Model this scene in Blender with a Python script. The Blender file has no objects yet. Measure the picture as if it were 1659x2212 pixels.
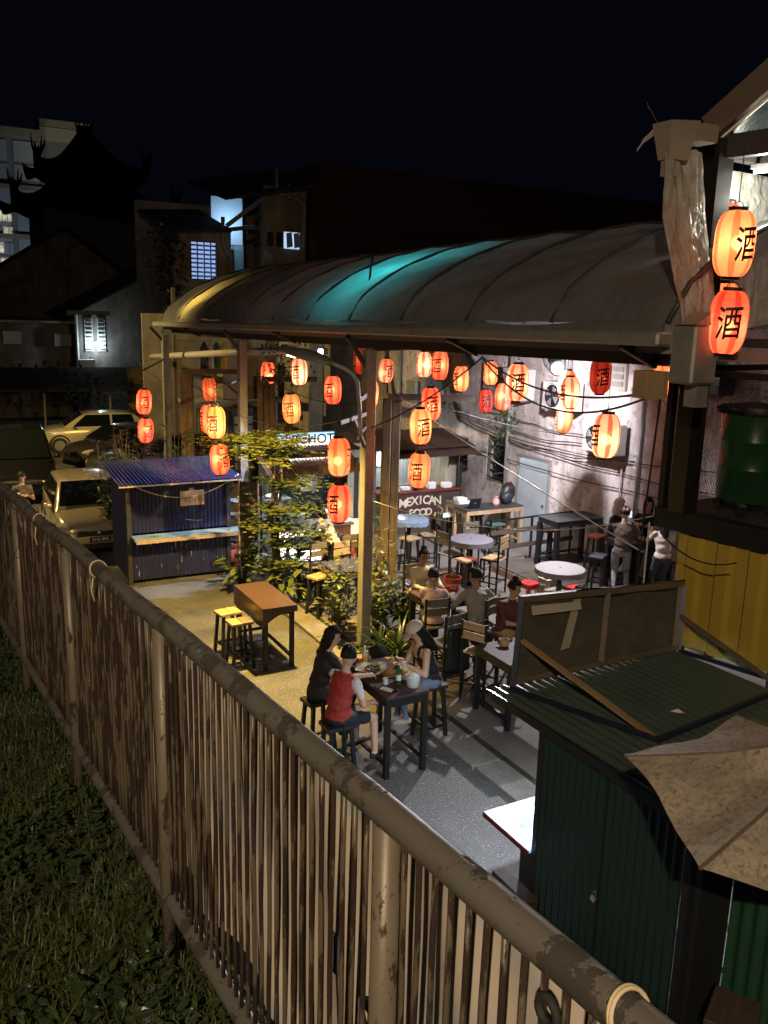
import bpy, math, random
import numpy as np
from mathutils import Vector, Matrix

# ------------------------------------------------------------------ camera
# world axes: +Y runs down the lane, +X runs across it to the lit back wall, z = 0 is the lane
S = bpy.context.scene
COL = S.collection
YAW, PITCH, ROLL, CAM_H = math.radians(28.635), math.radians(12.607), math.radians(1.489), 5.2
fw = Vector((math.sin(YAW) * math.cos(PITCH), math.cos(YAW) * math.cos(PITCH), -math.sin(PITCH)))
rt = Vector((math.cos(YAW), -math.sin(YAW), 0))
up = rt.cross(fw)
r2 = math.cos(ROLL) * rt + math.sin(ROLL) * up
u2 = -math.sin(ROLL) * rt + math.cos(ROLL) * up
cd = bpy.data.cameras.new('camera')
cam = bpy.data.objects.new('camera', cd)
COL.objects.link(cam)
cam.matrix_world = Matrix(((r2.x, u2.x, -fw.x, 0), (r2.y, u2.y, -fw.y, 0), (r2.z, u2.z, -fw.z, CAM_H), (0, 0, 0, 1)))
cd.sensor_fit = 'VERTICAL'
cd.sensor_height = 24
cd.lens = 24 * 1860 / 2212
cd.clip_start = 0.05
cd.clip_end = 600
S.camera = cam

# ------------------------------------------------------------------ night sky, exposure
W = bpy.data.worlds.new('World')
S.world = W
W.use_nodes = True
bg = W.node_tree.nodes['Background']
bg.inputs[0].default_value = (0.0013, 0.0016, 0.0034, 1)
bg.inputs[1].default_value = 1.0
S.view_settings.view_transform = 'Standard'
S.view_settings.look = 'None'
S.view_settings.exposure = 0
S.view_settings.gamma = 1
S.cycles.use_denoising = True
S.cycles.max_bounces = 5
S.cycles.diffuse_bounces = 3
S.cycles.transmission_bounces = 4
S.cycles.transparent_max_bounces = 12
S.cycles.sample_clamp_indirect = 4.0
S.cycles.caustics_reflective = False
S.cycles.caustics_refractive = False

SODIUM = (1.0, 0.64, 0.15)
WARM = (1.0, 0.74, 0.46)
COOL = (0.72, 0.86, 1.0)


def lamp(name, kind, loc, energy, color, size=0.1, target=None, spot=None, blend=0.5, parent=None, sy=None):
    d = bpy.data.lights.new(name, kind)
    d.energy = energy
    d.color = color
    if kind == 'AREA':
        d.size = size
        if sy:
            d.shape = 'RECTANGLE'
            d.size_y = sy
    else:
        d.shadow_soft_size = size
    if kind == 'SPOT':
        d.spot_size = math.radians(spot or 120)
        d.spot_blend = blend
    o = bpy.data.objects.new(name, d)
    COL.objects.link(o)
    o.location = loc
    if target:
        o.rotation_euler = (Vector(target) - Vector(loc)).to_track_quat('-Z', 'Y').to_euler()
    if parent:
        adopt(o, parent)
    return o


# ------------------------------------------------------------------ object helpers
def wm(o):
    m = o.matrix_basis.copy()
    if o.parent:
        m = wm(o.parent) @ o.matrix_parent_inverse @ m
    return m


def adopt(o, parent):
    o.parent = parent
    o.matrix_parent_inverse = wm(parent).inverted()


def tag(o, label=None, cat=None, group=None, kind=None):
    for k, v in (('label', label), ('category', cat), ('group', group), ('kind', kind)):
        if v:
            o[k] = v
    return o


def thing(name, label, cat, loc=(0, 0, 0), rz=0.0, group=None):
    o = bpy.data.objects.new(name, None)
    o.empty_display_size = 0.1
    COL.objects.link(o)
    o.location = loc
    o.rotation_euler = (0, 0, rz)
    return tag(o, label, cat, group)


def kids(o):
    return [c for c in COL.objects if c.parent == o]


def copy_tree(o, loc, rz, label, group=None, tree=None):
    tree = tree or [(c, kids(c)) for c in kids(o)]
    r = o.copy()
    COL.objects.link(r)
    r.location = loc
    r.rotation_euler = (0, 0, rz)
    r['label'] = label
    if group:
        r['group'] = group
    for ch, gs in tree:
        c = ch.copy()
        COL.objects.link(c)
        c.parent = r
        for g in gs:
            d = g.copy()
            COL.objects.link(d)
            d.parent = c
    return r


class MB:
    def __init__(s):
        s.v, s.f = [], []

    def add(s, vs, fs):
        b = len(s.v)
        s.v += [tuple(p) for p in vs]
        s.f += [tuple(i + b for i in f) for f in fs]
        return s

    def box(s, c, d, rz=0, M=None):
        x, y, z = d[0] / 2, d[1] / 2, d[2] / 2
        vs = [Vector((i * x, j * y, k * z)) for k in (-1, 1) for j in (-1, 1) for i in (-1, 1)]
        if M is None:
            M = Matrix.Rotation(rz, 3, 'Z')
        c = Vector(c)
        return s.add([M @ v + c for v in vs], [(0, 2, 3, 1), (4, 5, 7, 6), (0, 1, 5, 4), (2, 6, 7, 3), (0, 4, 6, 2), (1, 3, 7, 5)])

    def b2(s, a, b):
        return s.box([(a[i] + b[i]) / 2 for i in range(3)], [abs(b[i] - a[i]) for i in range(3)])

    def bar(s, p, q, w, h=None, upv=(0, 0, 1)):
        p, q = Vector(p), Vector(q)
        d = q - p
        L = d.length
        d.normalize()
        u = Vector(upv)
        if abs(d.dot(u)) > 0.98:
            u = Vector((0, 1, 0))
        r = d.cross(u).normalized()
        n = r.cross(d)
        M = Matrix((r, d, n)).transposed()
        return s.box((p + q) / 2, (w, L, h or w), M=M)

    def tube(s, pts, r, n=8, cap=True):
        pts = [Vector(p) for p in pts]
        rs = r if isinstance(r, (list, tuple)) else [r] * len(pts)
        rings = []
        ref = None
        for i, p in enumerate(pts):
            d = (pts[min(i + 1, len(pts) - 1)] - pts[max(i - 1, 0)])
            if d.length < 1e-9:
                d = Vector((0, 0, 1))
            d.normalize()
            if ref is None:
                ref = Vector((0, 0, 1)) if abs(d.z) < 0.9 else Vector((1, 0, 0))
            a = d.cross(ref).normalized()
            b = a.cross(d).normalized()
            ref = b
            rings.append([p + (a * math.cos(2 * math.pi * k / n) + b * math.sin(2 * math.pi * k / n)) * rs[i] for k in range(n)])
        vs = [v for g in rings for v in g]
        fs = []
        for i in range(len(pts) - 1):
            for k in range(n):
                k2 = (k + 1) % n
                fs.append((i * n + k, i * n + k2, (i + 1) * n + k2, (i + 1) * n + k))
        if cap:
            fs.append(tuple(range(n))[::-1])
            fs.append(tuple((len(pts) - 1) * n + k for k in range(n)))
        return s.add(vs, fs)

    def cyl(s, p, q, r, r1=None, n=12):
        return s.tube([p, q], [r, r if r1 is None else r1], n)

    def lathe(s, prof, n=20, c=(0, 0, 0), cap=True):
        vs, fs = [], []
        for (r, z) in prof:
            for k in range(n):
                a = 2 * math.pi * k / n
                vs.append((c[0] + r * math.cos(a), c[1] + r * math.sin(a), c[2] + z))
        for i in range(len(prof) - 1):
            for k in range(n):
                k2 = (k + 1) % n
                fs.append((i * n + k, i * n + k2, (i + 1) * n + k2, (i + 1) * n + k))
        if cap:
            fs.append(tuple(range(n))[::-1])
            fs.append(tuple((len(prof) - 1) * n + k for k in range(n)))
        return s.add(vs, fs)

    def ball(s, c, r, n=12, m=8, M=None):
        r = (r, r, r) if not isinstance(r, (list, tuple)) else r
        vs, fs = [], []
        for i in range(m + 1):
            t = math.pi * i / m
            for k in range(n):
                a = 2 * math.pi * k / n
                p = Vector((r[0] * math.sin(t) * math.cos(a), r[1] * math.sin(t) * math.sin(a), r[2] * math.cos(t)))
                if M is not None:
                    p = M @ p
                vs.append(p + Vector(c))
        for i in range(m):
            for k in range(n):
                k2 = (k + 1) % n
                fs.append((i * n + k, (i + 1) * n + k, (i + 1) * n + k2, i * n + k2))
        return s.add(vs, fs)

    def grid(s, fn, nu, nv):
        vs = [fn(i / nu, j / nv) for j in range(nv + 1) for i in range(nu + 1)]
        fs = [(j * (nu + 1) + i, j * (nu + 1) + i + 1, (j + 1) * (nu + 1) + i + 1, (j + 1) * (nu + 1) + i) for j in range(nv) for i in range(nu)]
        return s.add(vs, fs)

    def quad(s, *p):
        return s.add(p, [tuple(range(len(p)))])

    def build(s, name, mat, parent=None, smooth=False, world=True, bevel=0, solid=0):
        me = bpy.data.meshes.new(name)
        me.from_pydata(s.v, [], s.f)
        me.update()
        if mat:
            me.materials.append(mat)
        if smooth:
            for p in me.polygons:
                p.use_smooth = True
            if smooth == 'auto':
                me.set_sharp_from_angle(angle=math.radians(40))
        o = bpy.data.objects.new(name, me)
        COL.objects.link(o)
        if solid:
            md = o.modifiers.new('s', 'SOLIDIFY')
            md.thickness = solid
        if bevel:
            md = o.modifiers.new('b', 'BEVEL')
            md.width = bevel
            md.segments = 1
        if parent:
            if world:
                adopt(o, parent)
            else:
                o.parent = parent
        return o


def corrugated(mb, o, u, v, pitch=0.076, amp=0.009, seg=6, n=None, trap=False):
    """a ribbed sheet: o corner, u across the ribs, v along the ribs (vectors)"""
    o, u, v = Vector(o), Vector(u), Vector(v)
    n = Vector(n) if n else u.cross(v).normalized()
    k = max(1, round(u.length / pitch))
    if trap:
        ts, hs = [], []
        for i in range(k):
            for a, h in ((0, 0), (.30, 0), (.42, 1), (.78, 1), (.90, 0)):
                ts.append((i + a) / k)
                hs.append(h * amp)
        ts.append(1)
        hs.append(0)
    else:
        ts = [i / (k * seg) for i in range(k * seg + 1)]
        hs = [amp * math.cos(2 * math.pi * i / seg) for i in range(k * seg + 1)]
    b = len(ts)
    vs = [o + u * t + n * h for t, h in zip(ts, hs)] + [o + v + u * t + n * h for t, h in zip(ts, hs)]
    mb.add(vs, [(i, i + 1, b + i + 1, b + i) for i in range(b - 1)])
    return mb


def text(name, body, size, mat, parent, loc, xdir, ydir, depth=0.002, bold=0.0, align='CENTER', spacing=1.0, outline=False):
    c = bpy.data.curves.new(name, 'FONT')
    c.body = body
    c.size = size
    c.extrude = depth
    c.align_x = align
    c.align_y = 'CENTER'
    c.space_character = spacing
    c.offset = bold
    if outline:
        c.fill_mode = 'NONE'
        c.bevel_depth = 0.006
        c.bevel_resolution = 0
    t = bpy.data.objects.new('tmp', c)
    COL.objects.link(t)
    dg = bpy.context.evaluated_depsgraph_get()
    me = bpy.data.meshes.new_from_object(t.evaluated_get(dg))
    bpy.data.objects.remove(t)
    me.name = name
    me.materials.clear()
    me.materials.append(mat)
    o = bpy.data.objects.new(name, me)
    COL.objects.link(o)
    x, y = Vector(xdir).normalized(), Vector(ydir).normalized()
    z = x.cross(y)
    o.matrix_world = Matrix(((x.x, y.x, z.x, loc[0]), (x.y, y.y, z.y, loc[1]), (x.z, y.z, z.z, loc[2]), (0, 0, 0, 1)))
    o.matrix_basis = o.matrix_world
    if parent:
        adopt(o, parent)
    return o


# ------------------------------------------------------------------ materials
def newmat(name):
    m = bpy.data.materials.new(name)
    m.use_nodes = True
    nt = m.node_tree
    return m, nt, nt.nodes['Principled BSDF']


def nd(nt, t, **kw):
    n = nt.nodes.new(t)
    for k, v in kw.items():
        if k in n.inputs:
            n.inputs[k].default_value = v
        else:
            setattr(n, k, v)
    return n


def rgba(c):
    return (c[0], c[1], c[2], 1)


def noise(nt, scale, detail=4, rough=0.55, stretch=None, coord='Object'):
    tc = nd(nt, 'ShaderNodeTexCoord')
    n = nd(nt, 'ShaderNodeTexNoise', Scale=scale, Detail=detail, Roughness=rough)
    if stretch:
        mp = nd(nt, 'ShaderNodeMapping')
        mp.inputs['Scale'].default_value = stretch
        nt.links.new(tc.outputs[coord], mp.inputs[0])
        nt.links.new(mp.outputs[0], n.inputs['Vector'])
    else:
        nt.links.new(tc.outputs[coord], n.inputs['Vector'])
    return n.outputs['Fac']


def ramp(nt, src, stops):
    r = nd(nt, 'ShaderNodeValToRGB')
    e = r.color_ramp.elements
    while len(e) < len(stops):
        e.new(0.5)
    for i, (p, c) in enumerate(stops):
        e[i].position = p
        e[i].color = rgba(c) if isinstance(c, (tuple, list)) else (c, c, c, 1)
    nt.links.new(src, r.inputs[0])
    return r.outputs[0]


def mixc(nt, fac, a, b, mode='MIX'):
    m = nd(nt, 'ShaderNodeMix', data_type='RGBA', blend_type=mode)
    if isinstance(fac, (int, float)):
        m.inputs[0].default_value = fac
    else:
        nt.links.new(fac, m.inputs[0])
    for s, x in ((6, a), (7, b)):
        if isinstance(x, (tuple, list)):
            m.inputs[s].default_value = rgba(x)
        else:
            nt.links.new(x, m.inputs[s])
    return m.outputs[2]


def bump(nt, bs, h, strength=0.3, dist=0.01):
    b = nd(nt, 'ShaderNodeBump', Strength=strength, Distance=dist)
    nt.links.new(h, b.inputs['Height'])
    nt.links.new(b.outputs[0], bs.inputs['Normal'])


def plain(name, col, rough=0.6, metal=0.0, var=0.25, scale=6, bumpy=0.0, bscale=60, stretch=None, spec=0.5, col2=None, thr=None):
    """one paint, cloth, metal or plastic with uneven tone and fine relief"""
    m, nt, bs = newmat(name)
    f = noise(nt, scale, 5, 0.6, stretch)
    if col2 and thr:
        f = ramp(nt, f, [(thr - .04, 0.0), (thr + .04, 1.0)])
    c2 = col2 or tuple(x * (1 - var) for x in col)
    c1 = tuple(min(1, x * (1 + var * .5)) for x in col) if not col2 else col
    nt.links.new(mixc(nt, f, c1, c2), bs.inputs['Base Color'])
    bs.inputs['Roughness'].default_value = rough
    bs.inputs['Metallic'].default_value = metal
    bs.inputs['Specular IOR Level'].default_value = spec
    if bumpy:
        bump(nt, bs, noise(nt, bscale, 4, 0.6, stretch), bumpy)
    return m


def wood(name, col, col2, rough=0.55, axis=(1, 14, 14), scale=3):
    m, nt, bs = newmat(name)
    f = noise(nt, scale, 6, 0.65, axis)
    g = noise(nt, 1.7, 3)
    c = mixc(nt, ramp(nt, f, [(.3, 0.0), (.7, 1.0)]), col, col2)
    c = mixc(nt, ramp(nt, g, [(.35, 0.0), (.8, .6)]), c, tuple(x * .45 for x in col2))
    nt.links.new(c, bs.inputs['Base Color'])
    bs.inputs['Roughness'].default_value = rough
    bs.inputs['Specular IOR Level'].default_value = .22
    bump(nt, bs, f, .25, .004)
    return m


def glow(name, col, strength):
    m, nt, bs = newmat(name)
    bs.inputs['Base Color'].default_value = rgba(col)
    bs.inputs['Emission Color'].default_value = rgba(col)
    bs.inputs['Emission Strength'].default_value = strength
    return m


def glass(name, col=(.02, .02, .02), rough=.05, alpha=1.0):
    m, nt, bs = newmat(name)
    bs.inputs['Base Color'].default_value = rgba(col)
    bs.inputs['Roughness'].default_value = rough
    bs.inputs['Alpha'].default_value = alpha
    return m


def rusty(name, paint, rust, amount, scale=9, stretch=None):
    m, nt, bs = newmat(name)
    a = noise(nt, scale, 8, .68, stretch)
    b = noise(nt, scale * 5, 6, .7, stretch)
    oi = nd(nt, 'ShaderNodeObjectInfo')
    for nz in (a.node, b.node):
        src = nz.inputs['Vector'].links[0].from_socket
        va = nd(nt, 'ShaderNodeVectorMath', operation='MULTIPLY_ADD')
        nt.links.new(oi.outputs['Random'], va.inputs[0])
        va.inputs[1].default_value = (37, 71, 23)
        nt.links.new(src, va.inputs[2])
        nt.links.new(va.outputs[0], nz.inputs['Vector'])
    mask = ramp(nt, a, [(amount - .015, 0.0), (amount + .015, 1.0)])
    speck = ramp(nt, b, [(.60, 0.0), (.64, .85)])
    pc = mixc(nt, noise(nt, 3, 4), paint, tuple(x * .62 for x in paint))
    pc = mixc(nt, speck, pc, tuple(x * .42 for x in paint))
    rc = mixc(nt, b, rust, tuple(x * .35 for x in rust))
    nt.links.new(mixc(nt, mask, pc, rc), bs.inputs['Base Color'])
    nt.links.new(ramp(nt, mask, [(0, .42), (1, .9)]), bs.inputs['Roughness'])
    inv = nd(nt, 'ShaderNodeInvert')
    nt.links.new(mask, inv.inputs[1])
    bump(nt, bs, inv.outputs[0], .5, .004)
    return m


def plaster(name, base, stain, peel, amt=.56):
    m, nt, bs = newmat(name)
    streak = noise(nt, 2.2, 7, .65, (1.2, 1.2, .22))
    blot = noise(nt, .9, 6, .6)
    fl = noise(nt, 5.5, 9, .72)
    c = mixc(nt, ramp(nt, streak, [(.40, 0.0), (.60, 1.0)]), base, stain)
    c = mixc(nt, ramp(nt, blot, [(.45, 0.0), (.62, .6)]), c, tuple(x * .55 for x in stain))
    c = mixc(nt, ramp(nt, fl, [(amt, 0.0), (amt + .03, .8)]), c, peel)
    nt.links.new(c, bs.inputs['Base Color'])
    bs.inputs['Roughness'].default_value = .9
    bump(nt, bs, fl, .4, .01)
    return m


MT = {}
MT['asphalt'] = None


def asphalt():
    m, nt, bs = newmat('asphalt')
    fine = noise(nt, 34, 5, .75)
    chip = noise(nt, 52, 2, .5)
    big = noise(nt, .7, 7, .65)
    c = mixc(nt, ramp(nt, fine, [(.35, 0.0), (.7, 1.0)]), (.045, .044, .042), (.15, .145, .135))
    c = mixc(nt, ramp(nt, big, [(.42, 0.0), (.60, .75)]), c, (.045, .046, .046))
    c = mixc(nt, ramp(nt, chip, [(.64, 0.0), (.69, 1.0)]), c, (.40, .38, .34))
    nt.links.new(c, bs.inputs['Base Color'])
    nt.links.new(ramp(nt, big, [(.4, .75), (.65, .48)]), bs.inputs['Roughness'])
    bump(nt, bs, fine, .7, .01)
    return m


def concrete(name, a, b, scale=1.2):
    m, nt, bs = newmat(name)
    big = noise(nt, scale, 8, .65)
    fine = noise(nt, 40, 5, .7)
    c = mixc(nt, ramp(nt, big, [(.34, 0.0), (.66, 1.0)]), a, b)
    c = mixc(nt, ramp(nt, fine, [(.5, 0.0), (.75, .5)]), c, tuple(x * .4 for x in b))
    nt.links.new(c, bs.inputs['Base Color'])
    bs.inputs['Roughness'].default_value = .78
    bs.inputs['Specular IOR Level'].default_value = .2
    bump(nt, bs, fine, .35, .006)
    return m


def leafmat(name, a, b, rough=.42, trans=.25):
    m, nt, bs = newmat(name)
    f = noise(nt, 3.5, 3)
    oi = nd(nt, 'ShaderNodeNewGeometry')
    c = mixc(nt, oi.outputs['Random Per Island'], a, b)
    c = mixc(nt, ramp(nt, f, [(.4, 0.0), (.7, .5)]), c, tuple(x * .5 for x in a))
    nt.links.new(c, bs.inputs['Base Color'])
    bs.inputs['Roughness'].default_value = rough
    tr = nd(nt, 'ShaderNodeBsdfTranslucent')
    nt.links.new(c, tr.inputs[0])
    mx = nd(nt, 'ShaderNodeMixShader')
    mx.inputs[0].default_value = trans
    nt.links.new(bs.outputs[0], mx.inputs[1])
    nt.links.new(tr.outputs[0], mx.inputs[2])
    nt.links.new(mx.outputs[0], nt.nodes['Material Output'].inputs[0])
    return m


MT['asphalt'] = asphalt()
MT['floor'] = concrete('dining_floor', (.17, .148, .13), (.10, .088, .08))
MT['kerb'] = concrete('kerb', (.20, .185, .165), (.12, .11, .10), 2.5)
MT['earth'] = concrete('earth', (.040, .038, .020), (.018, .019, .010), 4)
MT['plank_dark'] = wood('plank_dark', (.10, .075, .058), (.055, .04, .032))
MT['stoolwood'] = wood('stoolwood', (.50, .36, .20), (.32, .20, .10))
MT['stoolwood2'] = wood('stoolwood2', (.40, .31, .20), (.22, .16, .10))
MT['greywood'] = wood('greywood', (.20, .17, .13), (.10, .085, .065))
MT['redwood'] = wood('redwood', (.22, .045, .03), (.12, .03, .02))
MT['greenwood'] = wood('greenwood', (.06, .12, .10), (.03, .07, .06))
MT['postwood'] = wood('postwood', (.17, .13, .085), (.06, .042, .027), .8, (10, 10, .6), 2.2)
MT['newwood'] = wood('newwood', (.42, .30, .18), (.28, .18, .10), .6, (10, 10, .8))
MT['black'] = plain('black_metal', (.012, .012, .013), .45, .2, .3, 10)
MT['dark'] = plain('dark_paint', (.022, .023, .026), .5, .1, .4, 8, .1)
MT['wirem'] = plain('wire', (.010, .010, .011), .5)
MT['wirew'] = plain('wire_white', (.55, .56, .56), .5)
MT['rope'] = plain('rope', (.62, .52, .36), .8, 0, .3, 30)
MT['galv'] = plain('galvanised', (.30, .30, .29), .5, .35, .5, 5)
MT['postgrey'] = plain('post_grey', (.23, .22, .19), .5, .1, .4, 5, .1)
MT['steel_dark'] = plain('steel_dark', (.05, .048, .046), .5, .2, .4, 5)
MT['white'] = plain('white', (.72, .72, .70), .55, 0, .12)
MT['skin'] = plain('skin', (.42, .24, .15), .5, 0, .15)
MT['skin2'] = plain('skin_tan', (.30, .16, .09), .5, 0, .15)
MT['skin3'] = plain('skin_light', (.55, .35, .25), .5, 0, .12)
MT['hair'] = plain('hair', (.010, .008, .007), .62, 0, .5, 40, .5, 90, spec=.25)
MT['rubber'] = plain('rubber', (.02, .02, .02), .8)
rnd = random.Random(11)

# ================================================================== setting
tag(MB().grid(lambda a, b: (-150 + 300 * a, -60 + 260 * b, 0), 6, 6).build('lane_ground', MT['asphalt']), kind='structure')
tag(MB().b2((5.98, 2.0, -.2), (13.0, 27.0, .03)).build('dining_floor', MT['floor']), kind='structure')
kerb = tag(MB().b2((5.50, 1.5, -.2), (5.97, 27, .035)).build('kerb', MT['earth']), kind='structure')
y = 1.6
while y < 26:
    L = rnd.uniform(1.1, 1.3)
    MB().b2((5.46 + rnd.uniform(-.01, .01), y, -.1), (5.86 + rnd.uniform(-.01, .01), y + L - .02, .055 + rnd.uniform(0, .012))).build('slab', MT['kerb'], kerb, bevel=.008)
    y += L
MT['patch'] = plain('tar_patch', (.055, .058, .060), .75, 0, .6, 34, .5, 40)
def blob(cx, cy, rx, ry, z, n=40, amp=.12, seed=1):
    rr = random.Random(seed)
    ph = [rr.uniform(0, 6.28) for _ in range(6)]
    return [(cx + rx * (1 + amp * sum(math.sin((k + 2) * a + ph[k]) / (k + 1) for k in range(6))) * math.cos(a),
             cy + ry * (1 + amp * sum(math.cos((k + 2) * a + ph[k]) / (k + 1) for k in range(6))) * math.sin(a), z) for a in [2 * math.pi * i / n for i in range(n)]]

# raised timber platform by the wall
pf = tag(MB().add([(10.86, 9.0, .03), (12.68, 9.0, .03), (12.68, 14.3, .03), (10.5, 14.3, .03), (10.5, 12.7, .03), (10.86, 12.7, .03),
                   (10.86, 9.0, .19), (12.68, 9.0, .19), (12.68, 14.3, .19), (10.5, 14.3, .19), (10.5, 12.7, .19), (10.86, 12.7, .19)],
                  [(6, 7, 8, 9, 10, 11), (0, 1, 7, 6), (1, 2, 8, 7), (2, 3, 9, 8), (3, 4, 10, 9), (4, 5, 11, 10), (5, 0, 6, 11)]).build('platform_floor', MT['greywood']), kind='structure')
y = 9.0
MT['deckboard'] = wood('deckboard', (.115, .095, .08), (.07, .056, .047), .6, (2, 20, 20))
while y < 14.25:
    x0 = 10.86 if y < 12.65 else 10.49
    MB().b2((x0 - .01, y, .185), (12.67, y + .137, .205 + rnd.uniform(0, .006))).build('plank', MT['deckboard'], pf)
    y += .145
for i, yy in enumerate((12.72, 13.0, 13.28, 13.56, 13.84, 14.08)):
    MB().b2((10.465, yy, .035), (10.488, yy + .26, .18)).build('plank', MT['newwood'], pf)

# grass bank, walkway side of the railing, and the wall that holds it up
RD = Vector((-.0607, 1, -.0451))
R0 = Vector((.55, 2.29, 4.362))
def rail(y, dz=0.0, dx=0.0):
    p = R0 + RD * (y - R0.y)
    return Vector((p.x + dx, p.y, p.z + dz))
def bank_z(x, y):
    d = rail(y).x - x
    return rail(y).z - 1.11 + .03 * math.sin(3.1 * x + 1.7 * y) + .02 * math.sin(7 * x - 4 * y) + .02 * d
tag(MB().grid(lambda a, b: (lambda y: (lambda x: (x, y, bank_z(x, y)))(rail(y).x + .14 - (a ** 1.3) * 7))(-5 + 25 * b), 40, 90).build('grass_bank', MT['earth'], smooth=True), kind='structure')
w = MB()
for i in range(25):
    a, b = rail(-5 + i, -1.09, .14), rail(-4 + i, -1.09, .14)
    w.add([(a.x, a.y, 0), (b.x, b.y, 0), b, a, (a.x + .18, a.y, 0), (b.x + .18, b.y, 0), (b.x + .18, b.y, b.z), (a.x + .18, a.y, a.z)], [(4, 5, 6, 7), (3, 2, 6, 7)])
tag(w.build('retaining_wall', concrete('retaining', (.2, .19, .17), (.11, .1, .09))), kind='structure')

# ------------------------------------------------------------------ lit back wall of the shophouses
MT['wall'] = plaster('old_plaster', (.62, .53, .49), (.37, .305, .28), (.22, .20, .175), .55)
MT['walldk'] = plaster('old_plaster_brown', (.30, .27, .21), (.20, .17, .13), (.12, .10, .08), .6)
bw = thing('shophouse_rear_wall', 'stained pale plaster rear wall with steel door, lit by white floodlight', 'building', (12.7, 16, 0))
def panel_wall(mb, x, y0, y1, z0, z1, holes):
    """a wall sheet in plane x with rectangular openings (y0,y1,z0,z1)"""
    ys = sorted({y0, y1, *[h[0] for h in holes], *[h[1] for h in holes]})
    zs = sorted({z0, z1, *[h[2] for h in holes], *[h[3] for h in holes]})
    for i in range(len(ys) - 1):
        for j in range(len(zs) - 1):
            cy, cz = (ys[i] + ys[i + 1]) / 2, (zs[j] + zs[j + 1]) / 2
            if not any(h[0] < cy < h[1] and h[2] < cz < h[3] for h in holes):
                mb.quad((x, ys[i], zs[j]), (x, ys[i + 1], zs[j]), (x, ys[i + 1], zs[j + 1]), (x, ys[i], zs[j + 1]))
    return mb
win = [(18.72, 19.5, 1.40, 2.22), (16.98, 17.86, 1.25, 2.42)]
m = panel_wall(MB(), 12.7, 6.0, 23.2, 0, 6.2, win)
m.b2((12.702, 6.0, 6.2), (13.1, 23.2, 6.35))
for (a, b, c, d) in win:
    m.quad((12.7, a, c), (12.95, a, c), (12.95, b, c), (12.7, b, c)).quad((12.7, a, d), (12.95, a, d), (12.95, b, d), (12.7, b, d))
    m.quad((12.7, a, c), (12.95, a, c), (12.95, a, d), (12.7, a, d)).quad((12.7, b, c), (12.95, b, c), (12.95, b, d), (12.7, b, d))
m.build('wall', MT['wall'], bw)
m = panel_wall(MB(), 12.65, 23.2, 30.5, 0, 7.0, [(24.2, 25.1, 4.1, 4.9)])
m.build('wall', MT['walldk'], bw)
MT['pane'] = glass('dark_pane', (.03, .035, .04), .12)
for (a, b, c, d) in win:
    wo = MB()
    for e in ((a, a + .05), (b - .05, b)):
        wo.b2((12.72, e[0], c), (12.78, e[1], d))
    wo.b2((12.722, a, c), (12.778, b, c + .05)).b2((12.722, a, d - .05), (12.778, b, d))
    wo = wo.build('window', MT['greywood'], bw)
    MB().b2((12.90, a, c), (12.92, b, d)).build('pane', MT['black'], wo)
    n = 6
    for k in range(n):
        z = c + .1 + (d - c - .2) * k / (n - 1)
        MB().bar((12.80, a + .02, z + .02), (12.80, b - .02, z - .02), .10, .012, (.6, 0, 1)).build('louvre', MT['pane'], wo)
    MB().bar((12.705, a, c + (d - c) * .3), (12.705, b, c + (d - c) * .1), .025).build('plank', MT['greywood'], wo)
wv = MB().b2((12.6, 24.15, 4.05), (12.648, 25.15, 4.95)).build('window', MT['greywood'], bw)
for k in range(7):
    MB().bar((12.58, 24.22, 4.14 + .11 * k), (12.58, 25.08, 4.14 + .11 * k), .09, .014, (.5, 0, 1)).build('louvre', MT['stoolwood2'], wv)
d_ = MB().b2((12.66, 15.36, .03), (12.69, 16.44, 2.07)).build('door', plain('steel_door', (.42, .46, .50), .32, .3, .25, 2.5, .08, 20), bw)
m = MB()
for q in (((12.64, 15.29, .03), (12.695, 15.355, 2.14)), ((12.64, 16.445, .03), (12.695, 16.51, 2.14)), ((12.64, 15.355, 2.08), (12.695, 16.445, 2.14))):
    m.b2(*q)
m.build('frame', MT['galv'], d_)
MB().ball((12.63, 15.46, 1.05), .03).build('handle', MT['black'], d_)
# pipes and meter boxes on the wall
for (yy, z0, z1, r) in ((16.92, .2, 4.6, .055), (12.55, .1, 4.0, .03), (22.4, .1, 5.2, .06), (13.0, .2, 2.4, .02)):
    MB().cyl((12.62, yy, z0), (12.62, yy, z1), r, n=10).build('drain_pipe', MT['postgrey'] if r > .05 else MT['galv'], bw, True)
MB().b2((12.52, 19.9, 2.95), (12.66, 20.9, 3.75)).build('meter_box', MT['galv'], bw, bevel=.02)
MB().b2((12.55, 21.3, 2.9), (12.66, 21.8, 3.5)).build('meter_box', MT['galv'], bw, bevel=.02)
for (ya, za, yb, zb, sag) in ((19.9, 3.0, 13.6, 2.75, .25), (19.0, 2.75, 12.6, 2.55, .3), (16.9, 2.5, 10.2, 2.7, .12), (16.9, 2.45, 9.6, 2.3, .15), (18.2, 3.3, 13.9, 2.9, .2), (21.4, 2.2, 17.0, 2.0, .12), (16.9, 1.95, 9.5, 2.05, .1)):
    MB().tube([(12.60 - .02 * math.sin(9 * t), ya + (yb - ya) * t, za + (zb - za) * t - sag * 4 * t * (1 - t) * (1 + .1 * math.sin(20 * t))) for t in [i / 24 for i in range(25)]], .011, 5).build('cable', MT['wirem'], bw)
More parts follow.
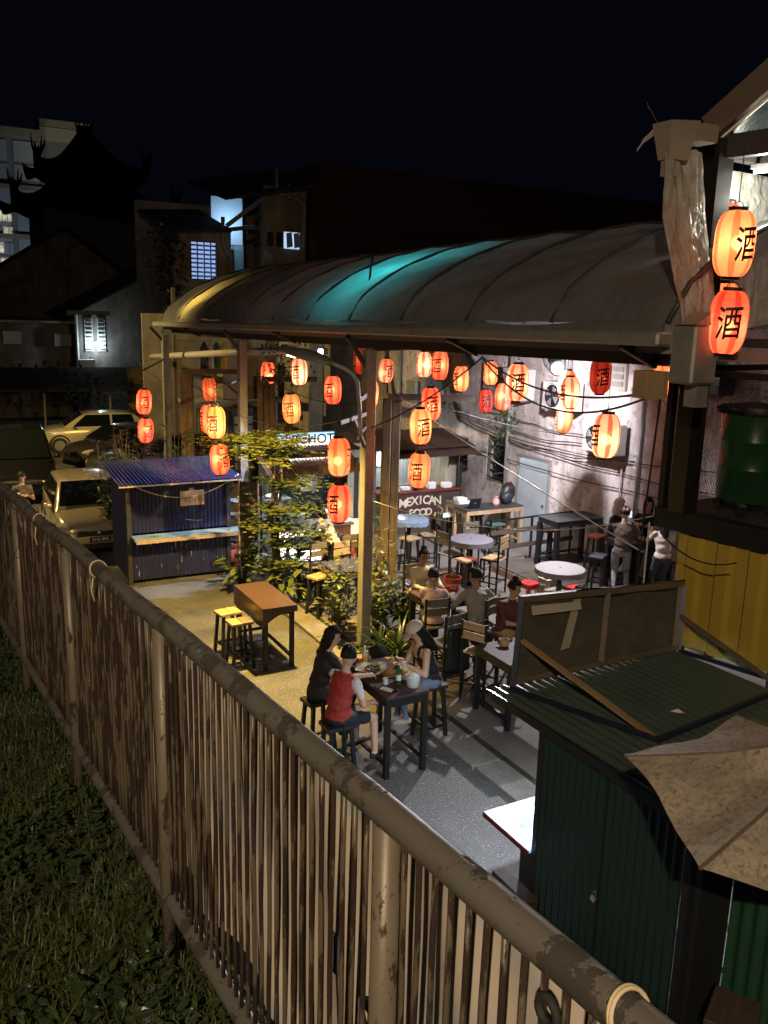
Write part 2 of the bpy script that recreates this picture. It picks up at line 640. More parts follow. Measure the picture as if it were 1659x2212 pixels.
# upper windows and doors behind the lanterns
for (ya, yb, za, zb) in ((17.3, 18.1, 3.0, 4.2), (13.1, 13.9, 3.9, 4.9), (19.9, 20.6, 3.9, 4.9), (11.2, 11.9, 3.9, 4.8)):
    f = MB().b2((12.62, ya, za), (12.68, yb, zb)).build('shutter', plain('shutter%d' % int(ya * 10), (.36, .29, .24), .6, 0, .3), bw)
    for k in range(6):
        MB().b2((12.595, ya + .06, za + .08 + k * (zb - za - .1) / 6), (12.618, yb - .06, za + .08 + (k + .7) * (zb - za - .1) / 6)).build('louvre', MT['postgrey'], f)

# ------------------------------------------------------------------ canopy
MT['fabric'] = None
def fabric():
    m_, nt, bs = newmat('canopy_fabric')
    s = noise(nt, 2.2, 8, .7, (.5, 3.2, .5))
    b = noise(nt, .5, 4)
    c = mixc(nt, ramp(nt, s, [(.30, 0.0), (.74, 1.0)]), (.225, .23, .235), (.125, .127, .13))
    c = mixc(nt, ramp(nt, b, [(.4, 0.0), (.7, .6)]), c, (.085, .086, .088))
    nt.links.new(c, bs.inputs['Base Color'])
    bs.inputs['Roughness'].default_value = .55
    tr = nd(nt, 'ShaderNodeBsdfTranslucent')
    nt.links.new(c, tr.inputs[0])
    mx = nd(nt, 'ShaderNodeMixShader')
    mx.inputs[0].default_value = .35
    nt.links.new(bs.outputs[0], mx.inputs[1])
    nt.links.new(tr.outputs[0], mx.inputs[2])
    nt.links.new(mx.outputs[0], nt.nodes['Material Output'].inputs[0])
    return m_
MT['fabric'] = fabric()
cn = thing('barrel_canopy', 'long grey barrel vaulted fabric canopy over the dining yard', 'canopy', (9, 14, 0))
CX0, CX1, CY0, CY1, CZ = 5.72, 12.55, 5.5, 22.6, 5.06
def ez(y):
    return .16 * (22 - y) / 16.5
RIBS = [CY0 + (CY1 - CY0) * i / 11 for i in range(12)]
def arch(t):
    a = math.pi * t
    return CX0 + (CX1 - CX0) * t, CZ + (1.46 * math.sin(a) ** .62 if 0 < t < 1 else 0)
def sheet(a, b, i):
    y0, y1 = RIBS[i], RIBS[i + 1]
    x, z = arch(a)
    sag = .10 * math.sin(math.pi * b) * math.sin(math.pi * a) ** .6
    y = y0 + (y1 - y0) * b
    z += .02 * math.sin(23 * a + i * 1.7) * math.sin(math.pi * b) + .012 * math.sin(61 * a + 9 * b + i) + ez(y) * (1 - math.sin(math.pi * a))
    return (x, y, z - sag)
for i in range(11):
    mb = MB().grid(lambda a, b: sheet(a, b, i), 90, 14)
    mb.build('fabric_panel', MT['fabric'], cn, True)
for i, yy in enumerate(RIBS):
    MB().tube([(arch(t)[0], yy, arch(t)[1] + .012 + ez(yy) * (1 - math.sin(math.pi * t))) for t in [k / 30 for k in range(31)]], .024, 6).build('rib', MT['steel_dark'], cn, True)
# loose seams and tension wires across the top
for (ya, ta, yb, tb) in ((14.9, .30, 12.4, .10), (14.9, .30, 15.9, .06), (14.9, .30, 17.5, .42), (14.9, .30, 11.2, .42)):
    MB().tube([(arch(ta + (tb - ta) * k / 10)[0], ya + (yb - ya) * k / 10, arch(ta + (tb - ta) * k / 10)[1] + .02) for k in range(11)], .018, 5).build('seam', MT['steel_dark'], cn)
# valance, gutter, edge beam
MB().grid(lambda a, b: (CX0 - .02 - .03 * b + .012 * math.sin(70 * a), CY0 + (CY1 - CY0) * a, CZ + ez(CY0 + (CY1 - CY0) * a) - .12 * b + .02 * (1 - b) * math.sin(40 * a)), 200, 2).build('valance', MT['fabric'], cn, True)
MB().bar((5.61, CY0 - .1, 4.935 + ez(CY0)), (5.61, CY1 + .25, 4.935), .18, .12).build('gutter', MT['galv'], cn, bevel=.02)
MB().bar((5.80, CY0, 4.86 + ez(CY0)), (5.80, CY1, 4.86), .12, .10).build('fascia', plain('fascia_pink', (.30, .25, .23), .5, 0, .3, 4), cn)
MB().bar((6.05, CY0 + .2, 4.76 + ez(CY0)), (6.05, CY1 + 1.2, 4.74), .13, .14).build('beam', MT['steel_dark'], cn)
for yy in (5.9, 8.8, 14.5, 20.3):
    MB().bar((6.04, yy, 4.70 + ez(yy)), (5.6, yy, 4.88 + ez(yy)), .05, .08).build('bracket', MT['steel_dark'], cn)
PY = (5.9, 11.66, 17.42, 23.68)
for yy in PY[1:]:
    MB().b2((5.965, yy - .085, .035), (6.135, yy + .085, 4.66 + ez(yy))).build('post', MT['postgrey'], cn, bevel=.008)
    MB().bar((6.03, yy, 4.45), (5.66, yy, 4.86 + ez(yy)), .05, .07).build('bracket', MT['steel_dark'], cn)
    MB().box((6.05, yy, .055), (.26, .26, .03)).build('base_plate', MT['steel_dark'], cn)
for yy in PY[1:]:
    MB().bar((6.12, yy, 4.80), (12.5, yy, 5.05), .10, .14).build('crossbeam', MT['steel_dark'], cn)
for xx in (8.0, 10.2):
    MB().b2((xx, CY0 + .3, 5.0), (xx + .05, CY1, 5.07)).build('purlin', MT['steel_dark'], cn)
MB().cyl((6.6, 15.8, 4.58), (6.6, 27.5, 3.88), .085, n=14).build('drain_pipe', plain('pvc', (.52, .47, .45), .4, 0, .35, 3), cn, True)
# teal uplight fixed on the crossbeam, glowing through the fabric
ul = thing('teal_uplight', 'teal lamp under the canopy glowing through its fabric', 'lamp', (7.15, 12.6, 4.95))
MB().b2((7.0, 12.45, 4.88), (7.3, 12.75, 4.97)).build('housing', MT['black'], ul)
lamp('teal_light', 'SPOT', (7.15, 12.6, 5.02), 720, (.05, .80, .82), .35, (6.75, 12.5, 6.2), 156, 1.0, ul)
ul2 = thing('amber_uplight', 'amber lamp at the canopy far end glowing through its fabric', 'lamp', (6.6, 20.6, 4.95))
MB().b2((6.5, 20.5, 4.88), (6.7, 20.7, 4.97)).build('housing', MT['black'], ul2)
lamp('amber_light', 'SPOT', (6.35, 20.9, 5.0), 300, (1, .62, .10), .25, (6.0, 20.8, 5.8), 140, .9, ul2)
# ================================================================== railing on the bank
MT['railpaint'] = rusty('rail_paint', (.135, .128, .118), (.060, .052, .047), .56, 9)
MT['barpaint'] = rusty('bar_paint', (.125, .102, .072), (.030, .014, .009), .49, 26, (1, 1, .16))
MT['postpaint'] = rusty('railpost_paint', (.175, .15, .115), (.045, .023, .016), .58, 9, (1, 1, .4))
rl = thing('footbridge_railing', 'long rusty grey pipe railing with peeling paint on the grass bank', 'railing', rail(2.29, -1.11))
Y0R, Y1R, BAY = -.1, 9.46, 1.195
MB().tube([rail(Y0R + (Y1R - Y0R) * i / 40) + Vector((.004 * math.sin(i), 0, .004 * math.cos(i * 1.3))) for i in range(41)], .0265, 20).build('top_rail', MT['railpaint'], rl, True)
MB().tube([rail(Y0R + (Y1R - Y0R) * i / 40, -.87) for i in range(41)], .025, 14).build('bottom_rail', MT['railpaint'], rl, True)
yp = 1.1 - BAY
pm = None
while yp < Y1R:
    if pm is None:
        po = MB().cyl((0, 0, -1.16), (0, 0, -.02), .024, n=14).build('post', MT['postpaint'], rl, True, world=False)
        MB().tube([(0, 0, -.004), (0, 0, .004)], .0278, 16).build('weld_collar', MT['barpaint'], po, True, world=False)
        pm, co = po.data, kids(po)[0].data
    else:
        po = bpy.data.objects.new('post', pm)
        COL.objects.link(po)
        po.parent = rl
        c = bpy.data.objects.new('weld_collar', co)
        COL.objects.link(c)
        c.parent = po
    po.location = rail(yp) - rl.location
    kids(po)[0].rotation_euler = (math.radians(92), 0, 0)
    yp += BAY
bars = [MB().tube([(rnd.uniform(-.002, .002), 0, -.865 + .83 * i / 6) for i in range(7)], .0053, 8).build('bar', MT['barpaint'], rl, True, world=False) for _ in range(4)]
i = 0
yb = -.05
while yb < 8.2:
    near = min(abs((yb - 1.1) / BAY - round((yb - 1.1) / BAY)) * BAY, 9)
    if near > .03:
        if i < 4:
            b = bars[i]
        else:
            b = bpy.data.objects.new('bar', bars[i % 4].data)
            COL.objects.link(b)
            b.parent = rl
        b.location = rail(yb) - rl.location
        b.rotation_euler = (0, 0, i * 2.4)
        i += 1
    yb += .0405
# rope ties and twists of wire on the top rail
def ring(mb, y, r, n=1, rr=.0022, dz=0):
    for k in range(n):
        mb.tube([rail(y + .004 * k + .01 * math.sin(a)) + Vector((math.cos(a) * r, 0, math.sin(a) * r * 1.02 + dz)) for a in [2 * math.pi * j / 22 for j in range(23)]], rr, 6, False)
    return mb
for lab, yy, mt_, r_ in (('white cord tied round the railing at its near end', .585, 'rope', .0030), ('thin white cord tied round the railing beside the blue stall', 2.98, 'rope', .0024), ('thin white cord tied on the far end of the railing', 4.02, 'rope', .0024)):
    c = ring(MB(), yy, .0285, 2, r_)
    p = rail(yy)
    c.tube([p + Vector((-.02, .0, -.03)), p + Vector((-.026, .006, -.075)), p + Vector((-.02, -.01, -.11))], r_, 6)
    tag(c.build('cord_tie', MT[mt_], smooth=True), lab, 'cord', 'cords tied round the railing')
c = ring(ring(MB(), 4.55, .036, 2, .0018), 4.25, .035, 2, .0018)
for q in range(5):
    c.tube([rail(4.3 + .1 * q, -.02 + .03 * math.sin(q * 2.1), -.03), rail(4.6 + .13 * q, .05 * math.sin(q), -.05), rail(4.9 + .05 * q, -.12 - .1 * q, -.03)], .0014, 5)
c.tube([rail(4.25, -.03, -.03), rail(4.5, -.22, -.03), rail(4.9, -.42, -.03)], .0016, 5)
tag(c.build('wire_twist', plain('rusty_wire', (.09, .045, .03), .8), smooth=True), 'rusty wire twisted round the far end of the railing', 'wire')
tag(MB().add([rail(1.93) + Vector((-.018 + .006 * math.cos(a) * .6, .011 * math.sin(a), .0262)) for a in [6.283 * k / 10 for k in range(10)]], [tuple(range(10))]).build('sticker', plain('teal_sticker', (.05, .5, .45), .4)), 'small teal sticker on the railing top', 'sticker')

# printed sheet hung along the outer side of the railing
MT['tarp'] = None
def tarpmat():
    m_, nt, bs = newmat('hung_sheet')
    f = noise(nt, 2.2, 4)
    nt.links.new(mixc(nt, ramp(nt, f, [(.46, 0.0), (.54, 1.0)]), (.52, .46, .41), (.37, .38, .41)), bs.inputs['Base Color'])
    bs.inputs['Roughness'].default_value = .6
    return m_
MT['tarp'] = tarpmat()
sh = thing('hung_banner', 'pale printed sheet hung on the outer side of the railing, seen from its back', 'banner', rail(1.3, -.5, .08))
def shp(a, b):
    y = .2 + 3.1 * a
    return rail(y, -.075 - .74 * b, .055 + .014 * math.sin(46 * a + 2 * b) * (.35 + b) + .006 * math.sin(90 * a + 7 * b))
MB().grid(shp, 140, 12).build('sheet', MT['tarp'], sh, True)
MT['print'] = plain('sheet_print', (.10, .12, .16), .6)
for yy, zz, tx, sz in ((.86, -.33, '8', .12), (.76, -.42, '9', .13), (.66, -.46, 'A', .15), (1.2, -.5, 'O', .11), (1.33, -.44, 'I', .11)):
    text('letter', tx, sz, MT['print'], sh, rail(yy, zz, .034), (0, 1, -.045), (0, .045, 1), .0005, outline=True)
# the eyelet ring under the rail
tag(MB().tube([rail(.70, -.075, -.012) + Vector((0, .018 * math.cos(a), .018 * math.sin(a))) for a in [6.283 * k / 16 for k in range(17)]], .006, 6, False).build('rubber_ring', MT['rubber'], smooth=True), 'black rubber ring hanging under the near end of the railing', 'ring')

# ------------------------------------------------------------------ grass and weeds on the bank
def blades(n, seed, hmin, hmax, wd, x0, x1, y0, y1, name, mat, lean=.6, dens=None):
    g = np.random.default_rng(seed)
    vs = np.zeros((n, 5, 3))
    k = 0
    cx = np.zeros(n)
    cy = np.zeros(n)
    while k < n:
        a = g.uniform(0, 1)
        yy = y0 + (y1 - y0) * a ** 1.5
        xx = rail(yy).x + .12 - (x0 + (x1 - x0) * g.uniform(0, 1))
        if math.sin(2.7 * xx + 1.3 * yy) + math.sin(3.9 * yy - 2.1 * xx) + g.normal() * .9 < -1.5:
            continue
        cx[k], cy[k] = xx, yy
        k += 1
    cz = np.array([bank_z(a, b) for a, b in zip(cx, cy)])
    h = g.uniform(hmin, hmax, n) * (.45 + .75 * (.5 + .5 * np.sin(4.3 * cx + 2.2 * cy) * np.sin(5.9 * cy - 3.1 * cx)))
    an = g.uniform(0, 2 * np.pi, n)
    ln = g.uniform(.1, lean, n) * h
    w_ = wd * g.uniform(.6, 1.3, n)
    dx, dy = np.cos(an), np.sin(an)
    px, py = -dy * w_, dx * w_
    base = np.stack([cx, cy, cz - .01], 1)
    mid = base + np.stack([dx * ln * .35, dy * ln * .35, h * .62], 1)
    tip = base + np.stack([dx * ln, dy * ln, h * .88], 1)
    P = np.stack([px, py, px * 0], 1)
    vs[:, 0], vs[:, 1], vs[:, 2], vs[:, 3], vs[:, 4] = base - P, base + P, mid + P * .8, mid - P * .8, tip
    idx = np.arange(n)[:, None] * 5
    me = bpy.data.meshes.new(name)
    quads = idx + np.array([0, 1, 2, 3])
    tris = idx + np.array([3, 2, 4])
    me.from_pydata(vs.reshape(-1, 3).tolist(), [], quads.tolist() + tris.tolist())
    me.materials.append(mat)
    o = bpy.data.objects.new(name, me)
    COL.objects.link(o)
    return o
MT['grass'] = leafmat('grass', (.035, .06, .018), (.11, .13, .042), .5)
MT['weed'] = leafmat('weed', (.028, .055, .018), (.06, .09, .03), .38)
MT['grassdry'] = leafmat('dry_grass', (.16, .12, .06), (.22, .19, .10), .6)
tag(blades(110000, 1, .02, .12, .0023, -.08, 1.6, .45, 6, 'grass', MT['grass'], 1.1), 'short rough grass growing beside the railing', 'grass', kind='stuff')
tag(blades(700, 2, .10, .24, .0018, 0, 1.6, .7, 5, 'grass', MT['grassdry'], .9), 'tall pale grass stalks standing along the railing foot', 'grass', kind='stuff')
def leafmesh(mb, p, d, nrm, L, w_, curl=.15):
    """one pointed leaf: six-sided blade bent along its length"""
    d, nrm = Vector(d).normalized(), Vector(nrm)
    s = d.cross(nrm)
    if s.length < 1e-4:
        s = d.cross(Vector((1, 0, 0)))
    s.normalize()
    n2 = s.cross(d)
    p = Vector(p)
    q = lambda t, k, c: p + d * (L * t) + s * (w_ * k) + n2 * (c * L)
    mb.add([q(0, 0, 0), q(.35, .5, .02), q(.75, .38, -curl * .4), q(1, 0, -curl), q(.75, -.38, -curl * .4), q(.35, -.5, .02)], [(0, 1, 4, 5), (1, 2, 3, 4)])
def rdir(r, up=.4):
    a = r.uniform(0, 6.283)
    return Vector((math.cos(a), math.sin(a), up))
wd_ = MB()
r_ = random.Random(5)
for k in range(5200):
    yy = .6 + 6.0 * r_.random() ** 1.4
    xx = rail(yy).x + .08 - 1.9 * r_.random()
    if math.sin(5.1 * xx + 2.3 * yy) + math.sin(6.7 * yy - 3.3 * xx) + r_.gauss(0, .7) < -.1:
        continue
    zz = bank_z(xx, yy)
    for j in range(r_.randint(3, 6)):
        leafmesh(wd_, (xx, yy, zz + r_.uniform(.01, .08)), rdir(r_, r_.uniform(.1, .9)), (0, 0, 1), r_.uniform(.02, .055), r_.uniform(.010, .026))
tag(wd_.build('ground_weeds', MT['weed']), 'low broad leaved weeds covering the bank beside the railing', 'weeds', kind='stuff')
# ================================================================== yellow hoarding and caged deck on the right
EV = Vector((-.11, .994, 0)).normalized()       # along the deck, away from the camera
NV = Vector((.994, .11, 0)).normalized()        # into the deck
K = Vector((6.58, 5.94, 0))
def kp(a, b, z):
    p = K + EV * a + NV * b
    return Vector((p.x, p.y, z))
MT['yellow'] = plain('yellow_sheet', (.42, .30, .045), .5, 0, .35, 1.6, .06, 20)
yd = thing('raised_deck', 'raised deck with yellow ribbed side and black wire cage on top', 'deck', kp(-1.5, 1, 0))
for k in range(4):
    mb = MB()
    L = 1.0
    a0 = -.02 - k * L
    corrugated(mb, kp(a0, .02, 2.08 + .03 * (k % 2)), EV * -L, Vector((0, 0, 1.12 - .03 * (k % 2))), .33, .045, n=-NV, trap=True)
    mb.build('ribbed_sheet', MT['yellow'], yd)
mb = MB()
corrugated(mb, kp(-.02, .04, 2.081), NV * 1.6, Vector((0, 0, 1.12)), .33, .045, n=EV, trap=True)
mb.build('ribbed_sheet', MT['yellow'], yd)
for (a, b) in ((-.06, .14), (-1.4, .14), (-2.8, .14), (-.06, 2.0), (-1.4, 2.0), (-2.8, 2.0)):
    MB().cyl(kp(a, b, 0), kp(a, b, 2.6), .06, n=8).build('leg', MT['black'], yd)
MB().bar(kp(.26, .04, 3.321), kp(-4, .04, 3.321), .16, .20).build('edge_beam', MT['black'], yd)
MB().bar(kp(.2, -.02, 3.321), kp(.2, 2.6, 3.321), .14, .19).build('edge_beam', MT['black'], yd)
MB().quad(kp(.2, .1, 3.415), kp(-4, .1, 3.415), kp(-4, 2.6, 3.415), kp(.2, 2.6, 3.415)).build('deck_floor', plain('deck_sheet', (.08, .085, .085), .6, 0, .4, 20, .3), yd)
MB().bar(kp(-.02, .02, 3.415), kp(-.02, .02, 6.859), .19).build('post', plain('pole_dark', (.022, .018, .016), .35, .2, .3), yd)
MB().bar(kp(.22, .02, 3.415), kp(.22, .02, 4.843), .07).build('post', MT['black'], yd)
MB().bar(kp(.22, 2.4, 3.415), kp(.22, 2.4, 4.843), .07).build('post', MT['black'], yd)
MB().bar(kp(.22, .02, 4.780), kp(-4, .02, 4.780), .06, .06).build('top_rail', MT['black'], yd)
MB().bar(kp(.22, .02, 4.801), kp(.22, 2.4, 4.801), .06, .06).build('top_rail', MT['black'], yd)
MB().bar(kp(-.1, .25, 4.948), kp(-4, .25, 4.948), .05, .09).build('top_rail', MT['galv'], yd)
def diamond(o, u, v, wu, hv, cw, ch, t):
    """expanded metal: crossing flat strands"""
    mb = MB()
    nu, nv = int(wu / cw), int(hv / ch)
    n_ = u.cross(v)
    for i in range(nu):
        for j in range(nv):
            for s in (0, 1):
                x0, x1 = i * cw, (i + .5) * cw
                x2 = (i + 1) * cw
                a, b = (j * ch, (j + .5) * ch) if s == 0 else ((j + 1) * ch, (j + .5) * ch)
                for (xa, za, xb, zb) in ((x0, b, x1, a), (x1, a, x2, b)):
                    p, q = o + u * xa + v * za, o + u * xb + v * zb
                    mb.quad(p - v * t, q - v * t, q + v * t, p + v * t)
                    mb.quad(p - v * t, q - v * t, q - v * t + n_ * .004, p - v * t + n_ * .004)
    return mb
Zv = Vector((0, 0, 1))
for (o_, u_, wu) in ((kp(-.06, .0, 3.436), -EV, 1.75), (kp(.20, .0, 3.436), -EV, .2), (kp(.22, .05, 3.436), NV, 2.3)):
    tag(diamond(o_, u_, Zv, wu, 1.27, .028, .052, .0022).build('wire_mesh', MT['black'], yd), kind='stuff')
# roof over the deck
MB().bar(kp(-.02, .05, 6.796), kp(-3.5, .05, 6.733), .10, .20).build('roof_beam', MT['steel_dark'], yd)
MB().bar(kp(-.02, .05, 6.796), kp(-.02, 3, 6.796), .10, .16).build('roof_beam', MT['steel_dark'], yd)
MB().bar(kp(0, -.12, 6.943), kp(-1.3, .2, 7.98), .10, .22).build('barge_board', plain('barge_brown', (.095, .068, .055), .7, 0, .4), yd)
MB().bar(kp(-.05, -.04, 6.880), kp(-1.3, .28, 7.86), .03, .07).build('trim', MT['white'], yd)
MB().quad(kp(-.05, 0, 6.859), kp(-1.3, .3, 7.90), kp(-1.3, 3, 7.90), kp(-.05, 3, 6.859)).build('roof_sheet', plain('clear_roof', (.05, .06, .06), .22, .3, .4, 6, .5, 14), yd)
# rain head, spout and lower hopper
rh = thing('rain_head', 'cream sheet metal rain head and spout hanging off the deck roof corner', 'gutter', (5.95, 5.75, 6.4))
MT['cream'] = plain('cream_metal', (.27, .245, .21), .5, 0, .3, 3)
MB().add([(5.78, 5.72, 6.90), (6.08, 5.68, 6.92), (6.08, 5.92, 6.92), (5.78, 5.94, 6.90), (5.82, 5.75, 6.60), (6.00, 5.72, 6.60), (6.00, 5.86, 6.60), (5.82, 5.88, 6.60)],
         [(0, 1, 5, 4), (1, 2, 6, 5), (2, 3, 7, 6), (3, 0, 4, 7), (4, 5, 6, 7)]).build('hopper', MT['cream'], rh)
MB().b2((5.84, 5.77, 6.47), (5.97, 5.86, 6.60)).build('spout', MT['cream'], rh)
MB().b2((6.08, 5.66, 6.76), (6.28, 5.9, 6.90)).build('gutter_end', MT['cream'], rh)
MB().add([(5.78, 5.92, 6.80), (5.66, 5.97, 6.70), (5.65, 5.97, 6.66), (5.70, 5.96, 6.77), (5.78, 5.92, 6.86)], [(0, 1, 2, 3, 4)]).build('torn_flap', MT['cream'], rh, solid=.006)
MB().tube([(5.80 - .03 * k + .012 * math.sin(3 * k), 5.9, 6.90 + .03 * k) for k in range(6)], .003, 5).build('twig', MT['greywood'], rh)
lh = thing('gutter_hopper', 'grey box hopper where the canopy gutter meets the deck', 'gutter', (5.93, 5.4, 4.9))
MB().b2((5.80, 5.25, 4.72), (6.10, 5.52, 5.22)).build('box', MT['galv'], lh, bevel=.02)
MB().add([(5.78, 5.23, 5.222), (6.14, 5.23, 5.222), (6.14, 5.54, 5.222), (5.78, 5.54, 5.222), (5.98, 5.26, 5.33), (6.16, 5.26, 5.31), (6.16, 5.5, 5.31), (5.98, 5.5, 5.33)],
         [(0, 1, 5, 4), (1, 2, 6, 5), (2, 3, 7, 6), (3, 0, 4, 7), (4, 5, 6, 7)]).build('lid', MT['cream'], lh)
MB().b2((5.94, 5.30, 4.52), (6.08, 5.44, 4.72)).build('spout', MT['galv'], lh)
MB().b2((5.6, 5.5, 4.58), (5.8, 5.72, 4.82)).build('joint_block', MT['newwood'], lh)
# plastic sheeting hanging from the deck roof
MT['plastic'] = None
def plasticmat():
    m_, nt, bs = newmat('plastic_sheet')
    f = noise(nt, 5, 6, .7)
    nt.links.new(mixc(nt, ramp(nt, f, [(.4, 0.0), (.65, 1.0)]), (.60, .61, .56), (.38, .36, .31)), bs.inputs['Base Color'])
    bs.inputs['Roughness'].default_value = .22
    bump(nt, bs, noise(nt, 7, 4, .55, (1, 1, .6)), 1.0, .12)
    tr = nd(nt, 'ShaderNodeBsdfTranslucent', Color=(.7, .7, .62, 1))
    mx = nd(nt, 'ShaderNodeMixShader')
    mx.inputs[0].default_value = .5
    nt.links.new(bs.outputs[0], mx.inputs[1])
    nt.links.new(tr.outputs[0], mx.inputs[2])
    nt.links.new(mx.outputs[0], nt.nodes['Material Output'].inputs[0])
    return m_
MT['plastic'] = plasticmat()
from mathutils import noise as mnoise
def hang(name, lab, pts, seed, amp=.05):
    r = random.Random(seed)
    a, b, c, d = [Vector(p) for p in pts]
    ph = [r.uniform(0, 6) for _ in range(4)]
    def f(s, t):
        p = (a * (1 - s) + b * s) * (1 - t) + (d * (1 - s) + c * s) * t
        w_ = amp * (math.sin(7 * s + ph[0] + 2 * t) + .5 * math.sin(15 * s + ph[1] - 5 * t)) * (.35 + .65 * t)
        q = Vector((s * 5 + seed, t * 5, seed))
        cr = sum(abs(mnoise.noise(q * k)) / k for k in (1, 2.1, 4.3, 8.7))
        w_ += amp * 2.2 * (cr - .5)
        return p + NV * w_ * .7 + EV * w_ * .4
    return tag(MB().grid(f, 90, 90).build(name, MT['plastic'], smooth=True), lab, 'tarpaulin', 'plastic sheets round the deck')
EL = [Vector(p) for p in ((5.82, 5.80, 6.74), (5.70, 5.66, 6.10), (5.74, 5.50, 5.60), (5.84, 5.38, 5.10))]
ER = [Vector(p) for p in ((6.32, 5.82, 6.70), (6.28, 5.66, 6.0), (6.26, 5.50, 5.5), (6.22, 5.42, 5.08))]
def poly(E_, t):
    u = min(2.999, t * 3)
    i_ = int(u)
    return E_[i_].lerp(E_[i_ + 1], u - i_)
def f_sheet(s, t):
    p = poly(EL, t).lerp(poly(ER, t), s)
    q = Vector((s * 5.0 + 4, t * 4.5, 2))
    cr = sum(abs(mnoise.noise(q * k)) / k for k in (1, 2.1, 4.3, 8.7))
    return p + Vector((-.35, -.9, .1)) * (.065 * (cr - .5) + .03 * math.sin(11 * s + 3 * t))
tag(MB().grid(f_sheet, 70, 150).build('plastic_sheet', MT['plastic'], smooth=True), 'crumpled clear plastic sheet hanging beside the dark deck pole', 'tarpaulin', 'plastic sheets round the deck')
hang('plastic_sheet', 'wide clear plastic sheet behind the hanging deck lanterns', [kp(.12, .2, 6.670), kp(.12, 3.2, 6.670), kp(.12, 3.2, 5.515), kp(.12, .2, 5.095)], 8, .06)
hang('plastic_sheet', 'gathered plastic bundle at the canopy end above the gutter', [kp(.1, .02, 5.515), (5.72, 5.72, 5.12), (5.70, 5.6, 5.05), kp(.05, .0, 5.095)], 15, .05)
tl = thing('tube_light', 'lit white tube light under the deck roof beam', 'lamp', kp(-.3, .7, 6.565))
MB().bar(kp(-.02, .55, 6.691), kp(-1.4, .55, 6.649), .05, .04).build('fitting', MT['white'], tl)
MB().cyl(kp(-.05, .55, 6.644), kp(-1.35, .55, 6.602), .016, n=8).build('tube', glow('tube_glow', (.95, 1, .88), 14), tl)
lamp('tube_lamp', 'POINT', kp(-.25, .5, 6.407), 45, (1, .97, .85), .08, parent=tl)
MB().ball(kp(-.35, .62, 6.502), (.03, .03, .045)).build('bulb', glow('bulb_glow', (1, .95, .7), 10), tl)
# hanging bar behind the lanterns
# wheeled drum on the deck
dr = thing('wheeled_drum', 'dark green drum bin on castor wheels behind the deck mesh', 'bin', (7.16, 5.62, 3.415))
MT['drum'] = plain('drum_green', (.014, .085, .03), .3, 0, .3, 2)
MB().lathe([(.29, .14), (.30, .16), (.31, .45), (.318, .46), (.31, .48), (.315, .72), (.323, .73), (.315, .75), (.32, .98), (.30, 1.0)], 36).build('body', MT['drum'], dr, 'auto', world=False)
MB().lathe([(.345, .99), (.35, 1.03), (.34, 1.06), (.10, 1.09), (.02, 1.09)], 36).build('lid', MT['black'], dr, 'auto', world=False)
MB().tube([(-.30, -.1, 1.0), (-.40, -.1, 1.04), (-.44, -.05, 1.05), (-.44, .1, 1.05), (-.38, .15, 1.03), (-.3, .15, 1.0)], .02, 8).build('handle', MT['black'], dr, True, world=False)
for a in (.5, 2.1, 3.7, 5.2):
    x, y = .24 * math.cos(a), .24 * math.sin(a)
    cst = MB().b2((x - .035, y - .01, .07), (x + .035, y + .01, .15)).build('castor', MT['galv'], dr, world=False)
    MB().cyl((x - .02, y - .018, .055), (x - .02, y + .018, .055), .052, n=16).build('wheel', MT['rubber'], cst, world=False)

# ================================================================== green corrugated stall with a raised sign board
MT['green'] = plain('green_sheet', (.022, .052, .052), .42, .1, .4, 1.5)
MT['greenroof'] = plain('green_roof', (.080, .120, .105), .21, .1, .45, 1.8)
MT['green2'] = plain('green_sheet_near', (.028, .095, .06), .45, .1, .35, 1.5)
MT['angle'] = plain('blue_angle_iron', (.02, .03, .07), .45, .3, .3)
gs = thing('green_stall', 'dark green corrugated stall with padlocked side and flat ribbed roof', 'stall', (5.3, 4.4, 0))
RZ = 2.03
for (ya, yb) in ((4.28, 5.02), (3.52, 4.26)):
    mb = MB()
    corrugated(mb, (4.3, yb, .06), (0, ya - yb, 0), (0, 0, RZ - .14), .082, .010, n=(-1, 0, 0))
    mb.build('door_leaf', MT['green'], gs)
mb = MB()
corrugated(mb, (6.42, 5.02, .06), (0, -1.5, 0), (0, 0, RZ - .1), .082, .010)
mb.build('side_sheet', MT['green'], gs)
for (xx, yy) in ((4.31, 5.05), (4.31, 3.48), (6.42, 5.05), (6.42, 3.48)):
    MB().b2((xx - .03, yy - .03, 0), (xx + .03, yy + .03, RZ - .05)).build('frame_post', MT['dark'], gs)
MB().b2((4.32, 4.22, .06), (4.345, 4.32, RZ - .06)).build('frame_post', MT['dark'], gs)
MB().b2((4.285, 3.45, RZ - .08), (4.335, 5.1, RZ - .02)).build('frame_rail', MT['dark'], gs)
for k in range(3):
    mb = MB()
    x0 = 4.20 + k * .74
    corrugated(mb, (x0, 5.74, RZ + .004 * k + .02), (.755, 0, 0), (0, -2.5, .06), .10, .0095, seg=10, n=(0, 0, 1))
    mb.build('roof_sheet', MT['greenroof'], gs)
MB().b2((4.24, 3.3, RZ - .07), (4.27, 5.70, RZ + .005)).build('fascia', MT['dark'], gs)
for xx in (4.27, 5.3, 6.36):
    MB().b2((xx, 3.3, RZ - .06), (xx + .04, 5.7, RZ - .004)).build('rafter', MT['dark'], gs)
pl = thing('padlock', 'small brass padlock on the green stall door', 'padlock', (4.27, 4.27, .9))
MB().box((4.262, 4.30, .90), (.012, .05, .055), 0, Matrix.Rotation(.35, 3, 'X')).build('body', plain('brass', (.62, .52, .40), .3, .6, .1), pl, bevel=.004)
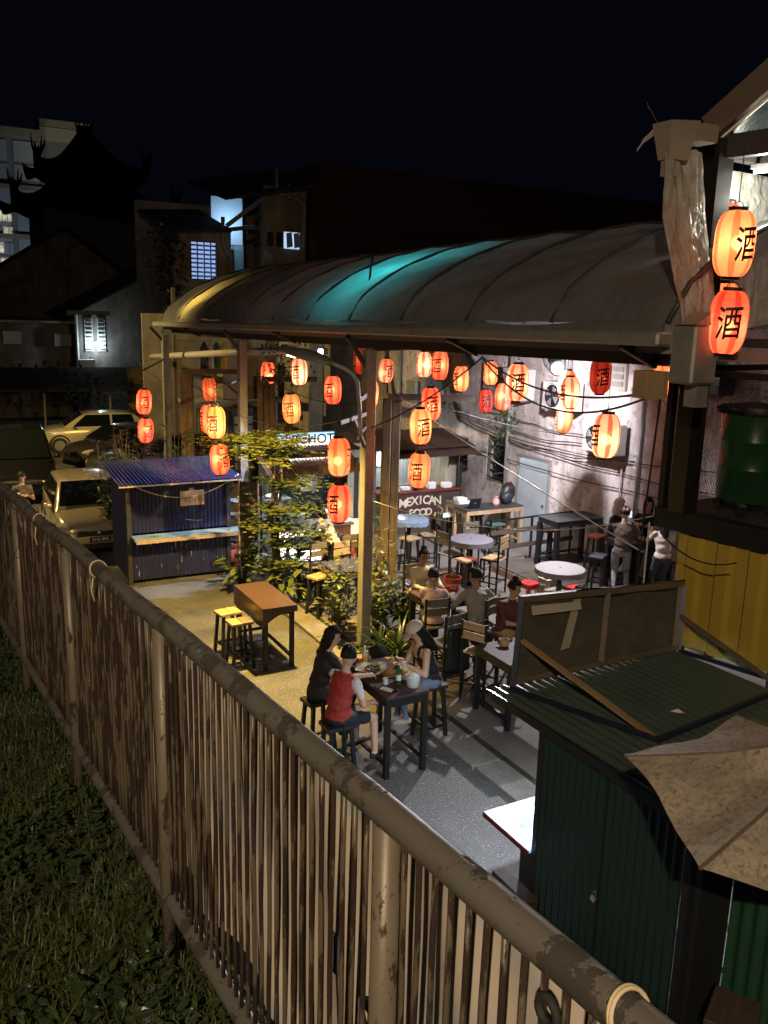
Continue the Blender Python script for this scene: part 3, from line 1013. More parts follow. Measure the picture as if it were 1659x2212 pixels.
MB().tube([(4.266, 4.285, .925), (4.266, 4.275, .965), (4.266, 4.29, .975), (4.266, 4.31, .945)], .005, 6).build('shackle', MT['galv'], pl)
# board
BYB, BYT = 5.66, 5.80
def bp(s, t, d=0.0):
    x = 4.42 + 2.02 * s + .15 * t
    return Vector((x, BYB + (BYT - BYB) * t - d, RZ + .07 + (.73 - .11 * s) * t))
sb = thing('sign_board', 'back of a framed sign board propped up on the green stall roof', 'sign', (5.4, 5.7, RZ))
MT['ply'] = wood('old_ply', (.115, .11, .095), (.07, .067, .058), .45, (3, 3, 3), 2)
for (s0, s1) in ((.02, .50), (.50, .985)):
    MB().grid(lambda a, b: bp(s0 + (s1 - s0) * a, .04 + .92 * b), 4, 4).build('plywood', MT['ply'], sb, solid=.012)
MB().bar(bp(0, .02, .01), bp(1, .02, .01), .04, .05).build('batten', MT['greywood'], sb)
MB().bar(bp(-.01, .985, .01), bp(1.01, .985, .01), .05, .06).build('batten', MT['greywood'], sb)
MB().bar(bp(.50, .04, .02), bp(.50, .96, .02), .05, .03).build('batten', MT['greywood'], sb)
MB().bar(bp(.97, .04, .02), bp(.97, .96, .02), .04, .03).build('batten', MT['greywood'], sb)
MB().bar(bp(.0, -.06, .02), bp(.0, 1.0, .02), .05, .035).build('angle_iron', MT['angle'], sb)
MB().bar(bp(1.0, -.06, .02), bp(1.0, 1.0, .02), .05, .035).build('angle_iron', MT['angle'], sb)
hm = MB()
for k in range(16):
    p = bp(-.004, .0 + k / 16, .043)
    hm.cyl(p, p - Vector((0, .003, 0)), .006, n=6)
hm.build('bolt_holes', MT['black'], sb)
MB().grid(lambda a, b: bp(.30 + .71 * a, 1.0 - .09 * b + .012 * math.sin(14 * a), .035 - .02 * b) + Vector((0, 0, .03 * (1 - b))), 24, 2).build('folded_sheet', plain('black_poly', (.015, .016, .016), .2), sb, True)
for (a, b) in ((bp(.02, .5, .03), Vector((4.80, 4.32, RZ + .07))), (bp(.985, .5, .03), Vector((6.50, 4.55, RZ + .10)))):
    MB().bar(a, b, .05, .028).build('brace', MT['newwood'] if b.x < 5 else MT['greywood'], sb)
MB().bar((4.36, 5.62, RZ + .05), (4.78, 4.28, RZ + .09), .035, .035).build('angle_iron', MT['angle'], sb)
MB().bar((4.78, 4.28, RZ + .095), (6.62, 4.5, RZ + .11), .035, .035).build('angle_iron', MT['angle'], sb)
MB().bar((6.44, 5.62, RZ + .05), (6.62, 4.5, RZ + .1), .035, .035).build('angle_iron', MT['angle'], sb)
MB().quad(bp(.05, .90, .03), bp(.32, .90, .05), bp(.32, .81, .08), bp(.05, .80, .06)).build('tape', plain('tape', (.42, .42, .36), .5), sb, solid=.002)
MB().quad(bp(.285, .93, .04), bp(.33, .93, .04), bp(.285, .33, .05), bp(.235, .31, .05)).build('tape', plain('tape2', (.36, .35, .29), .5), sb, solid=.002)
# scraps on the roof
tag(MB().add([(5.25, 4.62, RZ + .085), (5.32, 4.60, RZ + .10), (5.33, 4.54, RZ + .085), (5.27, 4.55, RZ + .09)], [(0, 1, 2, 3)]).build('paper_scrap', MT['white']), 'crumpled white paper scrap lying on the green stall roof', 'litter')
# counter beyond the stall, tube light on its top put in as emission
lc = thing('lit_counter', 'white counter top under the green stall awning, tube light put in as glow', 'counter', (4.9, 5.4, 0))
def mottled_glow(name, a, b, s, sc):
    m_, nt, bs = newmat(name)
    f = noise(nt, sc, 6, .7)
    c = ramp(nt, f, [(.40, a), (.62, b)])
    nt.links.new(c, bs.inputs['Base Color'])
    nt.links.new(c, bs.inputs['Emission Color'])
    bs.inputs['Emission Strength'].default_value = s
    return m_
MB().b2((4.25, 5.08, .815), (5.9, 5.72, .845)).build('counter_top', mottled_glow('counter_glow', (.42, .74, 1.0), (.05, .20, .34), 1.5, 6), lc)
MB().b2((4.238, 5.07, .80), (4.249, 5.735, .848)).build('edge', MT['redwood'], lc)
MB().b2((4.249, 5.721, .80), (5.9, 5.735, .848)).build('edge', MT['galv'], lc)
MB().b2((4.55, 5.14, .05), (5.85, 5.55, .812)).build('cabinet', MT['dark'], lc)
st_ = thing('awning_tube', 'white tube lamp under the green stall awning', 'lamp', (5.1, 5.45, 1.9))
MB().b2((4.6, 5.43, RZ - .06), (5.8, 5.47, RZ - .02)).build('fitting', MT['white'], st_)
MB().cyl((4.62, 5.45, RZ - .08), (5.78, 5.45, RZ - .08), .013, n=8).build('tube', glow('awning_glow', (.75, .9, 1), 12), st_)
lamp('awning_lamp', 'AREA', (4.9, 5.42, RZ - .1), 130, COOL, 1.0, (4.9, 5.42, 0), parent=st_, sy=.1)
tag(MB().b2((4.15, 4.95, .0), (4.29, 5.44, .46)).build('dark_crate', MT['plank_dark'], bevel=.01), 'low dark wooden box beside the green stall corner', 'box')
# neighbouring stall, nearer
g2 = thing('near_green_stall', 'mid green corrugated stall wall behind the stained umbrella', 'stall', (4.6, 2.4, 0))
for (ya, yb) in ((2.62, 3.36), (1.86, 2.60), (1.1, 1.84)):
    mb = MB()
    corrugated(mb, (4.62, yb, .05), (0, ya - yb, 0), (0, 0, 1.95), .10, .011, n=(-1, 0, 0))
    mb.build('wall_sheet', MT['green2'], g2)
MB().b2((4.30, 3.37, 0), (4.61, 3.42, 2.02)).build('frame_post', MT['dark'], g2)
MB().b2((4.58, 1.0, 2.0), (6.4, 3.4, 2.06)).build('roof', MT['greenroof'], g2)
MB().b2((6.34, 1.0, .05), (6.4, 3.4, 2.0)).build('wall_sheet', MT['green2'], g2)
tiles = thing('tiled_strip', 'strip of pale wall tiles in the gap between the green stalls', 'tiles', (4.5, 3.45, 0))
for k in range(12):
    MB().b2((4.40, 3.435, .05 + k * .155), (4.44, 3.475, .198 + k * .155)).build('tile', MT['white'], tiles)
# umbrella
um = thing('market_umbrella', 'grimy beige canvas umbrella with mould stains', 'umbrella', (4.0, 2.43, 0))
def canvas():
    m_, nt, bs = newmat('mouldy_canvas')
    a = noise(nt, 3.2, 7, .65)
    b = noise(nt, 30, 8, .78)
    c = noise(nt, 80, 4, .7)
    col = mixc(nt, ramp(nt, a, [(.35, 0.0), (.65, .9)]), (.47, .41, .34), (.27, .24, .20))
    col = mixc(nt, ramp(nt, b, [(.49, 0.0), (.63, .85)]), col, (.12, .10, .075))
    col = mixc(nt, ramp(nt, c, [(.60, 0.0), (.66, .7)]), col, (.09, .075, .055))
    nt.links.new(col, bs.inputs['Base Color'])
    bs.inputs['Roughness'].default_value = .85
    bump(nt, bs, c, .2, .004)
    return m_
MT['canvas'] = canvas()
UC = Vector((4.0, 2.43, 3.20))
ang0 = math.atan2(3.28 - 2.43, 3.41 - 4.0)
rim = [Vector((UC.x + 1.04 * math.cos(ang0 + k * math.pi / 3), UC.y + 1.04 * math.sin(ang0 + k * math.pi / 3), 2.80)) for k in range(6)]
for k in range(6):
    a, b = rim[k], rim[(k + 1) % 6]
    def pf_(s, t):
        p = UC * (1 - t) + (a * (1 - s) + b * s) * t
        w_ = math.sin(math.pi * s)
        droop = -.035 * w_ * t - .075 * math.sin(math.pi * t) * (.5 + .5 * w_) + .022 * math.sin(7 * s + 3 * k) * t * w_ + .03 * mnoise.noise(Vector((s * 2 + k * 5, t * 2.5, 1))) * w_ + .004 * mnoise.noise(Vector((s * 9 + k * 5, t * 11, 4))) * w_
        return p + Vector((0, 0, droop)) - (p - UC).normalized() * .05 * w_ * t * t
    MB().grid(pf_, 36, 36).build('canvas_panel', MT['canvas'], um, True)
    MB().tube([UC + Vector((0, 0, -.02)), (UC + a) / 2 + Vector((0, 0, -.045)), a + Vector((0, 0, -.004))], .010, 6).build('rib', MT['greywood'], um)
MB().cyl((UC.x, UC.y, .0), UC, .024, n=10).build('pole', MT['greywood'], um)
MB().ball(UC + Vector((0, 0, .03)), (.04, .04, .05)).build('finial', MT['black'], um)
# worn stool below it
ws = thing('worn_wood_stool', 'weathered square wooden stool standing by the near green stall', 'stool', (4.24, 2.5, 0), .5)
MB().box((0, 0, .80), (.36, .30, .05)).build('seat', MT['plank_dark'], ws, world=False, bevel=.006)
for sx in (-1, 1):
    for sy in (-1, 1):
        MB().bar((sx * .13, sy * .11, .775), (sx * .17, sy * .15, 0), .04).build('leg', MT['greywood'], ws, world=False)
    MB().bar((sx * .15, -.13, .25), (sx * .15, .13, .25), .03).build('stretcher', MT['greywood'], ws, world=False)
ws.location = (4.36, 3.06, .04)
# ================================================================== blue stall
MT['blue'] = plain('blue_sheet', (.019, .022, .085), .36, .15, .35, 2)
MT['blueroof'] = plain('blue_roof', (.045, .055, .15), .32, .15, .3, 2)
bs_ = thing('blue_stall', 'small closed stall of dark blue corrugated sheets with a timber counter', 'stall', (4.4, 17.2, 0))
mb = MB()
corrugated(mb, (3.46, 16.52, 1.02), (1.92, 0, 0), (0, 0, .93), .076, .012, n=(0, -1, 0))
mb.build('shutter_sheet', MT['blue'], bs_)
mb = MB()
corrugated(mb, (3.42, 16.50, .08), (1.98, 0, 0), (0, 0, .82), .076, .012, n=(0, -1, 0))
mb.build('front_sheet', MT['blue'], bs_)
for xx, nn in ((3.40, (-1, 0, 0)), (5.42, (1, 0, 0))):
    mb = MB()
    corrugated(mb, (xx, 16.52, .08), (0, 1.45, 0), (0, 0, 1.92), .076, .012, n=nn)
    mb.build('side_sheet', MT['blue'], bs_)
mb = MB()
corrugated(mb, (3.42, 17.97, .08), (1.98, 0, 0), (0, 0, 1.95), .076, .012, n=(0, 1, 0))
mb.build('back_sheet', MT['blue'], bs_)
for k in range(3):
    mb = MB()
    corrugated(mb, (3.20 + k * .80, 16.24, 2.03 + .004 * k), (.83, 0, 0), (0, 1.95, .16), .076, .014, n=(0, 0, 1))
    mb.build('roof_sheet', MT['blueroof'], bs_)
MB().b2((3.2, 16.22, 1.99), (5.62, 16.26, 2.015)).build('roof_edge', MT['newwood'], bs_)
for (xx, yy) in ((3.41, 16.5), (5.40, 16.5)):
    MB().b2((xx - .04, yy - .04, .0), (xx + .04, yy + .04, 2.0)).build('corner_post', MT['dark'], bs_)
ct = MB().b2((3.44, 16.12, .94), (5.60, 16.50, .985)).build('counter', wood('painted_counter', (.22, .28, .27), (.13, .17, .16), .4), bs_)
MB().b2((3.46, 16.1, .90), (5.58, 16.118, .965)).build('counter_edge', MT['newwood'], ct)
for xx in (3.7, 5.3):
    MB().bar((xx, 16.18, .93), (xx, 16.48, .6), .04).build('bracket', MT['dark'], ct)
for k in range(24):
    xx = 3.5 + 1.85 * rnd.random()
    z0 = rnd.uniform(.15, .8)
    MB().b2((xx, 16.483, z0), (xx + rnd.uniform(.006, .016), 16.486, z0 + rnd.uniform(.01, .14))).build('paint_chip', MT['galv'], bs_)
gv = MB()
for k in range(6500):
    a, b = rnd.random(), rnd.random()
    x, y = 3.75 + 1.75 * (a ** .8), 16.5 + 1.6 * b
    if x < 3.6 + .35 * (1 - b) or rnd.random() < .3 * (1 - b):
        continue
    z = 2.045 + .16 * (y - 16.24) / 1.95 + .012 * math.cos(2 * math.pi * (x - 3.2) / .076)
    s = rnd.uniform(.005, .014)
    an = rnd.uniform(0, 3)
    gv.add([(x + s * math.cos(an), y + s * math.sin(an), z), (x - s * math.sin(an), y + s * math.cos(an), z + s * .5), (x - s * math.cos(an), y - s * math.sin(an), z + s), (x + s * math.sin(an), y - s * math.cos(an), z + s * .4)], [(0, 1, 2, 3)])
tag(gv.build('petal_litter', plain('petals', (.50, .52, .55), .6)), 'fallen pale petals scattered over the blue stall roof', 'petals', kind='stuff')
cb = thing('cardboard_notice', 'brown cardboard notice reading RENT on the blue stall', 'notice', (4.75, 16.48, 1.5))
MB().b2((4.42, 16.486, 1.50), (4.90, 16.494, 1.80)).build('card', plain('cardboard', (.44, .30, .16), .85, 0, .2), cb)
MB().b2((4.60, 16.478, 1.79), (4.70, 16.484, 1.86)).build('tape', MT['galv'], cb)
text('lettering', 'RENT', .13, plain('marker', (.16, .10, .06), .8), cb, (4.66, 16.482, 1.60), (1, 0, 0), (0, 0, 1), .0005)
rp = MB()
rp.tube([(3.5 + 2.1 * t, 16.40, 1.99 + .10 * t - .55 * 4 * t * (1 - t) * .62) for t in [i / 24 for i in range(25)]], .010, 6)
tag(rp.build('white_cable', MT['rope'], smooth=True), 'pale cable swagged across the front of the blue stall', 'cable')
cw = MB()
cw.tube([(3.5 + 1.35 * t, 16.47, 1.92 - 1.15 * t + .42 * t * t * t) for t in [i / 16 for i in range(17)]], .006, 5)
tag(cw.build('thin_cable', MT['wirem']), 'thin dark cable hanging over the blue stall shutter', 'cable')

# roll banner, gas cylinders, crockery shelf
vb = thing('upright_banner', 'tall black banner lettered La Mejor beside the blue stall', 'banner', (5.62, 15.9, 0))
MB().grid(lambda a, b: (5.46 + .30 * a, 15.98 - .22 * a + .02 * math.sin(5 * a + 3 * b), .30 + 1.72 * b), 10, 12).build('cloth', plain('banner_black', (.022, .020, .020), .55, 0, .3), vb, True)
for a in (0, 1):
    MB().cyl((5.455 + .31 * a, 15.985 - .225 * a, .0), (5.455 + .31 * a, 15.985 - .225 * a, 2.06), .018, n=8).build('pole', MT['newwood'], vb)
bx, by = Vector((.30, -.22, 0)).normalized(), Vector((0, 0, 1))
MT['gold'] = plain('gold_print', (.62, .42, .16), .5)
text('lettering', 'La Mejor', .085, MT['gold'], vb, (5.605, 15.852, 1.56), bx, by, .0008)
text('lettering', 'FORANILL', .038, MT['white'], vb, (5.605, 15.85, 1.78), bx, by, .0008)
for i, (x, y) in enumerate(((5.55, 16.72), (5.86, 16.58))):
    gc = thing('gas_cylinder', ('dull red gas cylinder half hidden behind the blue stall counter end', 'dull red gas cylinder nearer the upright banner')[i], 'gas cylinder', (x, y, 0), 0, 'red gas cylinders')
    MB().lathe([(.15, .0), (.17, .03), (.17, .36), (.14, .44), (.06, .48), (.05, .52)], 18).build('body', plain('cyl_red%d' % i, (.20, .035, .025), .5, 0, .4), gc, 'auto', world=False)
    MB().lathe([(.11, .46), (.12, .56), (.11, .58)], 18, cap=False).build('guard_ring', MT['redwood'], gc, True, world=False)
    MB().cyl((0, 0, .50), (0, 0, .56), .025, n=8).build('valve', MT['galv'], gc, world=False)
og = thing('gas_cylinder', 'orange gas cylinder standing beside the striped stall sheet', 'gas cylinder', (8.95, 16.35, .03), 0, 'gas cylinders')
MB().lathe([(.15, .0), (.17, .03), (.17, .55), (.14, .66), (.06, .70), (.05, .74)], 18).build('body', plain('cyl_orange', (.42, .11, .03), .5, 0, .4), og, 'auto', world=False)
MB().lathe([(.11, .68), (.12, .80), (.11, .82)], 18, cap=False).build('guard_ring', MT['redwood'], og, True, world=False)
shf = thing('dish_rack', 'dark metal kitchen rack with bowls beside the blue stall', 'rack', (5.7, 17.1, 0))
for zz in (.5, 1.0, 1.35):
    MB().b2((5.50, 16.95, zz), (6.3, 17.4, zz + .03)).build('shelf', MT['galv'], shf)
for (x, y) in ((5.52, 16.97), (6.28, 16.97), (5.52, 17.38), (6.28, 17.38)):
    MB().b2((x - .02, y - .02, 0), (x + .02, y + .02, 1.7)).build('leg', MT['dark'], shf)
for i, (x, z, lab) in enumerate(((5.70, 1.03, 'pale enamel basin on the middle rack shelf'), (6.0, 1.38, 'pale basin on the top rack shelf'))):
    tag(MB().lathe([(.09, .0), (.16, .07), (.17, .075), (.10, .01)], 18, (x, 17.15, z)).build('basin', MT['white'], smooth='auto'), lab, 'basin', 'basins on the kitchen rack')
tag(MB().lathe([(.01, 0), (.17, .02), (.18, .035), (.16, .04)], 20, (5.8, 16.93, 1.38)).build('frying_pan', MT['galv'], smooth='auto'), 'round metal pan leaning on the kitchen rack', 'pan')

# ================================================================== brown roofed food stall with the lit sign
MT['rust_roof'] = plain('brown_roof', (.13, .065, .04), .5, .1, .5, 2.5)
MT['rust_roof_old'] = plain('old_brown_roof', (.085, .05, .04), .6, .1, .5, 2.5)
s2 = thing('grill_stall', 'food stall with brown corrugated awning and lit white sign', 'stall', (7.6, 17.2, 0))
for k in range(3):
    mb = MB()
    corrugated(mb, (6.10 + k * .71, 15.95, 2.04 + .006 * k), (.74, 0, 0), (.10, 1.15, .30), .085, .016, n=(0, -.25, 1))
    mb.build('roof_sheet', MT['rust_roof'], s2)
for k in range(3):
    mb = MB()
    corrugated(mb, (6.3 + k * .78, 16.9, 2.37), (.80, 0, 0), (0, 1.6, .12), .085, .016, n=(0, 0, 1))
    mb.build('roof_sheet', MT['rust_roof_old'], s2)
for (x, y) in ((6.35, 16.3), (8.2, 16.3), (6.35, 18.4), (8.6, 18.4)):
    MB().b2((x - .04, y - .04, 0), (x + .04, y + .04, 2.3)).build('post', MT['dark'], s2)
MB().b2((6.3, 16.12, .88), (8.25, 16.75, .93)).build('counter', MT['greywood'], s2)
for k in range(2):
    mb = MB()
    corrugated(mb, (7.3 + k * .47, 16.16, .05), (.47, 0, 0), (0, 0, .82), .085, .014, n=(0, -1, 0))
    mb.build('front_sheet', MT['rust_roof'], s2)
mb = MB()
corrugated(mb, (6.3, 18.4, .05), (2.4, 0, 0), (0, 0, 2.2), .085, .014, n=(0, -1, 0))
mb.build('back_sheet', MT['dark'], s2)
mb = MB()
corrugated(mb, (8.62, 17.6, .05), (.55, 0, 0), (0, 0, 2.35), .05, .012, n=(0, -1, 0))
mb.build('striped_sheet', plain('cream_sheet', (.48, .46, .38), .4, .1, .2), s2)
mb = MB()
corrugated(mb, (9.35, 18.6, .05), (.55, 0, 0), (0, 0, 2.35), .05, .012, n=(0, -1, 0))
mb.build('striped_sheet', plain('cream_sheet2', (.48, .48, .42), .4, .1, .2), s2)
lb = thing('menu_lightbox', 'bright white menu light box standing behind the round leaved tree', 'light box', (6.8, 16.1, 0))
MB().b2((6.35, 16.0, .22), (7.25, 16.10, .86)).build('panel', glow('menu_glow', (1, .95, .80), 4.5), lb)
MB().b2((6.33, 16.101, .18), (7.27, 16.13, .90)).build('frame', MT['dark'], lb)
lamp('stall_lamp', 'AREA', (7.3, 17.2, 2.2), 60, (.85, 1, .95), .9, (7.3, 17.0, .9), parent=s2)
sg = thing('lit_sign', 'white lit sign lettered BCHOT above the brown awning', 'sign', (7.5, 17.6, 2.5))
MB().b2((6.85, 17.55, 2.34), (8.26, 17.63, 2.72)).build('box', MT['galv'], sg)
def signmat():
    m_, nt, bs = newmat('sign_face')
    tc = nd(nt, 'ShaderNodeTexCoord')
    sp = nd(nt, 'ShaderNodeSeparateXYZ')
    nt.links.new(tc.outputs['Generated'], sp.inputs[0])
    c = ramp(nt, sp.outputs[2], [(.35, (.95, .97, 1.0)), (.95, (.30, .62, .85))])
    nt.links.new(c, bs.inputs['Base Color'])
    nt.links.new(c, bs.inputs['Emission Color'])
    bs.inputs['Emission Strength'].default_value = 1.5
    return m_
MB().b2((6.87, 17.535, 2.36), (8.24, 17.549, 2.70)).build('face', signmat(), sg)
text('lettering', 'BCHOT', .30, plain('sign_ink', (.03, .05, .12), .6), sg, (7.72, 17.53, 2.55), (1, 0, 0), (0, 0, 1), .001, .004, spacing=1.02)
# kitchen things under the awning
for (nm, lab, cat, p, pr, mk) in (
    ('stock_pot', 'large black stock pot on the grill stall counter', 'pot', (6.6, 16.5, .93), [(.15, 0), (.17, .02), (.17, .24), (.18, .25), (.05, .27)], 'black'),
    ('steel_pot', 'steel pot with lid at the back of the grill stall', 'pot', (7.0, 16.6, .93), [(.12, 0), (.13, .02), (.13, .18), (.14, .19), (.03, .22)], 'galv'),
    ('plastic_tub', 'clear plastic tub on the grill stall counter', 'tub', (7.62, 16.5, .93), [(.13, 0), (.17, .20), (.18, .21), (.16, .2)], 'white')):
    tag(MB().lathe(pr, 20, p).build(nm, MT[mk], smooth='auto'), lab, cat)
tag(MB().b2((7.75, 16.18, .932), (8.15, 16.5, .95)).build('chopping_board', MT['white'], bevel=.006), 'white chopping board on the stall counter edge', 'board')
tag(MB().b2((7.55, 17.6, 1.35), (7.85, 17.68, 1.75)).build('apron', plain('apron', (.05, .07, .16), .7), bevel=.01), 'dark blue apron hanging inside the grill stall', 'apron')
tag(MB().grid(lambda a, b: (7.2 + .28 * a, 17.0 + .02 * math.sin(9 * a), 1.5 + .3 * b), 6, 4).build('hanging_paper', MT['white']), 'white paper sheet hanging inside the grill stall', 'paper')
sw = thing('steel_worktop', 'steel cabinet with folded cloth inside the grill stall', 'cabinet', (6.9, 17.9, 0))
MB().b2((6.4, 17.7, .03), (7.3, 18.2, 1.2)).build('cabinet', MT['galv'], sw)
MB().ball((6.9, 17.9, 1.25), (.2, .12, .06)).build('cloth', MT['white'], sw, True)
# red easel board and low orange stool by that stall
ez = thing('a_frame_board', 'small white board on a red A frame easel by the stall', 'easel', (8.22, 16.1, .03), -.3)
for s in (-1, 1):
    MB().bar((s * .20, 0, 0), (s * .10, .04, .75), .045).build('leg', plain('easel_red%d' % s, (.42, .06, .03), .5), ez, world=False)
    MB().bar((s * .20, .32, 0), (s * .10, .06, .72), .045).build('leg', MT['redwood'], ez, world=False)
MB().bar((-.19, 0, .16), (.19, 0, .16), .05).build('stretcher', plain('easel_red', (.42, .06, .03), .5), ez, world=False)
MB().box((0, -.01, .70), (.42, .03, .55)).build('board', MT['white'], ez, world=False)

# ================================================================== Mexican food stall by the wall
s3 = thing('taco_stall', 'food stall with dark banner reading MEXICAN FOOD under rusty roofs', 'stall', (10.6, 18.5, 0))
for (o_, u_, v_, mm) in (((9.0, 17.7, 2.16), (3.2, 0, 0), (0, 1.5, .28), 'rust_roof_old'), ((9.8, 17.3, 2.02), (2.35, 0, 0), (0, 1.0, .18), 'rust_roof_old')):
    k = 3
    for j in range(k):
        mb = MB()
        u = Vector(u_) / k
        corrugated(mb, Vector(o_) + u * j + Vector((0, 0, .004 * j)), u * 1.03, v_, .085, .016, n=(0, 0, 1))
        mb.build('roof_sheet', MT[mm], s3)
for (x, y) in ((9.75, 17.95), (11.95, 17.95), (9.75, 19.6), (11.95, 19.6)):
    MB().b2((x - .045, y - .045, 0), (x + .045, y + .045, 2.1)).build('post', MT['dark'], s3)
MB().b2((11.7, 18.1, .03), (12.05, 19.5, 2.0)).build('side_wall', MT['walldk'], s3)
MB().b2((9.6, 17.82, 1.06), (12.0, 18.4, 1.10)).build('counter', MT['redwood'], s3)
MB().b2((9.7, 17.90, .05), (11.95, 17.94, 1.05)).build('front_panel', MT['plank_dark'], s3)
mb = MB()
corrugated(mb, (9.7, 19.6, .9), (2.2, 0, 0), (0, 0, 1.25), .05, .012, n=(0, -1, 0))
mb.build('back_sheet', plain('cream_sheet3', (.52, .54, .52), .4, .1, .2), s3)
bn = MB().grid(lambda a, b: (10.16 + 1.20 * a, 17.86 - .012 * math.sin(10 * a + 2 * b), .30 + .75 * b), 20, 8).build('banner', plain('mex_banner', (.055, .022, .022), .6, 0, .35), s3, True)
MT['letter'] = plain('cream_letter', (.66, .60, .46), .6)
for i, ch in enumerate('MEXICAN'):
    t = (i - 3) / 3
    text('letter', ch, .30, MT['letter'], bn, (10.76 + .50 * t, 17.838, .86 - .05 * t * t), (1, 0, .0), (-.12 * t, 0, 1), .001, .006)
for i, ch in enumerate('FOOD'):
    text('letter', ch, .26, MT['letter'], bn, (10.50 + .17 * i, 17.838, .55), (1, 0, 0), (0, 0, 1), .001, .006)
MB().ball((11.26, 17.85, .42), (.10, .012, .11)).build('badge', plain('gold_badge', (.55, .38, .18), .6), bn, True)
lamp('taco_lamp', 'POINT', (10.6, 18.9, 1.95), 70, (.85, .95, 1), .05, parent=s3)
bl = thing('bare_bulb', 'small lit bulb hanging at the taco stall post', 'bulb', (9.9, 17.9, 1.9))
MB().ball((9.9, 17.85, 1.86), .035).build('bulb', glow('bulb2', (1, .98, .9), 14), bl)
MB().tube([(9.9, 17.85, 1.9), (9.95, 17.9, 2.1)], .004, 5).build('wire', MT['wirem'], bl)
for (nm, lab, x, y, d, mk) in (('food_tray', 'clear food tray at the left of the taco counter', 10.1, 18.0, (.26, .18, .08), 'white'), ('food_tray', 'clear lidded food tray beside the black cup', 10.42, 18.05, (.26, .18, .09), 'white'),
                               ('food_tray', 'upright clear box on the taco counter', 11.15, 18.0, (.22, .16, .17), 'white'), ('food_bag', 'white bag of food at the right end of the counter', 11.6, 18.0, (.24, .2, .14), 'white'), ('sauce_box', 'small red and white box at the back of the counter', 10.9, 18.25, (.10, .08, .2), 'redwood')):
    tag(MB().box((x, y, 1.101 + d[2] / 2), d).build(nm, MT[mk], bevel=.02), lab, 'food box', 'food boxes on the taco counter')
tag(MB().lathe([(.06, 0), (.07, .09), (.072, .1), (.02, .1)], 16, (10.66, 17.95, 1.101)).build('sauce_cup', MT['black'], smooth='auto'), 'short black cup on the taco counter', 'cup')
tag(MB().b2((10.35, 19.54, 1.45), (10.75, 19.57, 1.95)).build('menu_paper', MT['white']), 'pale menu sheet on the back of the taco stall', 'notice')
# ================================================================== far buildings on the left
MT['farwall'] = plaster('far_plaster', (.30, .27, .24), (.20, .18, .16), (.12, .11, .10), .62)
MT['farroof'] = plain('far_roof', (.035, .03, .028), .85, 0, .4, 2)
# house with the lit blue window
hb = thing('lit_upstairs_house', 'plaster house with blue lit upstairs window behind the canopy end', 'house', (12, 34, 0))
mw = plaster('house_plaster', (.32, .25, .18), (.23, .175, .125), (.16, .12, .09), .63)
m = MB()
def wall_y(mb, y, x0, x1, z0, z1, holes):
    xs = sorted({x0, x1, *[h[0] for h in holes], *[h[1] for h in holes]})
    zs = sorted({z0, z1, *[h[2] for h in holes], *[h[3] for h in holes]})
    for i in range(len(xs) - 1):
        for j in range(len(zs) - 1):
            cx, cz = (xs[i] + xs[i + 1]) / 2, (zs[j] + zs[j + 1]) / 2
            if not any(h[0] < cx < h[1] and h[2] < cz < h[3] for h in holes):
                mb.quad((xs[i], y, zs[j]), (xs[i + 1], y, zs[j]), (xs[i + 1], y, zs[j + 1]), (xs[i], y, zs[j + 1]))
    return mb
wall_y(m, 34, 9.05, 11.15, 0, 8.35, [(9.76, 10.82, 6.55, 7.95)])
wall_y(m, 34, 11.15, 11.4, 0, 8.5, [])
wall_y(m, 34, 12.75, 14.6, 0, 10.25, [])
m.b2((9.05, 34.01, 0), (9.2, 40, 8.3)).b2((11.4, 34.0, 0), (12.75, 34.2, 6.2)).b2((14.45, 34.01, 0), (14.6, 40, 10.2))
m.b2((9.05, 39.9, 0), (14.6, 40.0, 10))
m.build('wall', mw, hb)
MB().quad((11.4, 36.5, 6.2), (12.75, 36.5, 6.2), (12.75, 36.5, 10), (11.4, 36.5, 10)).build('balcony_back_wall', plain('room_wall', (.65, .75, .85), .7), hb)
MB().quad((11.4, 34.2, 6.21), (12.75, 34.2, 6.21), (12.75, 36.5, 6.21), (11.4, 36.5, 6.21)).build('balcony_floor', MT['farwall'], hb)
MB().add([(8.7, 33.6, 8.30), (11.3, 33.6, 8.45), (11.3, 38, 9.6), (8.7, 38, 9.4)], [(0, 1, 2, 3)]).build('roof', MT['farroof'], hb, solid=.12)
MB().add([(11.0, 33.4, 9.6), (14.8, 33.4, 10.4), (14.8, 38.5, 11.6), (11.0, 38.5, 10.8)], [(0, 1, 2, 3)]).build('roof', MT['farroof'], hb, solid=.12)
MB().bar((11.2, 33.9, 8.6), (12.75, 34.0, 9.75), .1, .16).build('truss', MT['galv'], hb)
MB().bar((11.2, 33.9, 8.45), (12.75, 35.0, 8.75), .1, .16).build('truss', MT['farwall'], hb)
MB().b2((12.2, 34.3, 8.4), (12.74, 34.4, 8.55)).build('truss', MT['dark'], hb)
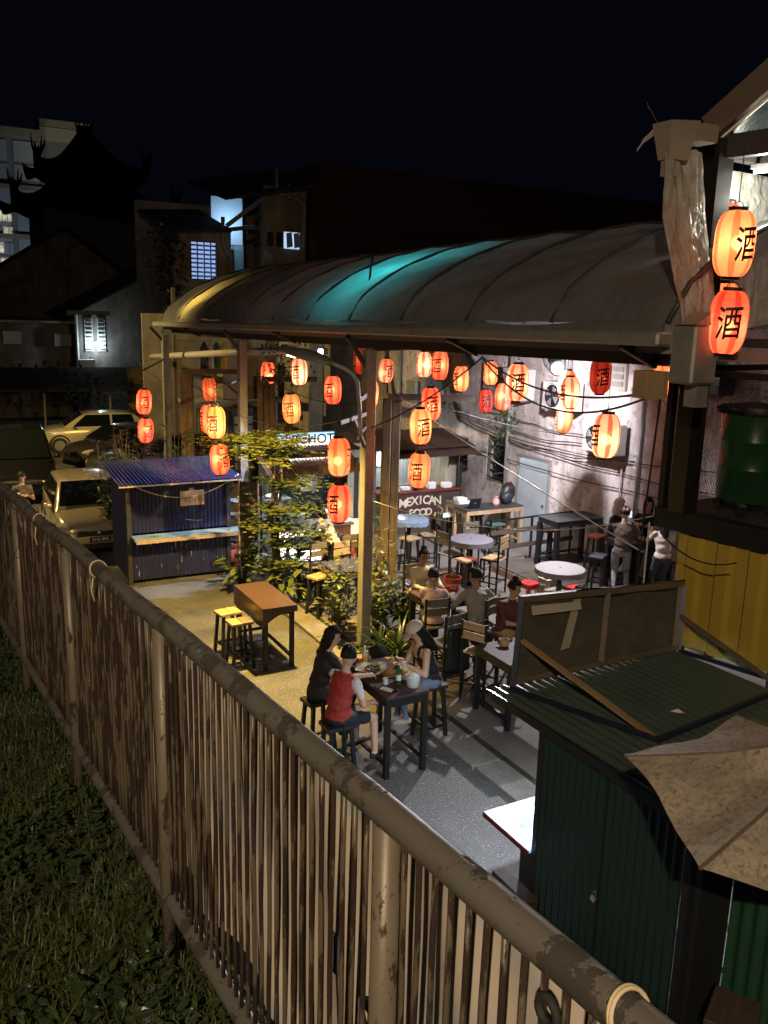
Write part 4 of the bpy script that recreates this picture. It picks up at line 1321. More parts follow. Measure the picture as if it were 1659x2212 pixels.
# balcony glazing: three leaves
for k, x in enumerate((11.42, 11.85, 12.3)):
    f = MB()
    for (a, b) in (((x, 36.3, 6.2), (x + .04, 36.34, 8.1)), ((x + .38, 36.3, 6.2), (x + .42, 36.34, 8.1)), ((x, 36.3, 8.06), (x + .42, 36.34, 8.1))):
        f.b2(a, b)
    f = f.build('window', MT['galv'], hb)
    MB().b2((x + .04, 36.31, 6.22), (x + .38, 36.32, 8.06)).build('pane', glass('bal_pane%d' % k, (.25, .42, .45), .15, .55), f)
MB().b2((12.05, 36.28, 6.4), (12.3, 36.30, 7.9)).build('door_gap', MT['black'], hb)
MB().grid(lambda a, b: (12.1 + .16 * a, 36.2 + .03 * math.sin(8 * a), 6.35 + .75 * b), 5, 3).build('red_cloth', plain('red_cloth', (.5, .03, .05), .8), hb)
lamp('room_lamp', 'POINT', (12.1, 35.6, 8.9), 60, (.45, .72, 1.0), .1, parent=hb)
# louvre window lit from inside
lw = MB()
for x in (9.76, 10.02, 10.29, 10.55, 10.79):
    lw.b2((x, 33.96, 6.55), (x + .035, 34.02, 7.95))
lw.b2((9.76, 33.962, 6.53), (10.825, 34.018, 6.56)).b2((9.76, 33.962, 7.93), (10.825, 34.018, 7.96))
lw = lw.build('window', MT['dark'], hb)
MB().b2((9.76, 34.25, 6.5), (10.83, 34.27, 8.0)).build('lit_room', glow('room_glow', (.38, .56, 1.0), .75), lw)
for i in range(4):
    for k in range(8):
        x0 = 9.80 + i * .262
        z = 6.66 + k * .165
        MB().bar((x0, 34.02, z), (x0 + .215, 34.02, z + rnd.uniform(-.01, .01)), .11, .008, (0, -.8, 1)).build('louvre', plain('louvre_glass', (.30, .36, .48), .2) if i + k == 0 else bpy.data.materials['louvre_glass'], lw)
# small tilted toilet windows, vents, pipes
for x in (13.66, 13.98):
    f = MB().add([(x, 33.75, 7.92), (x + .26, 33.75, 7.98), (x + .30, 33.98, 8.55), (x + .06, 33.98, 8.5)], [(0, 1, 2, 3)]).build('window', plain('frost', (.45, .6, .75), .3) if x < 13.8 else bpy.data.materials['frost'], hb, solid=.02)
MB().b2((13.62, 33.99, 7.9), (14.3, 33.997, 8.55)).build('lit_opening', glow('wc_glow', (.55, .75, 1), .8), hb)
for x in (12.9, 13.3):
    MB().b2((x, 33.97, 7.95), (x + .26, 33.995, 8.5)).build('vent', MT['dark'], hb)
for pts in ([(13.25, 33.8, 10.9), (13.25, 33.8, 10.05), (13.5, 33.75, 9.95), (14.3, 33.75, 9.75), (14.42, 33.75, 9.6), (14.42, 33.75, 6)], [(11.0, 33.75, 8.9), (11.0, 33.75, 8.0), (11.15, 33.75, 7.55), (11.3, 33.75, 7.45), (11.32, 33.75, 5.5)], [(13.75, 33.75, 10.35), (13.75, 33.75, 9.95)]):
    MB().tube(pts, .075, 10).build('drain_pipe', MT['postgrey'], hb, True)
MB().add([(9.2, 33.9, 5.75), (10.1, 33.9, 5.95), (10.1, 33.9, 6.15), (9.2, 33.9, 6.0)], [(0, 1, 2, 3)]).build('vent_grille', MT['galv'], hb, solid=.03)
# dark block behind the canopy
db = thing('dark_red_block', 'dark red brown block rising unlit behind the canopy', 'building', (22, 36, 0))
MB().b2((14.75, 33.2, 0), (36, 42, 11.2)).build('wall', plain('red_brown', (.045, .017, .012), .85, 0, .3), db)
for k in range(9):
    MB().b2((15.0 + k * 2, 33.17, 0), (15.05 + k * 2, 33.198, 8.6)).build('sheet_joint', MT['black'], db)
MB().b2((14.75, 33.10, 8.7), (36, 33.165, 8.8)).build('ledge', MT['dark'], db)
# stairs/laundry corner under the canopy end
lc2 = thing('laundry_porch', 'cluttered back porch with cupboards under the canopy far end', 'porch', (8.6, 25.2, 0))
MT['cup'] = plain('cupboard', (.22, .16, .09), .6, 0, .4)
MB().b2((7.3, 25.9, 2.5), (10.6, 27.6, 2.6)).build('landing', MT['farwall'], lc2)
MB().b2((8.5, 26.3, 2.62), (9.5, 26.9, 4.0)).build('cupboard', MT['cup'], lc2)
MB().b2((8.98, 26.285, 2.7), (9.0, 26.298, 3.95)).build('door_gap', MT['black'], lc2)
MB().b2((7.2, 27.2, 0), (7.3, 27.3, 6)).build('post', MT['greywood'], lc2)
MB().b2((10.6, 24.4, 0), (10.7, 27, 5)).build('side_wall', MT['walldk'], lc2)
MB().b2((6.4, 27.8, 0), (12.6, 27.9, 5.2)).build('back_wall', MT['walldk'], lc2)
MB().b2((9.7, 26.5, 2.62), (10.2, 26.9, 3.3)).build('switch_box', MT['cream'], lc2, bevel=.02)
for k in range(7):
    z = .35 * k + .1
    MB().b2((8.9 + .22 * k, 24.9, z), (9.2 + .22 * k, 25.8, z + .05)).build('stair_tread', MT['greywood'], lc2)
MB().bar((8.9, 24.88, .1), (10.6, 24.88, 2.6), .05, .2).build('stringer', MT['greywood'], lc2)
for k in range(13):
    MB().cyl((7.2 + .13 * k, 25.7, .1), (7.2 + .13 * k, 25.7, 2.4), .012, n=6).build('grille_bar', MT['black'], lc2)
for i in range(3):
    for j in range(7):
        MB().b2((8.35 + i * .2, 24.75, .35 + j * .28), (8.50 + i * .2, 24.78, .56 + j * .28)).build('vent_block', MT['cream'], lc2)
MB().b2((8.3, 24.80, .2), (8.95, 24.83, 2.5)).build('vent_backing', MT['black'], lc2)
for (i, (x, cc, lab)) in enumerate(((7.62, (.04, .05, .05), 'black shirt hanging on the porch laundry line'), (7.80, (.55, .52, .42), 'cream shirt hanging on the porch laundry line'), (8.0, (.05, .10, .05), 'dark green shirt on the porch laundry line'), (8.22, (.62, .30, .03), 'mustard yellow shirt on the porch laundry line'))):
    tag(MB().add([(x - .12, 25.3, 3.55), (x + .12, 25.3, 3.55), (x + .12, 25.32, 4.25), (x + .03, 25.3, 4.42), (x - .03, 25.3, 4.42), (x - .12, 25.32, 4.25)], [(0, 1, 2, 3, 4, 5)]).build('hanging_shirt', plain('shirt%d' % i, cc, .8), solid=.03), lab, 'shirt', 'laundry on the porch')
tag(MB().tube([(6.8, 25.3, 4.45), (9.4, 25.3, 4.45)], .012, 6).build('laundry_pole', MT['galv']), 'thin pole carrying the porch laundry', 'pole')
# low houses, left
def gable(name, lab, x0, x1, y, d, ze, zr, mat, xr=None):
    t = thing(name, lab, 'house', ((x0 + x1) / 2, y, 0))
    xr = (x0 + x1) / 2 if xr is None else xr
    MB().add([(x0, y, 0), (x1, y, 0), (x1, y, ze), (xr, y, zr), (x0, y, ze)], [(0, 1, 2, 3, 4)]).b2((x0, y + .01, 0), (x0 + .1, y + d, ze)).b2((x1 - .1, y + .01, 0), (x1, y + d, ze)).build('wall', mat, t)
    MB().quad((x0 - .5, y - .4, ze - .15), (xr, y - .4, zr + .15), (xr, y + d, zr + .15), (x0 - .5, y + d, ze - .15)).quad((x1 + .5, y - .4, ze - .15), (xr, y - .4, zr + .15), (xr, y + d, zr + .15), (x1 + .5, y + d, ze - .15)).build('roof', MT['farroof'], t, solid=.15)
    return t
gable('gabled_house', 'large dark gabled house below the temple roofs', 2.0, 16, 62, 12, 5.6, 10.4, MT['farwall'], 9.4)
t = gable('low_house', 'small plaster house with lit louvred window beside the parked cars', 7.2, 13.2, 45, 8, 5.2, 8.2, MT['farwall'], 12.8)
for i, (x, c) in enumerate(((7.55, (.6, .85, 1)), (8.15, (.35, .5, .6)))):
    wv = MB().b2((x, 44.93, 3.3), (x + .38, 44.99, 4.9)).build('window', MT['white'], t)
    for k in range(8):
        MB().bar((x + .04, 44.91, 3.42 + .19 * k), (x + .34, 44.91, 3.42 + .19 * k), .12, .012, (0, -.7, 1)).build('louvre', MT['galv'], wv)
wl = thing('wall_lamp', 'bare white lamp lit on the low house wall', 'lamp', (8.02, 44.8, 3.7))
MB().ball((8.02, 44.75, 3.65), .10).build('bulb', glow('wall_bulb', (.8, .95, 1), 22), wl)
lamp('wall_lamp_light', 'POINT', (8.02, 44.5, 3.6), 55, (.7, .9, 1), .1, parent=wl)
MB().cyl((7.15, 44.8, 0), (7.15, 44.8, 5.1), .08, n=8).build('drain_pipe', MT['white'], t)
MB().b2((6.7, 44.4, 5.05), (8.7, 44.6, 5.25)).build('gutter', MT['galv'], t)
MB().b2((7.2, 44.5, 2.5), (7.9, 44.95, 2.9)).build('air_conditioner', MT['white'], t)
t2 = thing('flat_shed', 'long grey blank shed wall at the far left edge', 'building', (4.5, 46, 0))
MB().b2((-4, 46, 0), (7.0, 50, 4.7)).build('wall', MT['farwall'], t2)
MB().b2((-4.2, 45.6, 4.72), (7.3, 50.2, 4.85)).build('roof', MT['farroof'], t2)
MB().b2((-4.1, 45.5, 4.6), (7.2, 45.65, 4.72)).build('gutter', MT['galv'], t2)
for i, (x, z) in enumerate(((3.9, 3.6), (6.2, 3.5))):
    MB().b2((x, 45.5, z), (x + .8, 45.95, z + .6)).build('air_conditioner', MT['white'] if i == 0 else MT['galv'], t2)
t3 = thing('open_carport', 'dark lean to carport roof on posts behind the cars', 'carport', (5, 38, 0))
MB().add([(-3, 37.2, 2.15), (8.2, 37.2, 2.05), (8.6, 41, 2.75), (-3, 41, 2.75)], [(0, 1, 2, 3)]).build('roof', MT['farroof'], t3, solid=.08)
for x in (-1, 2, 4.6, 7.2):
    MB().cyl((x, 37.5, 0), (x, 37.5, 2.1), .05, n=8).build('post', MT['galv'], t3)
MB().b2((8.2, 38.6, 0), (13.8, 38.75, 2.9)).build('side_wall', plaster('yellow_plaster', (.30, .22, .10), (.20, .15, .08), (.1, .08, .05)), t3)
# tall lit office block
tb = thing('tall_office_block', 'tall grey block with lit window strips at the far left', 'building', (14, 112, 0))
MT['panel'] = plain('office_panel', (.36, .39, .44), .7, 0, .15, .4)
MB().b2((-6, 112, 0), (15.2, 126, 24.3)).b2((15.21, 114, 0), (20.4, 126, 26.3)).build('core', plain('office_core', (.20, .21, .22), .8), tb)
for j in range(7):
    for i in range(5):
        x, z = -1.2 + i * 3.3, 6.4 + j * 2.55
        MB().b2((x, 111.86, z), (x + 2.6, 111.99, z + 2.2)).build('cladding_panel', MT['panel'], tb)
MT['office_glow'] = mottled_glow('office_glow', (1.0, .93, .66), (.10, .11, .08), .55, 1.3)
for j in range(6):
    for i in range(2):
        if j > 4:
            continue
        x, z = 9.4 + i * 1.05 - 1.2 * 0, 8.1 + j * 1.75
        w_ = MB().b2((x, 111.70, z), (x + .9, 111.855, z + 1.1)).build('window', MT['office_glow'] if (i + j) % 3 else MT['panel'], tb)
        MB().b2((x + .43, 111.64, z), (x + .48, 111.695, z + 1.1)).build('mullion', MT['dark'], w_)
for (z0, z1) in ((24.3, 25.2), (18.6, 19.1), (13.2, 13.7)):
    MB().b2((-6.2, 111.3, z0), (15.4, 112.0, z1)).build('ledge', plain('ledge%d' % int(z0), (.26, .24, .18), .8), tb)
MB().b2((15.2, 113.5, 26.2), (20.7, 126, 26.9)).build('parapet', plain('parapet', (.34, .29, .2), .8), tb)
MB().b2((15.21, 113.85, 24.6), (20.4, 113.99, 26.1)).build('cladding_panel', plain('lit_cream', (.42, .40, .30), .8), tb)
lamp('block_added_light', 'SPOT', (10, 96, 3), 2600, (.75, .85, 1.0), .5, (10, 112, 18), 75, .8, tb)  # unseen lamps added to brighten the facade, no fixture built
lamp('block_added_light', 'SPOT', (24, 102, 14), 1600, (1, .9, .6), .5, (18, 114, 24), 60, .8, tb)
# temple with upswept eaves
tp = thing('temple', 'black silhouette of a tiered temple roof with upturned eaves', 'temple', (16.5, 84, 0))
MT['temple'] = plain('temple_dark', (.02, .015, .012), .9)
TX = 14.9
def tier(z0, z1, hx, hy, rx, ry, name):
    def f(a, b):
        th = 2 * math.pi * a
        c, s = math.cos(th), math.sin(th)
        k = 1 / max(abs(c), abs(s))
        ex, ey = c * k, s * k
        corner = max(0, min(abs(ex), abs(ey)) - .55) / .45
        t = b
        x = ex * (hx * (1 - t) + rx * t)
        yy = ey * (hy * (1 - t) + ry * t)
        z = z0 + (z1 - z0) * (t ** 1.5) + 1.7 * corner ** 2 * (1 - t) ** 3
        return (TX + x * (1 + .05 * corner * (1 - t)), 84 + yy, z)
    MB().grid(f, 64, 12).build(name, MT['temple'], tp, True)
    for sx in (-1, 1):
        for q in range(5):
            c = MB()
            c.tube([(TX + sx * (hx * (1.0 + .02 * q) - .12 * q), 84 - hy, z0 + 1.3 - .12 * q), (TX + sx * (hx * 1.05 + .02 - .22 * q), 84 - hy - .1, z0 + 1.9 + .12 * math.sin(q * 2)), (TX + sx * (hx * 1.07 - .28 * q), 84 - hy - .1, z0 + 2.4 + .5 * math.cos(q * 1.9))], [.15, .10, .03], 6)
            c.build('eave_ornament', MT['temple'], tp, True)
tier(13.4, 16.9, 6.6, 5.5, 2.6, 2.0, 'lower_roof')
tier(16.4, 20.3, 4.6, 3.9, .7, .5, 'upper_roof')
MB().b2((TX - 2.8, 82, 14), (TX + 2.8, 86, 17.0)).b2((TX - 4.5, 80, 0), (TX + 4.5, 88, 14)).b2((TX - .6, 83.6, 20.0), (TX + .6, 84.4, 21.0)).build('body', MT['temple'], tp)
for q in range(7):
    MB().tube([(TX - .6 + .2 * q, 83.8, 20.8), (TX - .8 + .28 * q, 83.8, 21.4 + .3 * math.sin(q * 2.3))], [.12, .03], 6).build('finial', MT['temple'], tp)
tw = thing('temple_wall', 'plain dim grey wall running below the temple', 'wall', (16, 68, 0))
MB().add([(9.0, 68, 0), (22, 68, 0), (22, 68, 10.6), (9.0, 68, 12.4)], [(0, 1, 2, 3)]).build('wall', plain('temple_wall', (.16, .155, .16), .9, 0, .3, .8), tw, solid=.3)
# ================================================================== street lamp on the middle canopy post
sl = thing('street_lamp', 'grey street lamp head on a bent pipe arm by the middle post', 'street lamp', (5.85, 11.3, 3.6))
MB().tube([(5.60, 11.02, 3.55), (5.56, 11.0, 4.0), (5.53, 11.01, 4.32), (5.47, 11.06, 4.44), (5.38, 11.13, 4.51), (5.26, 11.21, 4.565), (5.2, 11.25, 4.59)], .03, 12).build('arm', MT['galv'], sl, True)
MB().bar((5.58, 11.02, 4.08), (5.97, 11.6, 4.08), .05, .07).build('clamp', MT['dark'], sl)
MB().bar((5.60, 11.02, 3.62), (5.97, 11.6, 3.60), .05, .05).build('clamp', MT['dark'], sl)
HA, HB = Vector((5.24, 11.28, 4.56)), Vector((4.72, 11.86, 4.72))
hd = (HB - HA).normalized()
hs = hd.cross(Vector((0, 0, 1))).normalized()
hu = hs.cross(hd)
def headf(a, b):
    t = a
    wdt = .04 + .13 * math.sin(math.pi * min(1, .12 + .86 * t)) ** .7
    th = .035 + .085 * math.sin(math.pi * min(1, .15 + .8 * t))
    an = 2 * math.pi * b
    return HA + (HB - HA) * t + hs * (wdt * math.cos(an)) + hu * (th * math.sin(an) * (1 if math.sin(an) > 0 else .35))
MB().grid(headf, 18, 18).build('head', plain('lamp_head', (.16, .17, .165), .5, .1, .3), sl, True)
MB().box(HA + (HB - HA) * .78 - hu * .03, (.13, .10, .03), M=Matrix((hd, hs, hu)).transposed()).build('lens', glow('lens_glow', (1, .82, .4), 16), sl)
lamp('street_light', 'SPOT', HA + (HB - HA) * .78 - hu * .07, 4400, SODIUM, .05, (3.3, 14.0, 0), 132, .55, sl)
# bracket with two lanterns on the same post
br = thing('lantern_bracket', 'dark steel bracket on the middle post carrying two lanterns', 'bracket', (5.9, 11.4, 3.7))
MB().bar((5.97, 11.6, 3.80), (5.08, 10.66, 3.80), .06, .06).build('arm', MT['dark'], br)
MB().bar((5.97, 11.6, 3.30), (5.55, 11.15, 3.78), .05, .05).build('brace', MT['dark'], br)

# white floodlight under the canopy
fl = thing('flood_lamp', 'bright white floodlight under the canopy shining on the wall', 'floodlight', (10.1, 12.2, 4.6))
FP = Vector((10.15, 12.25, 4.42))
MB().lathe([(.04, -.10), (.10, -.06), (.10, .06), (.05, .10)], 16, (FP.x + .0, FP.y + .06, FP.z + .12)).build('housing', MT['galv'], fl, True)
MB().ball(FP, .10, 16, 12).build('lens', glow('flood_glow', (.8, .95, 1), 120), fl, True)
MB().bar(FP + Vector((0, .06, .2)), FP + Vector((0, .06, .42)), .03).build('stem', MT['dark'], fl)
lamp('flood_light', 'SPOT', FP + Vector((.12, .16, -.08)), 2000, (.90, .90, 1.0), .06, (12.6, 16.0, 2.2), 112, 1.0, fl)
lamp('flood_spill', 'SPOT', FP + Vector((0, 0, -.15)), 1550, (.97, .94, 1.0), .06, (9.2, 11.2, 0), 166, .4, fl)
# street lamp behind the walkway, warm, standing out of the picture
s_b = thing('street_lamp', 'tall street lamp standing on the bank behind the walkway', 'street lamp', (-5.0, -4.6, 3.3))
MB().cyl((-5.0, -4.6, 3.3), (-5.0, -4.6, 9.0), .09, .06).build('pole', MT['galv'], s_b)
MB().bar((-5.0, -4.6, 8.9), (-3.6, -3.9, 9.2), .06, .06).build('arm', MT['galv'], s_b)
MB().box((-3.4, -3.8, 9.2), (.5, .22, .1), .5).build('head', MT['dark'], s_b)
MB().box((-3.4, -3.8, 9.138), (.3, .14, .015), .5).build('lens', glow('lens_b', (1, .86, .62), 20), s_b)
lamp('bank_light', 'SPOT', (-3.4, -3.8, 9.1), 3500, WARM, .09, (3.2, 3.6, 1.5), 120, .5, s_b)

# small LED flood on the beam, throwing a pale patch over the blue stall and lane
lf_ = thing('led_flood', 'small white LED floodlight on the canopy beam by the street lamp', 'floodlight', (6.9, 15.4, 4.55))
MB().box((6.98, 15.4, 4.58), (.10, .16, .12), .2).build('housing', MT['black'], lf_)
MB().box((6.92, 15.39, 4.56), (.012, .13, .10), .2).build('lens', glow('led_glow', (.85, .95, 1), 25), lf_)
lamp('led_light', 'SPOT', (6.88, 15.4, 4.52), 1900, (.62, .76, 1.0), .02, (4.5, 16.9, 1.9), 56, .35, lf_)
# lamp over the car park, left of the picture
s_c = thing('street_lamp', 'tall street lamp standing left of the parked cars', 'street lamp', (-3.2, 25.0, 0))
MB().cyl((-3.8, 25.0, 0), (-3.8, 25.0, 7.6), .09, .06).build('pole', MT['galv'], s_c)
MB().bar((-3.8, 25, 7.5), (-2.6, 25, 7.7), .06, .06).build('arm', MT['galv'], s_c)
MB().box((-2.5, 25, 7.7), (.5, .22, .1)).build('head', MT['dark'], s_c)
MB().box((-2.5, 25, 7.64), (.3, .14, .015)).build('lens', glow('lens_c', (1, .8, .4), 20), s_c)
lamp('yard_light', 'SPOT', (-2.5, 25, 7.6), 6500, (1, .72, .25), .08, (4, 26.0, 0), 104, .5, s_c)

# ------------------------------------------------------------------ paper lanterns
def paper(name, base, stripe):
    m_, nt, bs = newmat(name)
    tc = nd(nt, 'ShaderNodeTexCoord')
    gr = nd(nt, 'ShaderNodeTexGradient', gradient_type='RADIAL')
    nt.links.new(tc.outputs['Object'], gr.inputs[0])
    mu = nd(nt, 'ShaderNodeMath', operation='MULTIPLY')
    mu.inputs[1].default_value = 6
    nt.links.new(gr.outputs['Fac'], mu.inputs[0])
    fr = nd(nt, 'ShaderNodeMath', operation='FRACT')
    nt.links.new(mu.outputs[0], fr.inputs[0])
    c = mixc(nt, ramp(nt, fr.outputs[0], [(.62, 0.0), (.66, 1.0)]), base, stripe)
    c = mixc(nt, ramp(nt, noise(nt, 9, 3), [(.4, 0.0), (.8, .35)]), c, stripe)
    df = nd(nt, 'ShaderNodeBsdfDiffuse')
    tr = nd(nt, 'ShaderNodeBsdfTranslucent')
    rf = nd(nt, 'ShaderNodeBsdfRefraction', Roughness=.62, IOR=1.0)
    nt.links.new(c, df.inputs[0])
    nt.links.new(c, tr.inputs[0])
    nt.links.new(mixc(nt, .55, c, (1, .75, .4)), rf.inputs[0])
    m1 = nd(nt, 'ShaderNodeMixShader')
    m1.inputs[0].default_value = .72
    nt.links.new(df.outputs[0], m1.inputs[1])
    nt.links.new(tr.outputs[0], m1.inputs[2])
    m2 = nd(nt, 'ShaderNodeMixShader')
    m2.inputs[0].default_value = .05
    nt.links.new(m1.outputs[0], m2.inputs[1])
    nt.links.new(rf.outputs[0], m2.inputs[2])
    nt.nodes.remove(bs)
    nt.links.new(m2.outputs[0], nt.nodes['Material Output'].inputs[0])
    return m_
PAPER = {'R': paper('paper_red', (.94, .20, .13), (.80, .065, .045)), 'O': paper('paper_orange', (.95, .32, .17), (.86, .15, .075)), 'W': paper('paper_floodlit', (.95, .52, .43), (.86, .13, .10))}  # palest copy holds the floodlight's whitening in its paper colour
MT['ink'] = plain('ink', (.012, .006, .005), .6)
LR, LH = .158, .26
def lrad(z):
    t = abs(z) / LH
    return .072 + (LR - .072) * max(0, 1 - t ** 3.2) ** .62
lm = MB()
prof = []
NR = 26
for i in range(NR * 3 + 1):
    z = -LH + 2 * LH * i / (NR * 3)
    prof.append((lrad(z) * (1 if i % 3 == 0 else 1.022), z))
lm.lathe(prof, 28, cap=False)
lbody = {}
for k in PAPER:
    o = lm.build('paper_shade', PAPER[k], None, True)
    lbody[k] = o.data
    bpy.data.objects.remove(o)
o = MB().lathe([(.076, LH - .005), (.078, LH + .028), (.068, LH + .028), (.066, LH - .005)], 24, cap=False).build('cap_ring', MT['black'], None, True)
cap_t = o.data
bpy.data.objects.remove(o)
o = MB().lathe([(.074, -LH + .004), (.076, -LH - .024), (.03, -LH - .026), (.03, -LH)], 24, cap=False).build('cap_ring', MT['black'], None, True)
cap_b = o.data
bpy.data.objects.remove(o)
o = MB().tube([(-.06, 0, LH + .02), (-.03, 0, LH + .06), (0, 0, LH + .07), (.03, 0, LH + .06), (.06, 0, LH + .02)], .004, 5).build('wire_loop', MT['wirem'])
loop_m = o.data
bpy.data.objects.remove(o)
# the brushed character, wrapped on the paper
tcv = bpy.data.curves.new('glyph', 'FONT')
tcv.body = '酒'
tcv.size = .30
tcv.align_x = 'CENTER'
tcv.align_y = 'CENTER'
tcv.offset = .0035
to = bpy.data.objects.new('tmpg', tcv)
COL.objects.link(to)
gme = bpy.data.meshes.new_from_object(to.evaluated_get(bpy.context.evaluated_depsgraph_get()))
bpy.data.objects.remove(to)
import bmesh
bm = bmesh.new()
bm.from_mesh(gme)
bmesh.ops.triangulate(bm, faces=bm.faces)
for _ in range(2):
    bmesh.ops.subdivide_edges(bm, edges=[e for e in bm.edges if e.calc_length() > .03], cuts=1)
    bmesh.ops.triangulate(bm, faces=bm.faces)
xs = [v.co.x for v in bm.verts]
ys = [v.co.y for v in bm.verts]
cxg, cyg = (min(xs) + max(xs)) / 2, (min(ys) + max(ys)) / 2
for v in bm.verts:
    gx, gz = (v.co.x - cxg) * .72, (v.co.y - cyg) * .98
    gz += .10 * gx
    r = lrad(gz) * 1.024 + .0015
    a = gx / r
    v.co = (r * math.sin(a), -r * math.cos(a), gz)
bm.to_mesh(gme)
bm.free()
gme.name = 'painted_character'
gme.materials.clear()
gme.materials.append(MT['ink'])
LANT = [
    (4.33, 18.88, 3.33, 10, 1, 'R', 'red lantern, upper of the leftmost hanging pair'),
    (4.31, 18.73, 2.73, 35, 1, 'R', 'red lantern, lower of the leftmost hanging pair'),
    (5.87, 19.14, 3.55, 75, .25, 'O', 'dull amber lantern under the far canopy post arm'),
    (4.35, 13.88, 3.46, -25, 1, 'O', 'orange lantern above the blue stall, in front of a red one'),
    (4.65, 15.21, 3.36, -80, .8, 'R', 'red lantern half hidden behind the orange one above the blue stall'),
    (4.57, 14.39, 2.75, 35, 1, 'R', 'red lantern hanging just over the blue stall roof corner'),
    (6.82, 16.20, 4.13, -35, 1.5, 'W', 'bright pinkish lantern hanging right under the street lamp head'),
    (6.99, 18.39, 3.94, 60, 1.2, 'R', 'red lantern behind the hanging vine and timber post'),
    (6.96, 14.89, 3.87, -35, 1, 'R', 'red lantern right of the street lamp head'),
    (6.01, 14.63, 3.57, -20, 1, 'O', 'orange lantern hanging just above the tree crown'),
    (5.08, 10.64, 3.33, 80, 1, 'O', 'large orange lantern, upper one on the middle post bracket'),
    (5.03, 10.51, 2.71, -40, 1, 'R', 'large red lantern, lower one on the middle post bracket'),
    (8.03, 15.83, 4.36, -80, .12, 'R', 'unlit red lantern half hidden behind the middle post top'),
    (7.57, 14.54, 3.81, -40, 1, 'O', 'orange lantern partly hidden by the middle post'),
    (9.18, 16.89, 4.10, 30, .6, 'W', 'small pale striped lantern right of the middle post'),
    (9.51, 15.82, 4.29, -85, 1.2, 'W', 'bright pink lantern left of a red one under the beam'),
    (8.78, 14.03, 4.37, -25, 1, 'R', 'deep red lantern directly under the canopy beam'),
    (10.18, 15.39, 4.02, -60, 1, 'O', 'orange lantern crossed by black cables before the wall'),
    (7.47, 12.16, 3.86, 10, 1, 'R', 'red lantern behind the top of the timber post stack'),
    (6.62, 11.05, 3.65, 20, 1.5, 'O', 'brightest orange lantern, upper of the pair by the timber post'),
    (6.55, 10.93, 3.01, -20, 1, 'O', 'orange lantern, lower of the pair by the timber post'),
    (11.56, 16.28, 4.07, 90, .9, 'O', 'small orange lantern near the wall left of the fan coil'),
    (11.53, 16.37, 3.43, 10, .1, 'R', 'small unlit dull red lantern against the wall'),
    (10.21, 13.91, 3.77, 45, 1, 'R', 'red lantern behind the large pale striped one'),
    (7.64, 10.09, 4.36, 5, 1, 'W', 'large pale orange lantern with bold character beside the air conditioner'),
    (9.77, 11.42, 4.07, -65, 1.2, 'W', 'pink and red striped lantern, front of the right cluster'),
    (10.40, 12.26, 4.12, -85, .8, 'O', 'orange lantern tucked behind the right cluster'),
    (10.90, 12.86, 3.43, -75, 1, 'O', 'orange lantern hanging lowest in the right cluster'),
    (9.12, 10.00, 4.45, 15, .1, 'R', 'large unlit red lantern right of the floodlight'),
    (7.23, 7.75, 3.91, -65, 1.3, 'W', 'largest pink lantern hanging lowest before the wall'),
    (11.16, 10.73, 4.32, 100, 1, 'O', 'orange lantern behind the cage corner post'),
    (6.04, 5.16, 5.88, 40, 1.3, 'O', 'big bright orange lantern on the deck, upper front one'),
    (6.98, 6.11, 6.11, -90, .5, 'R', 'orange red lantern behind the upper deck lantern'),
    (6.11, 5.20, 5.25, 5, 1, 'R', 'big red lantern on the deck, lower front one'),
    (6.91, 5.96, 5.36, -60, .8, 'O', 'red lantern behind the lower deck lantern')]
STACK = {1: 0, 5: 3, 11: 10, 20: 19, 33: 31, 34: 32}
CEIL = {0: 4.0, 2: 4.0, 3: 4.0, 4: 4.1, 10: 3.78, 19: 4.1, 31: 6.62, 32: 6.66, 6: 4.78, 9: 4.72}
for i, (x, y, z, phi, lit, k, lab) in enumerate(LANT):
    az = math.atan2(-x, y) + math.radians(phi)          # turn so that the character faces the walkway, then by phi
    t = thing('paper_lantern', lab, 'lantern', (x, y, z), az, 'paper lanterns')
    t.rotation_euler = (.05 * math.sin(i * 2.3), .06 * math.sin(i * 1.9 + 1), az)
    for nm, me in (('paper_shade', lbody[k]), ('cap_ring', cap_t), ('cap_ring', cap_b), ('wire_loop', loop_m)):
        o = bpy.data.objects.new(nm, me)
        COL.objects.link(o)
        o.parent = t
    for rz in (0, math.pi):
        o = bpy.data.objects.new('painted_character', gme)
        COL.objects.link(o)
        o.parent = t
        o.rotation_euler = (0, 0, rz)
    top = LANT[STACK[i]][2] - .29 if i in STACK else CEIL.get(i, 4.78)
    if i in STACK:
        px, py = LANT[STACK[i]][0], LANT[STACK[i]][1]
    else:
        px, py = x, y
    MB().tube([(x, y, z + LH + .06), (px, py, max(top, z + LH + .1))], .0045, 5).build('hanging_wire', MT['wirem'], t)
    if lit > .05:
        ld = bpy.data.lights.new('lantern_bulb', 'POINT')
        ld.energy = 7.5 * lit
        ld.color = (1, .66, .36)
        ld.shadow_soft_size = .065
        lo = bpy.data.objects.new('lantern_bulb', ld)
        COL.objects.link(lo)
        lo.parent = t
        lo.location = (.03 * math.sin(i * 2.1), .03 * math.cos(i * 1.3), .04 * math.sin(i * 1.7) - .02)
# carrying arms for the left lanterns
for nm, lab, a, b in (('steel_hanger', 'thin steel arm carrying the leftmost lantern pair', (6.0, 23.6, 4.0), (4.33, 18.88, 4.0)), ('steel_hanger', 'wooden arm on the second post carrying lanterns', (6.0, 17.4, 3.55), (5.85, 19.2, 4.0)), ('steel_hanger', 'steel arm over the blue stall carrying lanterns', (6.0, 17.4, 3.9), (4.3, 13.8, 4.0))):
    tag(MB().bar(a, b, .03, .03).build(nm, MT['dark']), lab, 'bracket', 'lantern arms')

